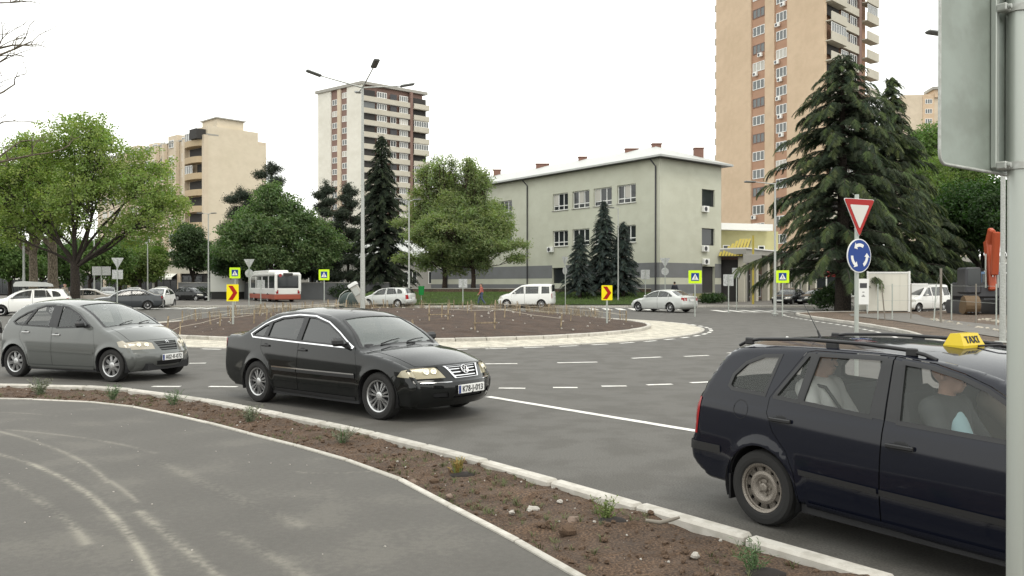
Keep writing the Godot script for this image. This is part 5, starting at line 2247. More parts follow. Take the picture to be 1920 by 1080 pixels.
# lobes: [offset from the base, radii]; leaves lie mostly in the outer part of each lobe
func broadleaf(called: String, label: String, base: Vector3, trunk_h: float, trunk_r: float, lobes: Array, count: int, clump: ArrayMesh, leaf: Material, col: Color, bark: Material, seed_: int, group := "", open := .0, lean := Vector3.ZERO, thin := 1.0) -> Node3D:
	var r := RandomNumberGenerator.new()
	r.seed = seed_
	var o := thing(called, label, "tree", base, 0, group)
	var mb := Mb.new()
	var fork := Vector3(lean.x, trunk_h, lean.z)
	mb.tube([Vector3(0, -.2, 0), Vector3(0, .3, 0), Vector3(lean.x * .3 + .05, trunk_h * .5, lean.z * .3), fork], [trunk_r * 1.5, trunk_r * 1.1, trunk_r * .9, trunk_r * .8], 10)
	var limbs := Mb.new()
	for l: Array in lobes:
		var c: Vector3 = l[0]
		var start := fork + Vector3(0, -r.randf() * trunk_h * .18, 0)
		var pts := limb(limbs, r, start, c, trunk_r * .5 * thin, trunk_r * .16 * thin, -.3 + r.randf() * .5, 7)
		for k in 6:
			var q := Vector3(r.randfn(), r.randfn() * .8 + .2, r.randfn()).normalized()
			var s: Vector3 = pts[2 + r.randi() % 4]
			var e: Vector3 = c + q * l[1] * r.randf_range(.6, 1.0)
			var p2 := limb(limbs, r, s, e, trunk_r * .17 * thin, .015, .1, 5)
			for j in 3:
				var q2 := Vector3(r.randfn(), r.randfn(), r.randfn()).normalized()
				limb(limbs, r, p2[3], c + q2 * l[1] * r.randf_range(.5, 1.02), trunk_r * .07 + .01, .008, 0, 4)
	part(o, "trunk", mb, bark)
	part(o, "limbs", limbs, bark)
	var f := FastNoiseLite.new()
	f.seed = seed_
	f.frequency = .55
	var xf := []
	var cols := []
	var vol := 0.0
	for l: Array in lobes:
		vol += pow(l[1].x * l[1].y * l[1].z, .75)
	for l: Array in lobes:
		var n := int(count * pow(l[1].x * l[1].y * l[1].z, .75) / vol)
		for i in n:
			var q := Vector3(r.randfn(), r.randfn(), r.randfn()).normalized() * pow(r.randf(), .42)
			var p: Vector3 = l[0] + q * l[1] * r.randf_range(.9, 1.08)
			if f.get_noise_3dv(p) < -.28 + open:
				continue
			var s := r.randf_range(.75, 1.3)
			xf.append(Transform3D(Basis.from_euler(Vector3(r.randf_range(-.5, .5), r.randf() * TAU, r.randf_range(-.5, .5))).scaled(Vector3.ONE * s), p))
			cols.append(tint(r, col, .22 + .1 * f.get_noise_3dv(p * .6)))
	scatter(o, "crown", clump, leaf, xf, cols)
	return o


func random_lobes(r: RandomNumberGenerator, c: Vector3, rad: Vector3, n: int, size: float) -> Array:
	var out := []
	for i in n:
		var q := Vector3(r.randfn(), r.randfn(), r.randfn()).normalized() * r.randf_range(.45, .78)
		var k := size * r.randf_range(.8, 1.25)
		out.append([c + q * rad, Vector3(k, k * .8, k) * (rad.x + rad.y) * .5])
	out.append([c, rad * .6])
	return out


func conifer(called: String, label: String, base: Vector3, H: float, half: float, p: Dictionary, seed_: int, group := "") -> Node3D:
	var r := RandomNumberGenerator.new()
	r.seed = seed_
	var o := thing(called, label, "tree", base, 0, group)
	var mb := Mb.new()
	var tr: float = p.get("trunk", H * .018)
	mb.tube([Vector3(0, -.2, 0), Vector3(.03, H * .3, .02), Vector3(-.04, H * .65, 0), Vector3(0, H * .985, 0)], [tr * 1.3, tr, tr * .55, .02], 9)
	part(o, "trunk", mb, p.bark)
	var xf := []
	var cols := []
	var br := Mb.new()
	var h: float = p.clear
	var sl: float = p.spray
	while h < H - .1:
		var u: float = (h - p.clear) / (H - p.clear)
		var nb: int = p.get("ring", 5)
		var a0 := r.randf() * TAU
		for i in nb:
			var az := a0 + TAU * i / nb + r.randf_range(-.35, .35)
			var L: float = half * (pow(1.0 - u, p.get("taper", .85)) + .03) * r.randf_range(1.0 - p.rag, 1.0 + p.rag * .45)
			var hh := h + r.randf_range(-.2, .2)
			var dir := Vector3(cos(az), 0, sin(az))
			var rise: float = p.rise
			var droop: float = p.droop
			var steps := maxi(2, int(L / (sl * p.get("gap", .42))))
			var prev := Vector3(0, hh, 0)
			var pts := [prev]
			for s in range(1, steps + 1):
				var v := float(s) / steps
				var q := dir * L * v + Vector3(0, hh + L * (rise * v - droop * v * v), 0)
				pts.append(q)
			if L > .5:
				var rad := []
				for s in pts.size():
					rad.append(lerpf(maxf(.015, L * .014), .006, float(s) / pts.size()))
				br.tube(pts, rad, 4, false)
			for s in range(1, pts.size()):
				var v := float(s) / steps
				if v < p.get("bare", .12):
					continue
				var d: Vector3 = (pts[s] - pts[s - 1]).normalized()
				for k in p.get("fan", 2):
					var yaw := r.randf_range(-.9, .9) * (1.0 - .4 * v)
					var dd := d.rotated(Vector3.UP, yaw)
					dd.y -= r.randf_range(.0, p.hang)
					dd = dd.normalized()
					var z := dd.cross(Vector3.UP).normalized()
					var b := Basis(dd, z.cross(dd), z)
					var sc: float = sl * r.randf_range(.7, 1.2) * (1.0 if u < .8 else .75)
					xf.append(Transform3D(b.scaled(Vector3.ONE * sc), pts[s] - d * sc * .3 + Vector3(r.randf_range(-.1, .1), r.randf_range(-.08, .08), r.randf_range(-.1, .1))))
					cols.append(tint(r, p.tip if (v > .72 and r.randf() < .5) else p.col, .25))
		h += p.step * r.randf_range(.75, 1.25) * (1.0 - .35 * u)
	# leader
	for k in 6:
		var d := Vector3(r.randfn() * .35, 1, r.randfn() * .35).normalized()
		var z := d.cross(Vector3.RIGHT).normalized()
		xf.append(Transform3D(Basis(d, z.cross(d), z).scaled(Vector3.ONE * sl * .8), Vector3(0, H - sl * .7, 0)))
		cols.append(p.col)
	part(o, "branches", br, p.bark)
	scatter(o, "crown", p.mesh, p.leaf, xf, cols)
	return o


func build_trees() -> void:
	worn(mat("bark_dark", .055, .043, .033, .95), T.bark, 1.2, null, .2, 1.5, .3)
	worn(mat("bark_pale", .26, .22, .165, .95), T.bark, .8, null, .2, 1.0, .3)
	worn(mat("bark_brown", .085, .06, .045, .95), T.bark, 1.2, null, .2, 1.5, .3)
	var lf := leafy("leaf_spring", .19, .24, .06, .95)
	var lg := leafy("leaf_green", .12, .17, .055, .9)
	var ld := leafy("leaf_needle", .042, .05, .03, .5)
	var small := leaf_clump(1, 16, .42, .17, .10)
	var big := leaf_clump(2, 13, .5, .26, .15)
	var airy := leaf_clump(4, 17, .46, .24, .075)
	var fine := leaf_clump(3, 16, .34, .15, .045)
	var r := RandomNumberGenerator.new()
	r.seed = 77
	var spring := Color(.25, .32, .10)
	var green := Color(.075, .140, .032)
	# the wide spring-green tree on the left, with its dark open limbs
	broadleaf("broadleaf_tree", "wide spring green tree with dark forked limbs behind the white car with roof box", Vector3(-30.487, 0.05, -58.000), 3.3, .34, [
		[Vector3(-4.6, 7.5, 0), Vector3(2.6, 2.2, 2.8)], [Vector3(-2.8, 10.0, .5), Vector3(2.2, 1.9, 2.3)], [Vector3(-.2, 11.6, -.3), Vector3(2.5, 1.9, 2.4)], [Vector3(2.3, 10.7, .3), Vector3(2.2, 2.0, 2.2)],
		[Vector3(4.6, 8.6, 0), Vector3(2.5, 1.9, 2.4)], [Vector3(5.6, 6.3, .4), Vector3(2.0, 1.5, 2.0)], [Vector3(3.3, 5.6, -.8), Vector3(2.2, 1.4, 2.0)], [Vector3(.6, 7.6, 1.2), Vector3(2.4, 2.2, 2.2)], [Vector3(-1.6, 6.2, -.6), Vector3(2.2, 1.6, 2.0)], [Vector3(1.4, 9.0, -1.4), Vector3(2.4, 1.8, 2.2)], [Vector3(-4.2, 5.4, .6), Vector3(2.0, 1.3, 2.0)], [Vector3(-5.6, 9.3, -.4), Vector3(1.9, 1.6, 1.9)], [Vector3(5.2, 10.0, -.6), Vector3(1.5, 1.3, 1.5)], [Vector3(1.2, 12.4, .2), Vector3(1.6, 1.2, 1.6)], [Vector3(-3.6, 11.2, -.5), Vector3(1.5, 1.1, 1.5)], [Vector3(6.6, 7.4, 0), Vector3(1.6, 1.3, 1.6)]],
		5200, small, lf, spring, M.bark_dark, 101, "", .14, Vector3.ZERO, .7)
	broadleaf("broadleaf_tree", "spring green tree with pale mottled trunk at the left edge, behind the lamp post", Vector3(-39.144, 0.05, -68.000), 4.5, .36, random_lobes(r, Vector3(-1.5, 9.2, 0), Vector3(4.6, 4.8, 4.2), 9, .42), 2400, small, lf, Color(.175, .24, .045), M.bark_pale, 102, "", .05)
	broadleaf("broadleaf_tree", "pale trunked plane tree standing between lamp post and wide green tree", Vector3(-35.364, 0.05, -64.000), 5.5, .38, random_lobes(r, Vector3(-.8, 9.4, 0), Vector3(3.6, 3.6, 3.4), 7, .42), 1500, small, lf, Color(.17, .23, .045), M.bark_pale, 103, "", .08)
	broadleaf("broadleaf_tree", "low dense green tree right of the dark forked trunk", Vector3(-44.677, 0.05, -88.000), 2.2, .22, random_lobes(r, Vector3(1.0, 5.0, 0), Vector3(4.0, 2.6, 3.2), 7, .45), 1700, big, lg, Color(.095, .155, .042), M.bark_dark, 104)
	broadleaf("broadleaf_tree", "small light green tree before the beige slab's lower windows", Vector3(-44.533, 0.05, -104.000), 2.2, .2, random_lobes(r, Vector3(0, 5.0, 0), Vector3(2.7, 2.2, 2.6), 6, .45), 900, small, lf, Color(.11, .18, .03), M.bark_dark, 105, "", .1)
	broadleaf("broadleaf_tree", "dark rounded street tree in front of the beige slab's end wall", Vector3(-39.100, 0.05, -102.000), 2.6, .22, random_lobes(r, Vector3(0, 6.1, 0), Vector3(3.3, 3.1, 3.2), 8, .45), 1900, big, lg, Color(.065, .10, .042), M.bark_dark, 106)
	broadleaf("broadleaf_tree", "dark green tree filling the gap left of the bus", Vector3(-32.123, 0.05, -96.000), 2.2, .22, random_lobes(r, Vector3(0, 4.4, 0), Vector3(3.2, 2.6, 3.0), 7, .45), 1500, big, lg, Color(.05, .085, .034), M.bark_dark, 107)
	broadleaf("broadleaf_tree", "big full green tree standing behind the bus", Vector3(-26.244, 0.05, -92.000), 2.8, .4, [
		[Vector3(-2.6, 8.9, 0), Vector3(1.9, 1.6, 1.9)], [Vector3(-.9, 10.9, 0), Vector3(1.7, 1.6, 1.7)], [Vector3(-.2, 12.0, .3), Vector3(1.2, 1.1, 1.2)], [Vector3(1.4, 10.3, .4), Vector3(1.8, 1.5, 1.8)], [Vector3(3.0, 8.9, .2), Vector3(1.9, 1.5, 1.8)], [Vector3(-4.2, 7.3, .3), Vector3(1.9, 1.5, 1.8)], [Vector3(4.9, 7.6, .2), Vector3(1.9, 1.4, 1.8)], [Vector3(-1.4, 7.8, 1.6), Vector3(2.0, 1.6, 1.8)], [Vector3(1.2, 7.6, 1.9), Vector3(2.1, 1.7, 1.8)], [Vector3(6.6, 6.2, 0), Vector3(1.7, 1.2, 1.6)], [Vector3(3.6, 5.8, 1.2), Vector3(1.9, 1.3, 1.7)], [Vector3(-3.4, 5.4, .9), Vector3(2.0, 1.3, 1.8)], [Vector3(.2, 5.2, 1.9), Vector3(2.0, 1.3, 1.6)], [Vector3(-5.4, 5.6, 0), Vector3(1.5, 1.1, 1.5)], [Vector3(5.6, 4.6, .8), Vector3(1.8, 1.1, 1.6)], [Vector3(-1.8, 4.0, 1.0), Vector3(1.7, .9, 1.5)], [Vector3(2.4, 3.9, 1.2), Vector3(1.8, .9, 1.5)], [Vector3(0, 7.5, -.6), Vector3(3.6, 3.4, 2.4)]],
		4600, big, lg, Color(.13, .185, .08), M.bark_dark, 108, "", .04)
	broadleaf("broadleaf_tree", "bright green tree rising behind the right hand conifer", Vector3(44.378, 0.05, -86.000), 4.0, .4, random_lobes(r, Vector3(.3, 12.6, 0), Vector3(5.6, 6.8, 5.0), 14, .4), 4200, big, lg, Color(.12, .185, .055), M.bark_dark, 109, "", -.1)
	broadleaf("broadleaf_tree", "fresh green tree between the slim cedar and the big sign plate", Vector3(37.093, 0.05, -71.000), 3.0, .3, random_lobes(r, Vector3(0, 9.0, 0), Vector3(3.9, 6.6, 3.6), 20, .3), 4200, small, lf, Color(.17, .235, .08), M.bark_dark, 112, "", .0, Vector3.ZERO, .6)
	broadleaf("broadleaf_tree", "deep green tree over the excavator at the right edge", Vector3(37.146, 0.05, -66.000), 3.0, .3, random_lobes(r, Vector3(0, 7.2, 0), Vector3(3.6, 4.0, 3.4), 10, .42), 2600, big, lg, Color(.040, .082, .022), M.bark_dark, 110, "", -.1)
	broadleaf("broadleaf_tree", "dark tree beyond the site, right of the excavator boom", Vector3(36.346, 0.05, -60.000), 3.0, .3, random_lobes(r, Vector3(0, 6.6, 0), Vector3(2.6, 4.0, 3.0), 8, .42), 1700, big, lg, Color(.036, .07, .022), M.bark_dark, 111, "", -.1)
	# two airy light green trees on the lawn, with layered sprays and upright shoots
	for q: Array in [["left one of two airy light green trees on the lawn", Vector3(-6.431, 0.85, -79.000), 12.6, 4.0, 121], ["right one of two airy light green trees on the lawn, beside the white van", Vector3(-3.627, 0.85, -77.500), 12.0, 4.5, 122]]:
		var lobes := random_lobes(r, Vector3(0, q[2] * .53, 0), Vector3(q[3], q[2] * .46, q[3]), 26, .27)
		for i in 12:
			var az := r.randf() * TAU
			lobes.append([Vector3(cos(az) * r.randf_range(.2, 2.6), q[2] - r.randf_range(.1, 1.8), sin(az) * 1.6), Vector3(.45, 1.0, .45)])
		for i in 10:
			var az := r.randf() * TAU
			lobes.append([Vector3(cos(az) * q[3] * .92, r.randf_range(3.2, 7.5), sin(az) * q[3] * .9), Vector3(1.2, .4, 1.2)])
		broadleaf("airy_tree", q[0], q[1], 2.6, .24, lobes, 6000, airy, lf, Color(.235, .285, .13), M.bark_brown, q[4], "airy trees on the lawn", .02, Vector3.ZERO, .45)
	# blue grey spruces before the school
	var stiff := needle_spray(6, 13, .42, .14, .026)
	var blue := {"bark": M.bark_brown, "leaf": ld, "mesh": stiff, "col": Color(.042, .060, .052), "tip": Color(.080, .105, .092), "clear": .9, "spray": .52, "step": .23, "ring": 8, "rag": .36, "rise": .16, "droop": .32, "hang": .25, "taper": .85, "trunk": .13, "gap": .42, "fan": 3}
	conifer("blue_spruce", "tallest of three blue grey spruces in front of the school", Vector3(7.938, 0.55, -72.000), 8.4, 1.9, blue, 131, "blue spruces before the school")
	conifer("blue_spruce", "left and smallest of three blue grey spruces before the school", Vector3(5.780, 0.5, -71.000), 5.6, 1.5, blue, 132, "blue spruces before the school")
	conifer("blue_spruce", "right hand spruce of the three before the school", Vector3(9.533, 0.5, -71.500), 6.6, 1.5, blue, 133, "blue spruces before the school")
	# dark conifers in the middle
	var dark := {"bark": M.bark_dark, "leaf": ld, "mesh": stiff, "col": Color(.030, .044, .026), "tip": Color(.050, .070, .036), "clear": 1.0, "spray": .8, "step": .38, "ring": 7, "fan": 3, "rag": .42, "rise": .22, "droop": .40, "hang": .4, "taper": .72, "trunk": .3, "gap": .4}
	conifer("dark_spruce", "tall narrow dark spruce right of the lamp mast", Vector3(-14.390, 0.05, -92.000), 18.2, 3.9, dark, 141)
	for q: Array in [["ragged dark pine left of the lamp mast", Vector3(-23.646, 0.05, -106.000), 14.6, 3.0, 142], ["dark pine close beside the lamp mast, lower than the spruce", Vector3(-20.138, 0.05, -102.000), 13.8, 2.7, 143], ["dark pine top showing above the big green tree", Vector3(-32.451, 0.05, -112.000), 18.2, 4.6, 144], ["broad dark pine between the beige slab and big green tree", Vector3(-37.123, 0.05, -114.000), 14.8, 4.6, 145], ["low dark pine behind the crossing sign by the lamp mast", Vector3(-23.558, 0.05, -98.000), 8.6, 2.8, 146]]:
		var lobes := []
		for i in 16:
			var u := (i + .5) / 16.0
			var az := TAU * (i * .382 + r.randf() * .15)
			var w: float = q[3] * (1.0 - .75 * pow(u, 1.6)) * r.randf_range(.35, 1.0)
			var k: float = q[3] * lerpf(.42, .24, u) * r.randf_range(.8, 1.2)
			lobes.append([Vector3(cos(az) * w, lerpf(2.2, q[2] - .6, u) + w * .15, sin(az) * w), Vector3(k, k * .5, k)])
		lobes.append([Vector3(0, q[2] - .5, 0), Vector3(.35, .9, .35)])
		broadleaf("dark_pine", q[0], q[1], q[2] * .55, .17, lobes, 3600, airy, ld, Color(.038, .052, .033), M.bark_dark, q[4], "", -.05, Vector3.ZERO, .6)
	# the big cedars on the right
	var droopy := needle_spray(7, 14, .46, .3, .024)
	var cedar := {"bark": M.bark_dark, "leaf": ld, "mesh": droopy, "col": Color(.058, .080, .046), "tip": Color(.125, .160, .068), "clear": 2.4, "spray": .85, "step": .56, "ring": 6, "rag": .5, "rise": .34, "droop": .44, "hang": .5, "taper": .58, "trunk": .42, "gap": .40, "fan": 4, "bare": .16}
	conifer("cedar_tree", "large drooping dark cedar right of the tan tower, beside the white site wall", Vector3(21.859, 0.1, -55.000), 16.8, 6.0, cedar, 151)
	var cedar2: Dictionary = cedar.duplicate()
	cedar2.merge({"taper": .9, "rag": .45}, true)
	conifer("cedar_tree", "slimmer cedar with a bare pointed top behind the large cedar", Vector3(27.841, 0.1, -61.000), 16.8, 4.8, cedar2, 152)
	conifer("cedar_tree", "broad cedar over the white site van", Vector3(32.082, 0.1, -64.000), 7.4, 4.2, cedar, 153)
	for q: Array in [["dense green tree at the far left, above the shop awnings", Vector3(-55.554, 0.05, -92.000), 7.4, 4.4, 161, Color(.10, .16, .045)], ["mid green tree behind the pale plane trunks", Vector3(-55.408, 0.05, -98.000), 7.0, 4.2, 162, Color(.085, .14, .042)], ["mid green tree right of the dark forked trunk, behind the low dense one", Vector3(-51.827, 0.05, -110.000), 8.4, 4.2, 163, Color(.10, .165, .045)], ["yellowish green tree before the slab's left balconies", Vector3(-43.849, 0.05, -98.000), 6.0, 3.0, 164, Color(.14, .19, .05)], ["deep green tree behind the dark forked trunk", Vector3(-55.000, 0.05, -104.000), 8.2, 4.0, 165, Color(.08, .135, .042)]]:
		broadleaf("broadleaf_tree", q[0], q[1], 2.4, .22, random_lobes(r, Vector3(0, q[2] * .62, 0), Vector3(q[3], q[2] * .42, q[3] * .9), 9, .42), 1500, big, lg, q[5], M.bark_dark, q[4], "", .02)
	# the almost bare tree that reaches in at the top left
	var o := thing("bare_tree", "nearly bare pale branches with a few buds at the top left corner", "tree", Vector3(-15.6, .1, -22.5))
	var rr := RandomNumberGenerator.new()
	rr.seed = 31
	var tr := Mb.new()
	tr.tube([Vector3(0, -.2, 0), Vector3(.1, 3, 0), Vector3(.2, 6, .1), Vector3(.1, 10, 0)], [.3, .24, .17, .06], 9)
	part(o, "trunk", tr, M.bark_pale)
	var bb := Mb.new()
	var buds := []
	var bc := []
	for i in 18:
		var a := Vector3(.15, 3.6 + i * .4, 0)
		var e := a + Vector3(rr.randf_range(1.2, 2.7), rr.randf_range(.5, 2.2), rr.randf_range(-1.2, 1.2))
		var pts := limb(bb, rr, a, e, .06, .018, .15, 5)
		for k in 7:
			var s: Vector3 = pts[1 + rr.randi() % 5]
			var q := s + Vector3(rr.randf_range(-.1, .9), rr.randf_range(-.2, .8), rr.randf_range(-.6, .6))
			var p2 := limb(bb, rr, s, q, .018, .008, .05, 4)
			for j in 3:
				var t: Vector3 = p2[2 + rr.randi() % 4]
				var q2 := t + Vector3(rr.randf_range(-.2, .4), rr.randf_range(-.1, .4), rr.randf_range(-.25, .25))
				limb(bb, rr, t, q2, .009, .005, .02, 3)
				if rr.randf() < .5:
					buds.append(Transform3D(Basis.from_scale(Vector3.ONE * .16), q2))
					bc.append(Color(.16, .17, .06))
	part(o, "branches", bb, M.bark_pale)
	scatter(o, "crown", fine, lf, buds, bc)
	# shrubs and hedges along the far pavement
	for q: Array in [["clipped dark hedge beside the kiosk, left of the bus", Vector3(-35.221, 0.1, -99.000), 3.0, .9], ["low dark shrub under the dark pines behind the tilted box", Vector3(-17.221, 0.1, -92.000), 3.4, 1.0], ["low shrub by the doorway of the school", Vector3(17.956, 0.1, -74.500), 1.2, .5], ["loose shrub beside the cedar trunk at the verge", Vector3(21.395, 0.1, -56.000), 1.3, .9], ["dark shrubbery behind the excavator and the site van", Vector3(33.385, 0.1, -62.000), 5.0, 1.5], ["dark shrub beneath the low pine left of the mast", Vector3(-21.923, 0.1, -95.000), 3.2, 1.0]]:
		var b := thing("shrub", q[0], "shrub", q[1])
		var xf := []
		var cs := []
		for i in int(110 * q[2]):
			var p := Vector3(rr.randfn(), rr.randfn(), rr.randfn()).normalized() * pow(rr.randf(), .4)
			xf.append(Transform3D(Basis(Vector3.UP, rr.randf() * TAU).scaled(Vector3.ONE * .7), Vector3(p.x * q[2], q[3] * (.9 + p.y * .9), p.z * 1.0)))
			cs.append(tint(rr, Color(.04, .075, .024), .3))
		scatter(b, "foliage", big, lg, xf, cs)


# ---------------------------------------------------------------- cars farther off
func repaint(o: Node, from: Material, to: Material) -> void:
	if o is MeshInstance3D and o.material_override == from:
		o.material_override = to
	for c in o.get_children():
		repaint(c, from, to)


func build_far_cars() -> void:
	var protos := {}
	for q: Array in [["saloon", spec_saloon(), "saloon_car"], ["hatch", spec_hatch(), "hatchback_car"], ["estate", stretched(spec_estate(), 1.06, 1.12), "estate_car"], ["van", spec_van(), "small_van"]]:
		var k: Dictionary = q[1]
		k.merge({"paint": M.paint_silver, "glass": M.car_glass_far, "wheel": "cover", "mirror_mat": M.paint_silver, "bar_mat": M.black_trim}, true)
		var o := thing(q[2], "", "car")
		make_car(o, k)
		protos[q[0]] = o
	var cars := [
		["saloon", "paint_silver", "silver saloon car driving off past the right end of the round bed", 10.6, 53.0, 231.0, ""],
		["van", "paint_white", "white passenger van driving left behind the round bed", 2.4, 63.2, 194.0, ""],
		["estate", "paint_silver", "silver estate car behind the round bed, partly hidden by the tilted box", -8.4, 64.0, 203.0, ""],
		["saloon", "paint_dark_grey", "dark grey saloon queueing beside the white head-on hatchback", -25.9, 59.0, 152.0, "cars queueing on the left arm"],
		["saloon", "paint_beige", "beige saloon queueing behind the grey hatchback's roof", -30.8, 62.0, 155.0, "cars queueing on the left arm"],
		["hatch", "paint_white", "small white hatchback seen head-on in the queue", -27.2, 65.0, 86.0, "cars queueing on the left arm"],
		["estate", "paint_white", "white estate car carrying a pale roof box at the left edge", -26.7, 48.6, 157.0, ""],
		["hatch", "paint_silver", "silver parked hatchback under the shop awnings, leftmost of the row", -44.5, 92.0, 70.0, "cars parked before the shops"],
		["saloon", "paint_white", "white parked saloon in the row before the shops", -41.6, 92.0, 72.0, "cars parked before the shops"],
		["hatch", "paint_white", "white parked hatchback right of the parked white saloon", -38.8, 92.5, 74.0, "cars parked before the shops"],
		["saloon", "paint_silver", "silver parked saloon at the right end of the row before the shops", -36.0, 92.5, 70.0, "cars parked before the shops"],
		["hatch", "paint_black", "dark parked car beside the kiosk and the lamp post", -35.0, 88.5, 22.0, ""],
		["saloon", "paint_black", "left one of two black cars parked beside the colonnade", 24.6, 72.5, 128.0, "black cars parked by the colonnade"],
		["saloon", "paint_black", "right one of two black cars parked beside the colonnade", 27.4, 72.0, 150.0, "black cars parked by the colonnade"],
		["van", "paint_white", "white van parked behind the site fence", 27.0, 53.6, 148.0, ""],
		["hatch", "paint_black", "dark car nosing in at the left edge behind the grey hatchback", -19.9, 27.6, 14.0, ""],
	]
	var used := {}
	for c: Array in cars:
		var o: Node3D
		if used.has(c[0]):
			o = protos[c[0]].duplicate()
			var n: String = {"saloon": "saloon_car", "hatch": "hatchback_car", "estate": "estate_car", "van": "small_van"}[c[0]]
			o.name = numbered(n)
			add_child(o)
			repaint(o, used[c[0]], M[c[1]])
		else:
			o = protos[c[0]]
			used[c[0]] = M[c[1]]
			repaint(o, M.paint_silver, M[c[1]])
		tag(o, c[2], "van" if c[0] == "van" else "car", c[6])
		car_at(o, c[3], c[4], c[5])
	# roof box on the white estate
	var rb := thing("roof_box", "pale grey roof box on black bars on top of the white estate car", "roof box", Vector3(-26.7, 0, -48.6), -deg_to_rad(157))
	var b := Mb.new()
	var prof := poly([.1, 1.66, .15, 1.80, .5, 1.90, 1.6, 1.97, 1.95, 1.93, 2.05, 1.80, 2.05, 1.66])
	b.prism(prof, -.38, .38)
	part(rb, "box_shell", b, M.roof_white)
	for x: float in [.45, 1.55]:
		var bar := Mb.new()
		bar.cbox(Vector3(x, 1.605, 0), Vector3(.06, .10, 1.2), .015)
		part(rb, "roof_bar", bar, M.black_trim)
	build_bus()


func build_bus() -> void:
	var o := thing("city_bus", "white and red city bus seen from behind at the far side", "bus", Vector3(-21.4, 0, -79.5), -deg_to_rad(240))
	# x forward from the rear bumper, z to the right
	var L := 11.0
	var W := 2.5
	var H := 2.95
	var red := paint("bus_red", .34, .10, .07, 0, .45, .6)
	var lowr := Mb.new()
	lowr.cbox(Vector3(L * .5, .56, 0), Vector3(L, .52, W), .08)
	part(o, "lower_body", lowr, red)
	var mid := Mb.new()
	mid.cbox(Vector3(L * .5, 1.1, 0), Vector3(L - .02, .60, W - .01), .05)
	part(o, "waist_panel", mid, M.paint_white)
	var upr := Mb.new()
	for x: float in [.12, 2.6, 5.2, 7.8, 10.3, L - .12]:
		for s: float in [-1.0, 1.0]:
			upr.cbox(Vector3(x, 1.95, s * (W * .5 - .07)), Vector3(.22, 1.2, .12), .02)
	part(o, "window_post", upr, M.paint_white)
	var rf := Mb.new()
	rf.cbox(Vector3(L * .5, 2.72, 0), Vector3(L, .36, W), .12)
	rf.cbox(Vector3(L * .62, 3.0, 0), Vector3(L * .62, .34, W * .8), .12)
	part(o, "roof", rf, M.paint_white)
	var g := Mb.new()
	g.box(Vector3(L * .5, 1.97, 0), Vector3(L - .12, 1.16, W - .09))
	part(o, "side_window", g, M.window_dark)
	var rw := Mb.new()
	rw.cbox(Vector3(.0, 2.0, 0), Vector3(.08, .95, 1.9), .03)
	part(o, "rear_window", rw, M.window_dark)
	for s: float in [-1.0, 1.0]:
		var cr := Mb.new()
		cr.cbox(Vector3(.02, 1.9, s * 1.13), Vector3(.14, 1.7, .26), .04)
		part(o, "rear_corner", cr, M.paint_white)
		var tl := Mb.new()
		tl.cbox(Vector3(-.02, 1.05, s * 1.02), Vector3(.05, .34, .2), .015)
		part(o, "tail_light", tl, M.tail_red)
		for x: float in [2.9, 8.6]:
			make_wheel(o, Vector3(x, .48, s * (W * .5 - .14)), s, .48, .28, "cover", false)
	var bd := Mb.new()
	bd.cbox(Vector3(.0, 2.72, .0), Vector3(.12, .26, .9), .03)
	part(o, "route_display", bd, M.dark_inside)
	var dot := Mb.new()
	dot.lathe(poly([.16, 0, .16, .03, 0, .03]), 14, Transform3D(Basis(Vector3.BACK, PI / 2), Vector3(-.04, 2.62, -.75)))
	part(o, "red_roundel", dot, M.tail_red)


# ---------------------------------------------------------------- posts, lamps, signs
func lamp(called: String, label: String, base: Vector3, h: float, r0: float, r1: float, arms: Array, group := "") -> Node3D:
	var o := thing(called, label, "street lamp", base, 0, group)
	var p := Mb.new()
	p.tube([Vector3(0, -.1, 0), Vector3(0, h * .26, 0), Vector3(0, h * .262, 0), Vector3(0, h, 0)], [r0, r0 * .95, r0 * .78, r1], 12)
	p.cbox(Vector3(0, .02, 0), Vector3(r0 * 3.6, .05, r0 * 3.6), .01)
	part(o, "pole", p, M.galvanised_pale)
	for a: Array in arms:
		var e := Vector3(a[0], h + a[2], a[1])
		var arm := Mb.new()
		arm.tube([Vector3(0, h - .05, 0), e], [r1 * .7, r1 * .5], 6)
		part(o, "arm", arm, M.galvanised_pale)
		var hd := Mb.new()
		var d := Vector3(a[0], 0, a[1]).normalized()
		var t := Transform3D(Basis(d, Vector3.UP, d.cross(Vector3.UP)) * Basis(Vector3.BACK, a[3]), e)
		hd.cbox(Vector3(.28, 0, 0), Vector3(.66, .10, .26), .045, t)
		part(o, "lamp_head", hd, M.lamp_grey)
	return o


func pole(parent: Node3D, h: float, r: float, m: Material = null) -> void:
	var p := Mb.new()
	p.tube([Vector3(0, -.3, 0), Vector3(0, h, 0)], [r, r], 10)
	part(parent, "pole", p, m if m else M.galvanised)


func plate(parent: Node3D, called: String, outline: PackedVector2Array, y: float, z: float, m: Material, th := .012) -> MeshInstance3D:
	var p := Mb.new()
	p.prism(outline, 0, th)
	return part(parent, called, p, m, Vector3(0, y, z))


func box_outline(w: float, h: float, r := .03) -> PackedVector2Array:
	return rounded(poly([-w * .5, -h * .5, w * .5, -h * .5, w * .5, h * .5, -w * .5, h * .5]), r, 3)


func tri_outline(s: float) -> PackedVector2Array:
	var h := s * .866
	return rounded(poly([-s * .5, h * .5, 0, -h * .5, s * .5, h * .5]), s * .07, 4)


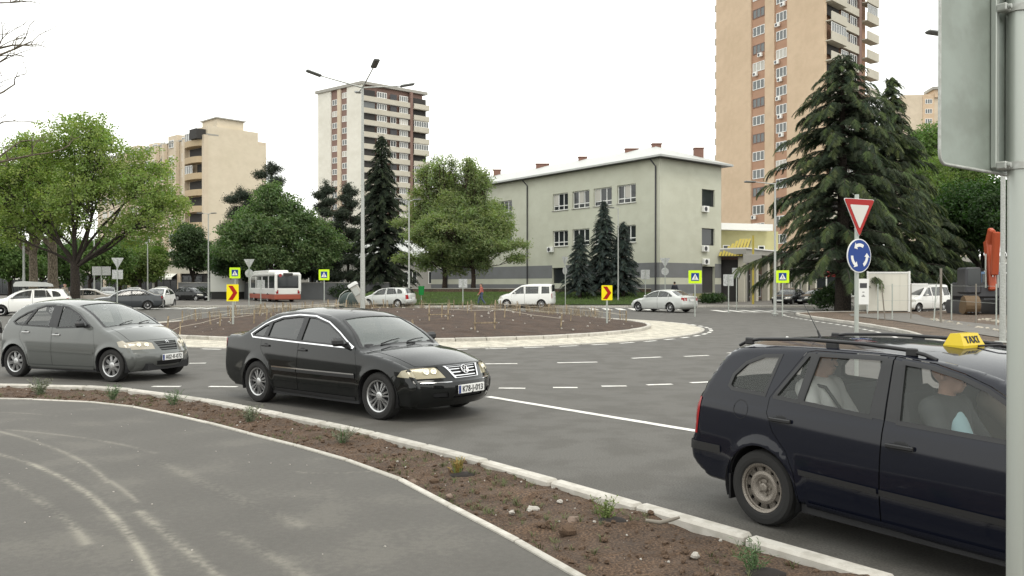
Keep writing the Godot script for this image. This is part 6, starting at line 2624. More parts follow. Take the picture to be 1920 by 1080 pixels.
func crossing_sign(label: String, base: Vector3, size: float, y: float, turn: float, group := "pedestrian crossing signs") -> void:
	var o := thing("crossing_sign", label, "sign", base, turn, group)
	pole(o, y + size * .4, .035)
	var pl := plate(o, "sign_plate", box_outline(size, size, .04), y, .045, M.sign_lime)
	plate(pl, "blue_square", box_outline(size * .6, size * .6, .02), 0, .014, M.sign_blue, .003)
	var s := size * .52
	plate(pl, "white_triangle", poly([-s * .5, -s * .42, s * .5, -s * .42, 0, s * .46]), 0, .019, M.sign_white, .003)
	# walking figure
	var f := Mb.new()
	var q := s
	f.prism(circle(Vector2(.01 * q, .17 * q), .045 * q, 10), 0, .003)
	f.prism(poly([-.04 * q, -.08 * q, .05 * q, -.08 * q, .04 * q, .11 * q, -.03 * q, .11 * q]), 0, .003)
	f.prism(poly([-.04 * q, -.08 * q, .0, -.08 * q, -.09 * q, -.34 * q, -.15 * q, -.34 * q]), 0, .003)
	f.prism(poly([.01 * q, -.09 * q, .05 * q, -.09 * q, .14 * q, -.34 * q, .09 * q, -.34 * q]), 0, .003)
	f.prism(poly([.03 * q, .10 * q, .05 * q, .07 * q, .14 * q, -.04 * q, .11 * q, -.06 * q]), .0001, .003)
	f.prism(poly([-.02 * q, .10 * q, -.05 * q, .07 * q, -.12 * q, -.04 * q, -.09 * q, -.06 * q]), .0001, .003)
	part(pl, "walking_figure", f, M.print_black, Vector3(0, 0, .0225))
	# lamp-like reflector bolts
	var b := Mb.new()
	for i: float in [-.38, .38]:
		b.lathe(poly([.012, 0, .012, .006, 0, .008]), 8, Transform3D(Basis(Vector3.RIGHT, PI / 2), Vector3(0, i * size, .012)))
	part(pl, "bolts", b, M.galvanised)


func chevron_sign(label: String, base: Vector3, w: float, h: float, y: float, turn := 0.0) -> void:
	var o := thing("chevron_sign", label, "sign", base, turn, "yellow chevron boards on the round bed")
	pole(o, y + h * .3, .035)
	var pl := plate(o, "sign_plate", box_outline(w, h, .02), y, .045, M.sign_yellow)
	plate(pl, "red_chevron", poly([-w * .36, h * .42, w * .02, h * .42, w * .40, 0, w * .02, -h * .42, -w * .36, -h * .42, w * .04, 0]), 0, .014, M.sign_red, .003)


func back_sign(called: String, label: String, base: Vector3, plates: Array, top: float, turn := 0.0, group := "") -> void:
	# a sign seen from behind: plain grey sheet metal
	var o := thing(called, label, "sign", base, turn, group)
	pole(o, top, .035)
	for q: Array in plates:
		plate(o, "sign_back", q[0], q[1], -.05, M.sign_back)


func build_street() -> void:
	paint("sign_lime", .56, .80, .02, 0, .4, .3)
	paint("sign_blue", .012, .045, .22, 0, .4, .3)
	paint("sign_white", .72, .72, .70, 0, .4, .3)
	paint("sign_yellow", .80, .68, .015, 0, .4, .3)
	paint("sign_red", .34, .015, .012, 0, .4, .3)
	worn(mat("sign_back", .50, .51, .50, .5, .3), T.blotch, 1.2)
	mat("lamp_grey", .14, .145, .14, .5, .3)
	# lamps
	lamp("lamp_mast", "tall four armed lamp mast rising from the round bed", Vector3(-6.35, .6, -35.4), 9.6, .105, .05, [[-1.6, .85, .25, .25], [.75, 1.7, .38, .3], [-.45, -1.5, .1, .25], [1.55, -.75, .2, .25]])
	lamp("street_lamp", "street lamp with a double head in front of the feathery conifers", Vector3(-8.165, 0.1, -66.000), 8.3, .085, .05, [[-.55, .2, .1, .1], [.35, -.2, .1, .1]])
	lamp("street_lamp", "street lamp with an arm to the right before the left hand trees", Vector3(-36.365, 0.1, -62.000), 9.2, .1, .06, [[1.0, .1, .02, 0]])
	lamp("street_lamp", "thin street lamp beside the kiosk, left of the bus", Vector3(-30.638, 0.1, -84.000), 8.8, .09, .05, [[-.5, .1, .02, 0], [.4, .2, .02, 0]])
	lamp("street_lamp", "street lamp with an arm to the left in front of the tan tower", Vector3(14.853, 0.1, -47.000), 7.4, .085, .05, [[-1.25, .3, .03, 0]])
	lamp("street_lamp", "street lamp beside the big sign post, its head showing past the plate", Vector3(14.154, 0.12, -24.000), 8.7, .085, .055, [[-1.75, .2, .12, .1]])
	lamp("street_lamp", "faint thin lamp post right of the wide green tree's trunk", Vector3(-43.165, 0.1, -86.000), 8.0, .08, .05, [[-.6, .1, .02, 0]])
	lamp("street_lamp", "thin lamp post before the beige slab's lowest windows", Vector3(-40.279, 0.1, -92.000), 7.6, .08, .05, [[.6, .1, .02, 0]])
	lamp("street_lamp", "slim lamp post in front of the school's spruces", Vector3(8.802, 0.1, -69.000), 8.0, .06, .04, [[-.4, .1, .02, 0]])
	# crossing signs
	crossing_sign("lime bordered crossing sign above the left chevron board", Vector3(-19.962, 0.1, -60.000), .78, 2.5, .0)
	crossing_sign("lime bordered crossing sign left of the lamp mast, under the dark pines", Vector3(-13.087, 0.1, -58.000), .74, 2.35, .0)
	crossing_sign("lime bordered crossing sign in front of the school's corner", Vector3(10.114, 0.1, -46.000), .72, 2.1, -.1)
	crossing_sign("lime bordered crossing sign at the foot of the lamp with left arm", Vector3(15.113, 0.12, -46.500), .70, 2.1, -.2)
	# chevrons
	chevron_sign("yellow board with dark red chevron standing left on the round bed", Vector3(-9.890, 0.35, -29.500), .42, .60, 1.15, .05)
	chevron_sign("yellow board with dark red chevron standing right on the round bed", Vector3(3.708, 0.25, -32.500), .42, .58, 1.22, -.1)
	# the near give way sign with the roundabout disc
	var o := thing("give_way_sign", "red and white give way triangle above a blue roundabout disc, behind the taxi", "sign", Vector3(6.294, 0, -15.200), deg_to_rad(27))
	pole(o, 3.45, .038)
	var tp := plate(o, "triangle_plate", tri_outline(.80), 3.02, .045, M.sign_white)
	var ring := Mb.new()
	ring.prism(tri_outline(.78), 0, .004)
	part(tp, "red_border", ring, M.sign_red, Vector3(0, 0, .013))
	plate(tp, "white_field", tri_outline(.50), .018, .0185, M.sign_pale, .003)
	var dp := plate(o, "disc_plate", circle(Vector2.ZERO, .31, 36), 2.33, .045, M.sign_white)
	plate(dp, "blue_disc", circle(Vector2.ZERO, .29, 36), 0, .014, M.sign_blue, .004)
	for i in 3:
		var a0 := TAU * i / 3 + 1.05
		var ap := PackedVector2Array()
		for j in 7:
			ap.append(Vector2(cos(a0 + j * .155), sin(a0 + j * .155)) * .225)
		var e := a0 + .93
		ap.append(Vector2(cos(e), sin(e)) * .262)
		ap.append(Vector2(cos(e + .38), sin(e + .38)) * .195)
		ap.append(Vector2(cos(e), sin(e)) * .128)
		for j in range(6, -1, -1):
			ap.append(Vector2(cos(a0 + j * .155), sin(a0 + j * .155)) * .165)
		plate(dp, "white_arrow", ap, 0, .0195, M.sign_white, .003)
	# signs seen from behind
	back_sign("give_way_sign", "back of a give way triangle over a square plate, behind the queueing cars", Vector3(-26.564, 0.1, -56.000), [[tri_outline(.85), 3.1], [box_outline(.72, .62), 2.35]], 3.4, .0, "")
	back_sign("give_way_sign", "back of a give way triangle over a round plate beside the bus", Vector3(-19.594, 0.1, -62.000), [[tri_outline(.82), 3.2], [circle(Vector2.ZERO, .31, 24), 2.5]], 3.5)
	back_sign("give_way_sign", "back of a thin give way triangle left of the school's spruces", Vector3(4.231, 0.1, -66.000), [[tri_outline(.85), 3.5], [circle(Vector2.ZERO, .3, 24), 2.75]], 3.8, .9)
	back_sign("give_way_sign", "back of a give way triangle behind the silver saloon, before the school corner", Vector3(12.142, 0.3, -66.000), [[tri_outline(.85), 3.2], [circle(Vector2.ZERO, .3, 24), 2.5]], 3.6)
	back_sign("square_sign", "white square sign back on a thin pole on the lawn left of the van", Vector3(-3.538, 0.1, -60.000), [[box_outline(.62, .62), 1.75]], 2.05, .0, "square plates seen from behind")
	back_sign("square_sign", "white square sign back standing right of the school's corner", Vector3(13.533, 0.1, -52.000), [[box_outline(.64, .72), 1.95]], 2.3, .0, "square plates seen from behind")
	back_sign("square_sign", "grey square sign back close behind the white square one", Vector3(15.653, 0.1, -58.000), [[box_outline(.6, .66), 2.5]], 2.8, .0, "square plates seen from behind")
	back_sign("square_sign", "dim grey square sign back in front of the school's grey band", Vector3(11.218, 0.4, -70.000), [[box_outline(.75, .8), 2.2]], 2.6, .0, "square plates seen from behind")
	back_sign("square_sign", "twin pale plates on one pole behind the queueing cars", Vector3(-37.513, 0.1, -76.000), [[rounded(poly([-.85, -.4, -.05, -.4, -.05, .4, -.85, .4]), .03), 2.9], [rounded(poly([.05, -.4, .85, -.4, .85, .4, .05, .4]), .03), 2.9]], 3.3, .0, "square plates seen from behind")
	back_sign("square_sign", "small pale plate on a short pole before the bus side", Vector3(-19.323, 0.1, -64.000), [[box_outline(.6, .62), 1.7]], 2.0, .0, "square plates seen from behind")
	# yellow barrier post by the colonnade
	var yp := thing("yellow_post", "thin yellow post with a small box in front of the colonnade", "post", Vector3(20.862, 0.1, -72.000))
	pole(yp, 5.9, .09, M.canopy_yellow)
	var bx := Mb.new()
	bx.cbox(Vector3(-.1, 3.9, .12), Vector3(1.6, .75, .1), .02)
	part(yp, "notice_box", bx, M.concrete_grey)
	# green litter bin on the lawn
	var gb := thing("litter_bin", "green litter bin under the feathery conifer", "bin", Vector3(-7.410, 0.15, -68.000))
	var gm := paint("bin_green", .02, .20, .05, 0, .5, .3)
	var gm2 := Mb.new()
	gm2.lathe(poly([0, .75, .20, .75, .26, 1.45, .27, 1.47, .25, 1.48, .0, 1.40]), 16)
	part(gb, "bucket", gm2, gm)
	pole(gb, 1.3, .03)
	# the large traffic sign at the right edge, seen from behind
	var bs := thing("road_sign", "large grey sign plate seen from behind on its thick galvanised post", "sign", Vector3(2.578, .12, -4.25), .648)
	var pp := Mb.new()
	pp.tube([Vector3(0, -.3, 0), Vector3(0, 4.1, 0)], [.0445, .0445], 24)
	part(bs, "post", pp, M.galvanised)
	var sp := Mb.new()
	sp.prism(rounded(poly([-.635, 2.27, .635, 2.27, .635, 4.0, -.635, 4.0]), .06, 6), -.092, -.088)
	part(bs, "sign_sheet", sp, M.sign_sheet)
	var rim := Mb.new()
	var ol := rounded(poly([-.635, 2.27, .635, 2.27, .635, 4.0, -.635, 4.0]), .06, 6)
	var rp := []
	var rr := []
	for p in ol:
		rp.append(Vector3(p.x, p.y, -.086))
		rr.append(.008)
	rp.append(rp[0])
	rr.append(.008)
	rim.tube(rp, rr, 6, false)
	part(bs, "rolled_edge", rim, M.galvanised_pale)
	for x: float in [-.085, .085]:
		var st := Mb.new()
		st.cbox(Vector3(x, 3.13, -.072), Vector3(.035, 1.68, .03), .004)
		part(bs, "stiffener", st, M.galvanised)
	for y: float in [2.30, 3.1, 3.9]:
		var cl := Mb.new()
		cl.lathe(poly([.049, -.02, .055, -.018, .055, .018, .049, .02]), 20, Transform3D(Basis(), Vector3(0, y, 0)))
		cl.cbox(Vector3(-.075, y, -.035), Vector3(.06, .04, .05), .006)
		cl.cbox(Vector3(.075, y, -.035), Vector3(.06, .04, .05), .006)
		for x: float in [-.085, .085]:
			cl.lathe(poly([.013, 0, .013, .014, .0, .016]), 8, Transform3D(Basis(Vector3.RIGHT, PI / 2), Vector3(x, y, -.008)))
		part(bs, "clamp", cl, M.galvanised_pale)
	# litter and rubble by the right hand kerb, thin white post by the taxi
	var wp := thing("marker_post", "short white marker post showing just above the taxi's roof", "post", Vector3(6.119, 0, -18.500))
	var wm := Mb.new()
	wm.cbox(Vector3(0, .32, 0), Vector3(.05, .66, .05), .01)
	part(wp, "post_body", wm, M.sign_white)


# ---------------------------------------------------------------- building site at the right
func build_site() -> void:
	mat("site_panel", .66, .64, .56, .7)
	paint("digger_orange", .34, .07, .032, 0, .5, .4)
	worn(mat("digger_rust", .22, .15, .08, .7), T.soil, 2.0)
	mat("umbrella_red", .36, .03, .03, .8)
	mat("truck_blue", .06, .11, .19, .5)
	# white site cabin
	var c := thing("site_cabin", "white panelled site cabin wall behind the fence", "cabin", Vector3(22.053, 0.1, -51.500), 0)
	var x := facade(Vector2(0, 0), Vector2(2.4, -.25))
	for i in 5:
		block(c, "wall_panel", x, i * .47, i * .47 + .462, .05, 2.35, -.06, 0, M.site_panel)
	block(c, "corner_post", x, -.09, -.004, 0, 2.5, -.08, .04, M.upvc)
	block(c, "corner_post", x, 2.36, 2.48, 0, 2.5, -.08, .04, M.upvc)
	block(c, "top_rail", x, -.004, 2.355, 2.36, 2.46, -.08, .03, M.upvc)
	block(c, "side_wall", x, 2.485, 3.2, .05, 2.3, -2.0, -1.9, M.site_panel)
	block(c, "back_wall", x, 0, 2.4, .05, 2.3, -2.1, -2.04, M.site_panel)
	block(c, "low_cabinet", x, 2.6, 3.9, .0, 1.75, -1.6, -1.0, M.upvc)
	# notice board
	var n := thing("notice_board", "white notice board on posts with dark pictures, left of the site cabin", "board", Vector3(19.824, 0.1, -47.000))
	for u: float in [-.25, .25]:
		var p := Mb.new()
		p.tube([Vector3(u, 0, 0), Vector3(u, 1.9, 0)], [.03, .03], 8)
		part(n, "post", p, M.galvanised)
	plate(n, "board", box_outline(.62, 1.45, .01), 1.28, .04, M.sign_white)
	plate(n, "picture", box_outline(.40, .28, .005), 1.62, .054, M.steel_dark, .003)
	for q: Array in [[1.25, .12], [1.08, .10], [1.02, .2]]:
		plate(n, "print_line", box_outline(q[1], .035, .003), q[0], .054, M.print_black, .003)
	# fence of thin stakes with wire
	var px := [[Vector3(17.590, 0.1, -40.000), 0], [Vector3(17.724, 0.1, -39.500), 0.07], [Vector3(18.282, 0.1, -40.000), 0], [Vector3(19.419, 0.1, -40.500), 0], [Vector3(19.268, 0.1, -38.000), -0.04], [Vector3(18.812, 0.1, -36.500), 0], [Vector3(21.128, 0.1, -40.000), 0], [Vector3(20.077, 0.1, -36.000), 0], [Vector3(19.790, 0.1, -34.000), 0]]
	var prev := Vector3.ZERO
	for i in px.size():
		var q: Array = px[i]
		var b: Vector3 = q[0]
		var o := thing("fence_post", ["straight fence stake nearest the notice board", "leaning fence stake before the site cabin", "straight fence stake right of the leaning one", "fence stake in front of the white van's bonnet", "fence stake leaning left before the van's door", "thick fence post behind the white van's rear", "fence stake between the van and the excavator bucket", "fence stake in front of the excavator bucket", "fence stake in front of the excavator tracks"][i], "post", b, 0, "fence stakes round the site")
		var p := Mb.new()
		var hgt := 1.72 if i != 5 else 2.4
		p.tube([Vector3(0, -.1, 0), Vector3(-sin(q[1]) * hgt * 1.6, hgt, 0)], [.03 if i != 5 else .05, .028 if i != 5 else .05], 7)
		part(o, "stake", p, M.stake_grey if i % 2 else M.galvanised)
		var top := b + Vector3(-sin(q[1]) * hgt * 1.6, hgt - .1, 0)
		if i > 0:
			var w := Mb.new()
			w.tube([prev, top], [.006, .006], 4)
			w.tube([prev - Vector3(0, .7, 0), top - Vector3(0, .7, 0)], [.006, .006], 4)
			solo("fence_wire", w, M.galvanised, ["", "pair of wires strung between the notice board and the leaning stake", "pair of wires between the leaning stake and its right neighbour", "pair of wires across the site cabin's right half", "pair of wires across the white van", "short pair of wires at the thick fence post", "pair of wires right of the thick fence post", "pair of wires before the gap beside the bucket", "pair of wires before the excavator"][i], "wire")
		prev = top
	# excavator, its boom towards the camera
	var e := thing("excavator", "orange excavator with upright boom and a brown bucket on the ground", "excavator", Vector3(26.694, 0.1, -47.000), -.12)
	for s: float in [-1.0, 1.0]:
		var t := Mb.new()
		var ol := PackedVector2Array()
		ol.append_array(circle(Vector2(-1.4, .4), .4, 8, PI / 2, PI * 1.5))
		ol.append_array(circle(Vector2(1.4, .4), .4, 8, -PI / 2, PI / 2))
		t.prism(ol, -.25, .25, Transform3D(Basis(Vector3.UP, PI / 2), Vector3(s * .95, 0, -.6)))
		part(e, "track", t, M.steel_dark)
	var h := Mb.new()
	h.cbox(Vector3(.1, 1.35, -.9), Vector3(2.3, .9, 2.4), .12)
	part(e, "house", h, M.steel_dark)
	var cab := Mb.new()
	cab.cbox(Vector3(-.75, 1.9, -.2), Vector3(.85, 1.5, 1.3), .1)
	part(e, "cab", cab, M.steel_dark)
	var cg := Mb.new()
	cg.cbox(Vector3(-.75, 2.1, .46), Vector3(.68, .95, .04), .015)
	part(e, "cab_window", cg, M.window_dark)
	var bm := Mb.new()
	bm.cbox(Vector3.ZERO, Vector3(.38, 2.9, .5), .07, Transform3D(Basis(Vector3.RIGHT, -.18), Vector3(.25, 2.75, .1)))
	bm.cbox(Vector3.ZERO, Vector3(.32, 1.2, .45), .07, Transform3D(Basis(Vector3.RIGHT, .45), Vector3(.25, 4.25, .05)))
	part(e, "boom", bm, M.digger_orange)
	for s: float in [-1.0, 1.0]:
		var ram := Mb.new()
		ram.tube([Vector3(.25 + s * .32, 1.5, .3), Vector3(.25 + s * .3, 3.4, .25)], [.06, .045], 8)
		part(e, "ram", ram, M.galvanised)
	var stk := Mb.new()
	stk.cbox(Vector3.ZERO, Vector3(.34, 2.4, .34), .05, Transform3D(Basis(Vector3.RIGHT, .12), Vector3(.25, 3.4, .75)))
	part(e, "stick", stk, M.digger_orange)
	var strip := Mb.new()
	strip.cbox(Vector3(.17, 2.5, .62), Vector3(.06, .8, .03), .01)
	part(e, "pale_stripe", strip, M.sign_white)
	var bk := Mb.new()
	var bp := PackedVector2Array()
	bp.append_array(circle(Vector2(0, .55), .52, 9, PI * .55, PI * 1.6))
	bp.append_array(poly([.45, .15, .5, .45, .2, .95]))
	bk.prism(bp, -.38, .38, Transform3D(Basis(Vector3.UP, PI / 2), Vector3(-1.15, 0, .9)))
	part(e, "bucket", bk, M.digger_rust)
	for i in 4:
		var th := Mb.new()
		th.cbox(Vector3(-1.42 + i * .18, .14, 1.42), Vector3(.07, .07, .22), .02)
		part(e, "bucket_tooth", th, M.steel_dark)
	# blue lorry cab behind it
	var l := thing("lorry", "blue grey lorry cab half hidden behind the excavator boom", "lorry", Vector3(32.792, 0.1, -58.000), .3)
	var lb := Mb.new()
	lb.cbox(Vector3(0, 1.75, 0), Vector3(2.3, 1.6, 1.8), .15)
	part(l, "cab", lb, M.truck_blue)
	var lg := Mb.new()
	lg.cbox(Vector3(0, 2.05, .9), Vector3(2.0, .7, .05), .02)
	part(l, "windscreen", lg, M.window_dark)
	var ch := Mb.new()
	ch.box(Vector3(0, .75, -1.4), Vector3(2.1, .4, 5))
	part(l, "chassis", ch, M.steel_dark)
	for s: float in [-1.0, 1.0]:
		make_wheel(l, Vector3(s * .95, .5, -.1), s, .5, .3, "cover", false)
	# red parasols by the far cafe
	for q: Array in [["red parasol over the far terrace, behind the white van", Vector3(43.938, 0.1, -84.000), 1.9], ["dark red parasol beside the parked black cars", Vector3(32.415, 0.1, -86.000), 1.5]]:
		var u := thing("parasol", q[0], "parasol", q[1], 0, "red parasols beyond the site")
		var pm := Mb.new()
		pm.lathe(poly([q[2], 2.45, q[2], 2.55, .05, 3.05, 0, 3.08]), 8, Transform3D(), 0, TAU, false)
		part(u, "canopy", pm, M.umbrella_red)
		pole(u, 3.0, .03)
	# heap of rubble at the kerb
	var st := []
	var cols := []
	for i in 260:
		var a := rng.randf()
		var d := lerpf(26.0, 40.0, a)
		var bx: float = lerpf(17.2, 20.6, a) + rng.randf_range(1.6, 4.0) * (1 if rng.randf() < .8 else -.2)
		var s := rng.randf_range(.03, .11)
		st.append(Transform3D(Basis.from_euler(Vector3(rng.randf(), rng.randf() * 6, rng.randf())).scaled(Vector3(s, s * .7, s)), Vector3(bx, .11, -d)))
		cols.append(Color(.3, .27, .22) * rng.randf_range(.6, 1.5))
	var rm := mat("rubble_mix", 1, 1, 1, .9)
	rm.vertex_color_use_as_albedo = true
	tag(scatter(self, numbered("rubble"), stone_mesh(3), rm, st, cols), "scattered rubble and stones on the bare soil of the site", "rubble", "", "stuff")


func stone_mesh(seed_: int, rough := .28) -> ArrayMesh:
	if not stone_cache.has(seed_):
		var mb := Mb.new()
		mb.ellipsoid(Vector3.ZERO, Vector3.ONE, 5, 7)
		var f := FastNoiseLite.new()
		f.seed = seed_
		f.frequency = .9
		var out := Mb.new()
		for i in range(0, mb.v.size(), 3):
			var p := []
			for j in 3:
				var q := mb.v[i + j]
				p.append(q * (1.0 + rough * 2.0 * f.get_noise_3dv(q)))
			out.tri(p[0], p[2], p[1])
		stone_cache[seed_] = out.mesh()
	return stone_cache[seed_]


# ---------------------------------------------------------------- the round bed
func bed_height(x: float, d: float) -> float:
	var r := Vector2(x - ISLE.x, d - ISLE.y).length() / ISLE_IN
	return .12 + .62 * (1.0 - r * r)


func stake_label(i: int, p: Vector3) -> String:
	if i < 10:
		return ["pale stake leftmost on the near edge of the round bed", "second pale stake from the left on the near edge of the round bed", "pale stake just left of the yellow chevron board on the round bed", "pale stake close beside the left chevron board's pole", "pale stake behind the left chevron board on the round bed", "pale stake on the round bed just left of the black saloon's roof", "pale stake farther back, above the black saloon's rear window", "pale stake above the black saloon's boot on the round bed", "far pale stake above the black saloon's rear door", "pale stake above the black saloon's roof, nearer than its neighbour"][i]
	var side := "left" if p.x < ISLE.x - 3.0 else "right" if p.x > ISLE.x + 3.0 else "middle"
	var depth := "near" if p.z < ISLE.y - 3.0 else "far" if p.z > ISLE.y + 3.0 else "central"
	return "short pale stake in the soil of the round bed, %s row of its %s part" % [depth, side]


func build_island() -> void:
	var mb := Mb.new()
	var f := FastNoiseLite.new()
	f.seed = 12
	f.frequency = 1.1
	f.fractal_octaves = 4
	var lift := func(u: float, v: float) -> Vector3:
		var p := ISLE + Vector2(cos(v), sin(v)) * u
		return Vector3(p.x, bed_height(p.x, p.y) + .05 * f.get_noise_2d(p.x, p.y) * clampf((ISLE_IN - u) * 2.0, 0, 1), -p.y)
	var us := span(0.02, ISLE_IN - .06, .3)
	var vs := span(0, TAU, TAU / 150)
	for i in us.size() - 1:
		for j in vs.size() - 1:
			mb.quad(lift.call(us[i], vs[j]), lift.call(us[i + 1], vs[j]), lift.call(us[i + 1], vs[j + 1]), lift.call(us[i], vs[j + 1]))
	structure("round_bed_soil", mb, M.soil_island)
	# stakes set out for planting
	var sm := Mb.new()
	sm.box(Vector3(0, .22, 0), Vector3(.045, .5, .035))
	var stake := sm.mesh()
	var r := RandomNumberGenerator.new()
	r.seed = 9
	var spots := []
	for q: Vector3 in [Vector3(-10.83, 0, 26), Vector3(-10.78, 0, 27), Vector3(-10.87, 0, 30), Vector3(-10.19, 0, 29), Vector3(-10.49, 0, 31), Vector3(-9.15, 0, 29.5), Vector3(-10.01, 0, 33), Vector3(-8.85, 0, 30), Vector3(-9.37, 0, 34), Vector3(-8.51, 0, 32)]:
		spots.append(q)
	for i in 46:
		var a := r.randf() * TAU
		var rad := ISLE_IN * sqrt(r.randf_range(.05, .93))
		spots.append(Vector3(ISLE.x + cos(a) * rad, 0, ISLE.y + sin(a) * rad))
	var pts := []
	for i in spots.size():
		var p: Vector3 = spots[i]
		var y := bed_height(p.x, p.z)
		var o := solo("planting_stake", stake, M.stake_wood, stake_label(i, p), "stake", Vector3(p.x, y, -p.z), "planting stakes on the round bed")
		o.rotation = Vector3(r.randf_range(-.08, .08), r.randf() * 3, r.randf_range(-.1, .1))
		pts.append(Vector3(p.x, y + .3, -p.z))
	# strings between neighbouring stakes
	var st := Mb.new()
	for i in pts.size():
		var best := -1
		var bd := 5.5
		for j in pts.size():
			if j > i and pts[i].distance_to(pts[j]) < bd:
				bd = pts[i].distance_to(pts[j])
				best = j
		if best >= 0 and r.randf() < .75:
			st.tube([pts[i], (pts[i] + pts[best]) * .5 + Vector3(0, -.03, 0), pts[best]], [.005, .005, .005], 4)
	solo("marking_string", st, M.string, "pale strings tied between the planting stakes", "string", Vector3.ZERO, "", "stuff")
	# little frames of lath
	for q: Array in [[Vector3(-.9, 0, 27.6), "small stake frame with a cross lath on the right half of the round bed"], [Vector3(-2.6, 0, 29.5), "second stake frame, left of the first one on the round bed"], [Vector3(-6.8, 0, 43.0), "stake frame on the far side of the round bed, left of the mast"]]:
		var y := bed_height(q[0].x, q[0].z)
		var o := thing("stake_frame", q[1], "stake", Vector3(q[0].x, y, -q[0].z), .4, "stake frames on the round bed")
		for u: float in [-.35, .35]:
			var m := Mb.new()
			m.box(Vector3(u, .28, 0), Vector3(.04, .62, .03))
			part(o, "stake", m, M.stake_wood)
		var m2 := Mb.new()
		m2.box(Vector3(0, .22, .043), Vector3(.85, .035, .025))
		part(o, "cross_lath", m2, M.stake_wood)
	# pale pebbles and stalks
	var xf := []
	for i in 170:
		var a := r.randf() * TAU
		var rad := ISLE_IN * sqrt(r.randf()) * .97
		var x := ISLE.x + cos(a) * rad
		var d := ISLE.y + sin(a) * rad
		var s := r.randf_range(.012, .045)
		xf.append(Transform3D(Basis(Vector3.UP, r.randf() * 6).scaled(Vector3(s, s * .7, s)), Vector3(x, bed_height(x, d) + .03, -d)))
	tag(scatter(self, numbered("pebbles"), stone_mesh(1), M.stone_pale, xf), "pale pebbles scattered over the soil of the round bed", "pebbles", "", "stuff")
	var stalk := Mb.new()
	for i in 7:
		var b := Vector3(r.randf_range(-.1, .1), 0, r.randf_range(-.1, .1))
		stalk.tube([b, b + Vector3(r.randf_range(-.12, .12), r.randf_range(.25, .55), r.randf_range(-.12, .12))], [.006, .003], 3, false)
	xf = []
	for i in 260:
		var a := r.randf_range(.15, PI - .15)
		var rad := ISLE_IN * r.randf_range(.55, .98)
		var x := ISLE.x + cos(a) * rad
		var d := ISLE.y + sin(a) * rad
		xf.append(Transform3D(Basis(Vector3.UP, r.randf() * 6), Vector3(x, bed_height(x, d), -d)))
	tag(scatter(self, numbered("dry_stalks"), stalk, M.stake_wood, xf), "thin dry planted stalks along the far half of the round bed", "stalks", "", "stuff")
	# the tilted grey box column and a dark tarpaulin with hoops behind the bed
	var t := thing("tilted_box_column", "leaning grey box column with a white end cap behind the round bed", "column", Vector3(-9.692, 0.1, -56.000))
	var m := Mb.new()
	var tilt := Transform3D(Basis(Vector3.BACK, .53), Vector3(0, -.1, 0))
	m.cbox(Vector3(0, .95, 0), Vector3(.52, 1.9, .5), .03, tilt)
	part(t, "box_shaft", m, M.concrete_grey)
	m = Mb.new()
	m.cbox(Vector3(0, 2.02, 0), Vector3(.62, .24, .6), .03, tilt)
	part(t, "end_cap", m, M.sign_white)
	m = Mb.new()
	m.cbox(Vector3(0, 1.5, .27), Vector3(.4, .5, .03), .01, tilt)
	part(t, "access_panel", m, M.galvanised_pale)
	m = Mb.new()
	m.cbox(Vector3(.05, .15, 0), Vector3(.9, .3, .8), .03)
	part(t, "foot", m, M.soil_dry)
	var ta := thing("tarpaulin_mound", "dark green covered mound with two curved pale hoops beside the tilted box", "cover", Vector3(-11.340, 0.1, -58.000))
	m = Mb.new()
	m.ellipsoid(Vector3(0, .35, 0), Vector3(.75, .8, .7), 8, 14)
	part(ta, "cover", m, M.tarp_green)
	for u: float in [-.35, .2]:
		m = Mb.new()
		var hp := []
		var hr := []
		for i in 9:
			var a := PI * .5 * i / 8
			hp.append(Vector3(u - .55 + .75 * sin(a), 1.25 * sin(a * .5 + .785) - .9 + .5 * cos(a - 1.2), .72))
			hr.append(.025)
		hp = [Vector3(u - .35, .0, .75), Vector3(u - .28, .5, .8), Vector3(u - .12, .95, .76), Vector3(u + .15, 1.2, .6), Vector3(u + .35, 1.27, .4)]
		m.tube(hp, [.025, .025, .025, .025, .02], 6)
		part(ta, "hoop", m, M.galvanised_pale)


# ---------------------------------------------------------------- the planted strip in front
func blade_tuft(seed_: int, n: int, spread: float, h: float, w: float, lean: float) -> Mb:
	var r := RandomNumberGenerator.new()
	r.seed = seed_
	var mb := Mb.new()
	for i in n:
		var a := r.randf() * TAU
		var d := Vector3(cos(a), 0, sin(a))
		var b := d * spread * r.randf() * .5
		var l := h * r.randf_range(.55, 1.1)
		var s := d.cross(Vector3.UP) * w
		var m := b + Vector3(0, l * .6, 0) + d * lean * l * .3
		var t := b + Vector3(0, l, 0) + d * lean * l
		mb.tri(b - s, b + s, m + s * .7)
		mb.tri(b - s, m + s * .7, m - s * .7)
		mb.tri(m - s * .7, m + s * .7, t)
	return mb


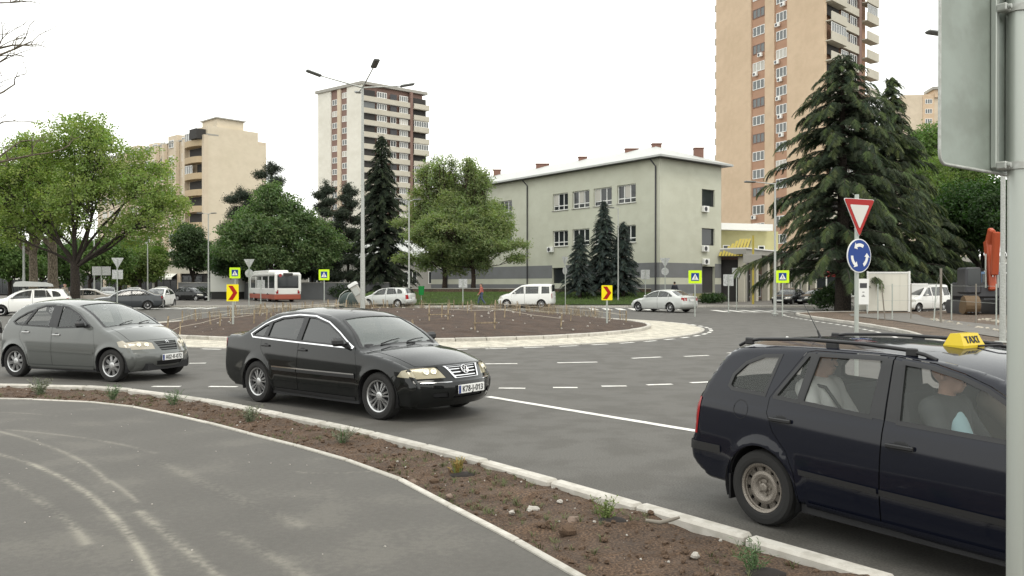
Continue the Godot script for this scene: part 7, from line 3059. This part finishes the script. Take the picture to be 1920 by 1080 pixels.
func plant_tuft(seed_: int, stems: int, spread: float, h: float, narrow: bool) -> Mb:
	# several leaning stems, each with small leaves along it
	var r := RandomNumberGenerator.new()
	r.seed = seed_
	var mb := Mb.new()
	for i in stems:
		var a := r.randf() * TAU
		var d := Vector3(cos(a), 0, sin(a))
		var b := d * spread * .22 * r.randf()
		var l := h * r.randf_range(.45, 1.1)
		var tip := b + Vector3(0, l, 0) + d * spread * r.randf_range(.1, .55)
		mb.tube([b, b.lerp(tip, .5) + Vector3(0, l * .1, 0), tip], [.003, .0025, .001], 3, false)
		for k in 9:
			var u := .2 + .8 * k / 8.0
			var p := b.lerp(tip, u) + Vector3(0, l * .1 * sin(u * PI), 0)
			var q := Vector3(r.randfn(), r.randf_range(-.1, 1.2), r.randfn()).normalized() * h * r.randf_range(.10, .2) * (1.5 if narrow else 1.0)
			var s := q.cross(Vector3(r.randfn(), r.randfn(), r.randfn())).normalized() * h * (.018 if narrow else .035)
			mb.tri(p, p + q * .5 + s, p + q)
			mb.tri(p, p + q, p + q * .5 - s)
	return mb


func build_strip() -> void:
	var leafs := {"grey": mat("leaf_grey_green", .145, .155, .10, .8), "green": mat("leaf_fresh", .07, .125, .045, .7), "lime": mat("leaf_lime", .13, .175, .045, .7), "amber": mat("leaf_amber", .28, .19, .045, .7)}
	var list := [[Vector2(-7.389, 13.025), "grey", "grey green tuft nearest the left edge in the planted strip", .24, 1.3], [Vector2(-5.972, 12.422), "green", "bright green tuft in the strip below the grey hatchback's front wheel", .21, 1.1], [Vector2(-4.833, 11.873), "green", "bright green tuft in the strip left of the black saloon", .20, 1.2], [Vector2(-3.280, 10.400), "grey", "grey green tuft in the strip below the black saloon's rear wheel", .19, 1.3], [Vector2(-1.848, 9.065), "grey", "sprawling grey green tuft in the strip below the black saloon's door", .16, 1.9], [Vector2(-0.496, 7.516), "amber", "small amber and lime plant on the dark patch of the strip", .15, 1.0], [Vector2(0.672, 6.057), "lime", "lime green feathery plant beside brown stones in the strip", .17, 1.0], [Vector2(1.446, 4.969), "green", "dark green bushy plant at the bottom of the strip below the taxi", .18, 1.0]]
	for i in list.size():
		var q: Array = list[i]
		var o := thing("small_plant", q[2], "plant", Vector3(q[0].x, .09, -q[0].y), 0, "young plants in the roadside strip")
		var h: float = q[3]
		part(o, "leaves", plant_tuft(40 + i, 26, h * q[4], h, q[1] == "green"), leafs[q[1]])
		if q[1] == "amber":
			part(o, "young_leaves", blade_tuft(60 + i, 60, h * .5, h * 1.08, .006, .3), leafs.lime)
		if q[1] == "grey":
			part(o, "stems", blade_tuft(60 + i, 40, h * .6, h * 1.15, .003, .25), leafs.green)
		if i >= 5:
			var rt := Mb.new()
			rt.ellipsoid(Vector3(.06, .0, .03), Vector3(.13, .035, .09), 5, 10)
			part(o, "root_ball", rt, M.peat)
	# stones one can pick out
	var sl := [[Vector2(0.162, 6.313), .038, "stone_pale", "white stone lying alone in the middle of the strip"], [Vector2(1.159, 5.241), .028, "stone_pale", "small white stone near the bottom of the strip"], [Vector2(-0.851, 7.174), .032, "stone_brown", "pinkish stone against the path edging"], [Vector2(0.451, 6.016), .045, "stone_brown", "brown stone left of the lime green plant"], [Vector2(-0.507, 6.708), .028, "stone_brown", "reddish stone by the path edging, lower than the pinkish one"], [Vector2(0.388, 5.758), .055, "soil_clod", "large dark clod below the brown stone"], [Vector2(-1.135, 7.869), .04, "soil_clod", "grey brown clod in the upper part of the strip"], [Vector2(-0.672, 7.232), .04, "soil_clod", "flat clod near the amber plant"], [Vector2(0.000, 6.240), .022, "stone_pale", "small pale chip left of the white stone"], [Vector2(0.378, 6.544), .022, "stone_pale", "pale pebble up and right of the white stone"]]
	for i in sl.size():
		var q: Array = sl[i]
		var clod: bool = q[2] == "soil_clod"
		var o := solo("soil_clod" if clod else "stone", stone_mesh(20 + i), M[q[2]], q[3], "clod" if clod else "stone", Vector3(q[0].x, .105, -q[0].y))
		o.scale = Vector3(q[1] * 1.3, q[1] * .75, q[1])
		o.rotation.y = i * 1.3
	var sk := thing("broken_stick", "bent broken stick lying near the lime green plant", "stick", Vector3(1.049, 0.13, -5.885))
	var sm := Mb.new()
	sm.tube([Vector3(-.1, .01, -.02), Vector3(.0, .0, .0), Vector3(.05, .015, .01), Vector3(.14, .03, -.02)], [.012, .016, .015, .01], 7)
	part(sk, "wood", sm, M.stake_grey)
	# clods, pebbles and weeds over the strip
	var nk := near_kerb()
	var pe := path_edge()
	var l1 := nk.get_baked_length()
	var l2 := pe.get_baked_length()
	var r := RandomNumberGenerator.new()
	r.seed = 55
	var f := FastNoiseLite.new()
	f.seed = 4
	f.frequency = 1.6
	f.fractal_octaves = 5
	var clods := []
	var pebs := []
	var weeds := []
	for i in 5200:
		var u := r.randf()
		var a := nk.sample_baked(u * l1)
		var b := pe.sample_baked(u * l2)
		var p := a.lerp(b, r.randf_range(.07, .95))
		var y := .085 + .055 * f.get_noise_2d(p.x, p.y) + .012 * f.get_noise_2d(p.x * 7, p.y * 7)
		var s := .005 + .022 * pow(r.randf(), 3.0)
		var basis := Basis.from_euler(Vector3(r.randf() * 6, r.randf() * 6, r.randf() * 6)).scaled(Vector3(s, s * .8, s))
		var t := Transform3D(basis, Vector3(p.x, y + s * .3, -p.y))
		if i % 14 == 0:
			t.basis = t.basis.scaled(Vector3.ONE * .55)
			pebs.append(t)
		elif i % 9 in [1, 2, 3]:
			if f.get_noise_2d(p.x * .4, p.y * .4 + 50) > -.05:
				weeds.append(Transform3D(Basis(Vector3.UP, r.randf() * 6).scaled(Vector3.ONE * r.randf_range(.5, 1.2)), Vector3(p.x, y - .005, -p.y)))
		else:
			clods.append(t)
	tag(scatter(self, numbered("soil_clods"), stone_mesh(2, .4), M.soil_clod, clods), "crumbled earth lying over the planted strip", "earth", "", "stuff")
	tag(scatter(self, numbered("pebbles"), stone_mesh(1), M.stone_pale, pebs), "pale pebbles scattered through the planted strip", "pebbles", "", "stuff")
	tag(scatter(self, numbered("weeds"), blade_tuft(3, 9, .06, .045, .003, .8), mat("weed_leaf", .09, .105, .04, .8), weeds), "tiny weeds sprouting in the planted strip", "weeds", "", "stuff")
	# chips of stone on the path
	var chips := []
	for i in 70:
		var d := r.randf_range(4.9, 11.5)
		var x := r.randf_range(-.62 * d, 0.2)
		var e := pe.get_closest_point(Vector2(x, d))
		if e.y < d + .25 or e.x < x:
			continue
		var s := r.randf_range(.003, .009)
		chips.append(Transform3D(Basis(Vector3.UP, r.randf() * 6).scaled(Vector3(s, s * .6, s)), Vector3(x, .122, -d)))
	tag(scatter(self, numbered("stone_chips"), stone_mesh(1), M.stone_pale, chips), "tiny pale stone chips on the asphalt path", "gravel", "", "stuff")


# ---------------------------------------------------------------- people
# bones: [a, b, radius at a, radius at b]; meshed as surface nets over the smooth union of tapered capsules
func flesh(bones: Array, cell: float, k := .035) -> Mb:
	var grid := {}
	var step := cell
	# visit only the cells near each bone
	for b: Array in bones:
		var ra: float = maxf(b[2], b[3]) + k + cell * 1.5
		var lo: Vector3 = (b[0].min(b[1]) - Vector3.ONE * ra) / step
		var hi: Vector3 = (b[0].max(b[1]) + Vector3.ONE * ra) / step
		for x in range(floori(lo.x), ceili(hi.x) + 1):
			for y in range(floori(lo.y), ceili(hi.y) + 1):
				for z in range(floori(lo.z), ceili(hi.z) + 1):
					var key := Vector3i(x, y, z)
					var p := Vector3(x, y, z) * step
					var ab: Vector3 = b[1] - b[0]
					var t := clampf((p - b[0]).dot(ab) / maxf(1e-9, ab.length_squared()), 0, 1)
					var d: float = (p - b[0] - ab * t).length() - lerpf(b[2], b[3], t)
					if grid.has(key):
						var e: float = grid[key]
						var h := maxf(k - absf(d - e), 0.0) / k
						grid[key] = minf(d, e) - h * h * k * .25
					else:
						grid[key] = d
	var vert := {}
	var corners := [Vector3i(0, 0, 0), Vector3i(1, 0, 0), Vector3i(0, 1, 0), Vector3i(1, 1, 0), Vector3i(0, 0, 1), Vector3i(1, 0, 1), Vector3i(0, 1, 1), Vector3i(1, 1, 1)]
	var edges := [[0, 1], [2, 3], [4, 5], [6, 7], [0, 2], [1, 3], [4, 6], [5, 7], [0, 4], [1, 5], [2, 6], [3, 7]]
	for key: Vector3i in grid:
		var v := []
		var ok := true
		var neg := 0
		for c: Vector3i in corners:
			var e = grid.get(key + c)
			if e == null:
				ok = false
				break
			v.append(e)
			if e < 0:
				neg += 1
		if not ok or neg == 0 or neg == 8:
			continue
		var s := Vector3.ZERO
		var n := 0
		for e: Array in edges:
			var a: float = v[e[0]]
			var b: float = v[e[1]]
			if (a < 0) != (b < 0):
				s += Vector3(corners[e[0]]).lerp(Vector3(corners[e[1]]), a / (a - b))
				n += 1
		var g := Vector3(v[1] + v[3] + v[5] + v[7] - v[0] - v[2] - v[4] - v[6], v[2] + v[3] + v[6] + v[7] - v[0] - v[1] - v[4] - v[5], v[4] + v[5] + v[6] + v[7] - v[0] - v[1] - v[2] - v[3])
		vert[key] = [(Vector3(key) + s / n) * step, g.normalized()]
	var mb := Mb.new()
	var ax := [Vector3i(1, 0, 0), Vector3i(0, 1, 0), Vector3i(0, 0, 1)]
	for key: Vector3i in grid:
		var a: float = grid[key]
		for i in 3:
			var e = grid.get(key + ax[i])
			if e == null or (a < 0) == (e < 0):
				continue
			var u: Vector3i = ax[(i + 1) % 3]
			var w: Vector3i = ax[(i + 2) % 3]
			var q := [key - u - w, key - w, key, key - u]
			var have := true
			for c: Vector3i in q:
				have = have and vert.has(c)
			if not have:
				continue
			if e < 0:
				q.reverse()
			var p0: Array = vert[q[0]]
			var p1: Array = vert[q[1]]
			var p2: Array = vert[q[2]]
			var p3: Array = vert[q[3]]
			mb.quad_n(p0[0], p1[0], p2[0], p3[0], p0[1], p1[1], p2[1], p3[1])
	return mb


# x forwards, y up, z to the person's right
func figure(o: Node3D, J: Dictionary, look: Dictionary, cell: float) -> void:
	var body := []
	var top := []
	var low := []
	var pad := .013
	var chest: Vector3 = J.chest
	var pel: Vector3 = J.pelvis
	var mid := pel.lerp(chest, .5)
	body.append([pel, mid, .125, .115])
	body.append([mid, chest, .115, .13])
	top.append([pel + (chest - pel) * .08, mid, .135 + pad, .13 + pad])
	top.append([mid, chest, .13 + pad, .138 + pad])
	low.append([pel + Vector3(0, .03, -.05), pel + Vector3(0, .03, .05), .13 + pad, .13 + pad])
	for s: float in [-1.0, 1.0]:
		var w := Vector3(0, 0, s)
		var sh: Vector3 = chest + Vector3(0, .07, 0) + w * .155
		var el: Vector3 = J.elbow_r if s > 0 else J.elbow_l
		var ha: Vector3 = J.hand_r if s > 0 else J.hand_l
		body.append([chest + Vector3(0, .06, 0), sh, .08, .065])
		body.append([sh, el, .055, .042])
		body.append([el, ha, .042, .027])
		var fd := (ha - el).normalized()
		body.append([ha, ha + fd * .08, .032, .034])
		var side := fd.cross(Vector3.FORWARD).normalized()
		for i in 4:
			var fo := ha + fd * .08 + Vector3(0, 0, (i - 1.5) * .019)
			var k1: Vector3 = fo + fd * [.035, .042, .04, .03][i] + Vector3(.006, 0, 0)
			body.append([fo, k1, .009, .0085])
			body.append([k1, k1 + fd * .03 + Vector3(.018, 0, 0), .0085, .007])
		body.append([ha + fd * .02 + Vector3(.025, 0, 0), ha + fd * .07 + Vector3(.05, 0, 0), .012, .009])
		top.append([chest + Vector3(0, .06, 0), sh, .085 + pad, .068 + pad])
		top.append([sh, sh.lerp(el, look.get("sleeve", 1.0)), .058 + pad, .05 + pad])
		if look.get("long", true):
			top.append([el, el.lerp(ha, .92), .047 + pad, .036 + pad])
		var hip: Vector3 = pel + w * .09
		var kn: Vector3 = J.knee_r if s > 0 else J.knee_l
		var fo2: Vector3 = J.foot_r if s > 0 else J.foot_l
		body.append([hip, kn, .085, .055])
		body.append([kn, fo2 + Vector3(0, .08, 0), .055, .036])
		low.append([hip, kn, .09 + pad, .06 + pad])
		low.append([kn, fo2 + Vector3(0, .07, 0), .06 + pad, .05 + pad])
		var shoe := flesh([[fo2 + Vector3(-.04, .04, 0), fo2 + Vector3(.13, .03, 0), .045, .034]], cell)
		part(o, "shoe", shoe, M.black_trim)
	var head: Vector3 = J.head
	var fw: Vector3 = J.get("face", Vector3.RIGHT)
	var hd := [[chest + Vector3(0, .10, 0), head + Vector3(-.01, -.06, 0), .055, .052], [head + Vector3(0, .03, 0) - fw * .02, head + Vector3(0, .035, 0) + fw * .015, .092, .088], [head + Vector3(0, -.045, 0) + fw * .03, head + Vector3(0, -.075, 0) + fw * .05, .058, .04]]
	var rt := fw.cross(Vector3.UP)
	hd.append([head + fw * .095 + Vector3(0, .0, 0), head + fw * .115 + Vector3(0, -.025, 0), .010, .015])
	hd.append([head + fw * .085 + Vector3(0, .025, 0) - rt * .03, head + fw * .085 + Vector3(0, .025, 0) + rt * .03, .018, .018])
	hd.append([head + fw * .092 + Vector3(0, -.058, 0) - rt * .018, head + fw * .092 + Vector3(0, -.058, 0) + rt * .018, .010, .010])
	for s: float in [-1.0, 1.0]:
		hd.append([head + rt * s * .088 + Vector3(0, .02, 0), head + rt * s * .092 + Vector3(0, -.02, 0), .018, .012])
	var bm := flesh(body, cell)
	bm.add(flesh(hd, minf(cell, .011), .02))
	part(o, "body", bm, M.skin)
	part(o, "shirt" if look.get("shirt_name", "") == "" else look.shirt_name, flesh(top, cell), look.top)
	part(o, "trousers", flesh(low, cell), look.low)
	var hair := flesh([[head + Vector3(0, .065, 0) - fw * .035, head + Vector3(0, .075, 0) + fw * .03, .085, .07], [head + Vector3(0, .0, 0) - fw * .06, head + Vector3(0, .06, 0) - fw * .05, .06, .075]], minf(cell, .011), .02)
	part(o, "hair", hair, look.hair)
	for s: float in [-1.0, 1.0]:
		var ey := Mb.new()
		ey.ellipsoid(head + fw * .096 + Vector3(0, .012, 0) + rt * s * .031, Vector3.ONE * .011, 5, 8)
		part(o, "eye", ey, M.print_black)


func walking(h := 1.74, stride := .3) -> Dictionary:
	var k := h / 1.74
	return {"pelvis": Vector3(0, .93, 0) * k, "chest": Vector3(.02, 1.32, 0) * k, "head": Vector3(.05, 1.60, 0) * k, "elbow_r": Vector3(-.10, 1.12, .23) * k, "hand_r": Vector3(.06, .90, .24) * k, "elbow_l": Vector3(.06, 1.10, -.23) * k, "hand_l": Vector3(.22, .92, -.22) * k, "knee_r": Vector3(.20, .52, .09) * k, "foot_r": Vector3(stride, .03, .09) * k, "knee_l": Vector3(-.03, .50, -.09) * k, "foot_l": Vector3(-stride, .05, -.09) * k}


func build_people() -> void:
	var hair := mat("hair_dark", .02, .015, .012, .7)
	var grey := mat("hair_grey", .18, .17, .16, .7)
	var white := mat("shirt_white", .62, .64, .60, .85)
	var cyan := mat("shirt_cyan", .40, .60, .62, .85)
	var dark := mat("cloth_dark", .02, .022, .028, .9)
	var red := mat("cloth_red", .34, .10, .08, .9)
	var denim := mat("cloth_denim", .06, .08, .13, .9)
	var khaki := mat("cloth_khaki", .22, .19, .15, .9)
	var o := thing("person", "person in a pinkish red top walking left on the lawn edge", "person", Vector3(-2.430, 0.12, -66.500), PI)
	figure(o, walking(1.70), {"top": red, "low": denim, "hair": hair, "long": true}, .022)
	o = thing("person", "person in dark clothes standing behind the silver saloon", "person", Vector3(13.490, 0.25, -69.000), PI * .5)
	figure(o, walking(1.75, .05), {"top": dark, "low": dark, "hair": hair}, .025)
	o = thing("person", "person in brown and dark clothes between the trunks at left", "person", Vector3(-30.656, 0.1, -57.000), -.4)
	figure(o, walking(1.74, .1), {"top": khaki, "low": dark, "hair": hair}, .025)
	# passengers of the taxi, seated inside it
	var sit := func(x: float, z: float, y: float) -> Dictionary:
		var b := Vector3(x, y, z)
		return {"pelvis": b, "chest": b + Vector3(-.10, .40, 0), "head": b + Vector3(-.07, .685, 0), "elbow_r": b + Vector3(.06, .18, .24), "hand_r": b + Vector3(.30, .14, .16), "elbow_l": b + Vector3(.06, .18, -.24), "hand_l": b + Vector3(.30, .14, -.14), "knee_r": b + Vector3(.42, .08, .12), "foot_r": b + Vector3(.50, -.22, .12), "knee_l": b + Vector3(.42, .08, -.12), "foot_l": b + Vector3(.50, -.22, -.12)}
	o = thing("person", "passenger in a white shirt on the taxi's rear seat", "person", Vector3(2.53, 0, -6.70), -deg_to_rad(56))
	figure(o, sit.call(.30, .36, .56), {"top": white, "low": dark, "hair": grey}, .014)
	o = thing("person", "driver in dark clothes at the taxi's steering wheel, on the far seat", "person", Vector3(2.53, 0, -6.70), -deg_to_rad(56))
	var J: Dictionary = sit.call(1.27, -.37, .53)
	J.hand_l = Vector3(1.72, .93, -.50)
	J.hand_r = Vector3(1.72, .93, -.26)
	J.elbow_l = Vector3(1.44, .78, -.60)
	J.elbow_r = Vector3(1.44, .78, -.16)
	figure(o, J, {"top": khaki, "low": dark, "hair": hair}, .014)
	o = thing("person", "front passenger with pale blue shirt front in an open dark jacket, inside the taxi", "person", Vector3(2.53, 0, -6.70), -deg_to_rad(56))
	J = sit.call(1.27, .37, .53)
	figure(o, J, {"top": mat("cloth_grey", .05, .055, .053, .9), "low": dark, "hair": hair, "shirt_name": "jacket"}, .014)
	part(o, "shirt_front", flesh([[J.chest + Vector3(.07, .02, .03), J.chest + Vector3(.13, -.20, .06), .075, .115]], .014), cyan)
	var bl := thing("seat_belt", "black seat belt running across the rear passenger's shirt", "belt", Vector3(2.53, 0, -6.70), -deg_to_rad(56))
	var bm := Mb.new()
	bm.tube([Vector3(.06, 1.12, .60), Vector3(.32, 1.05, .46), Vector3(.46, .80, .36), Vector3(.48, .62, .2)], [.014, .014, .014, .014], 5)
	part(bl, "strap", bm, M.black_trim)
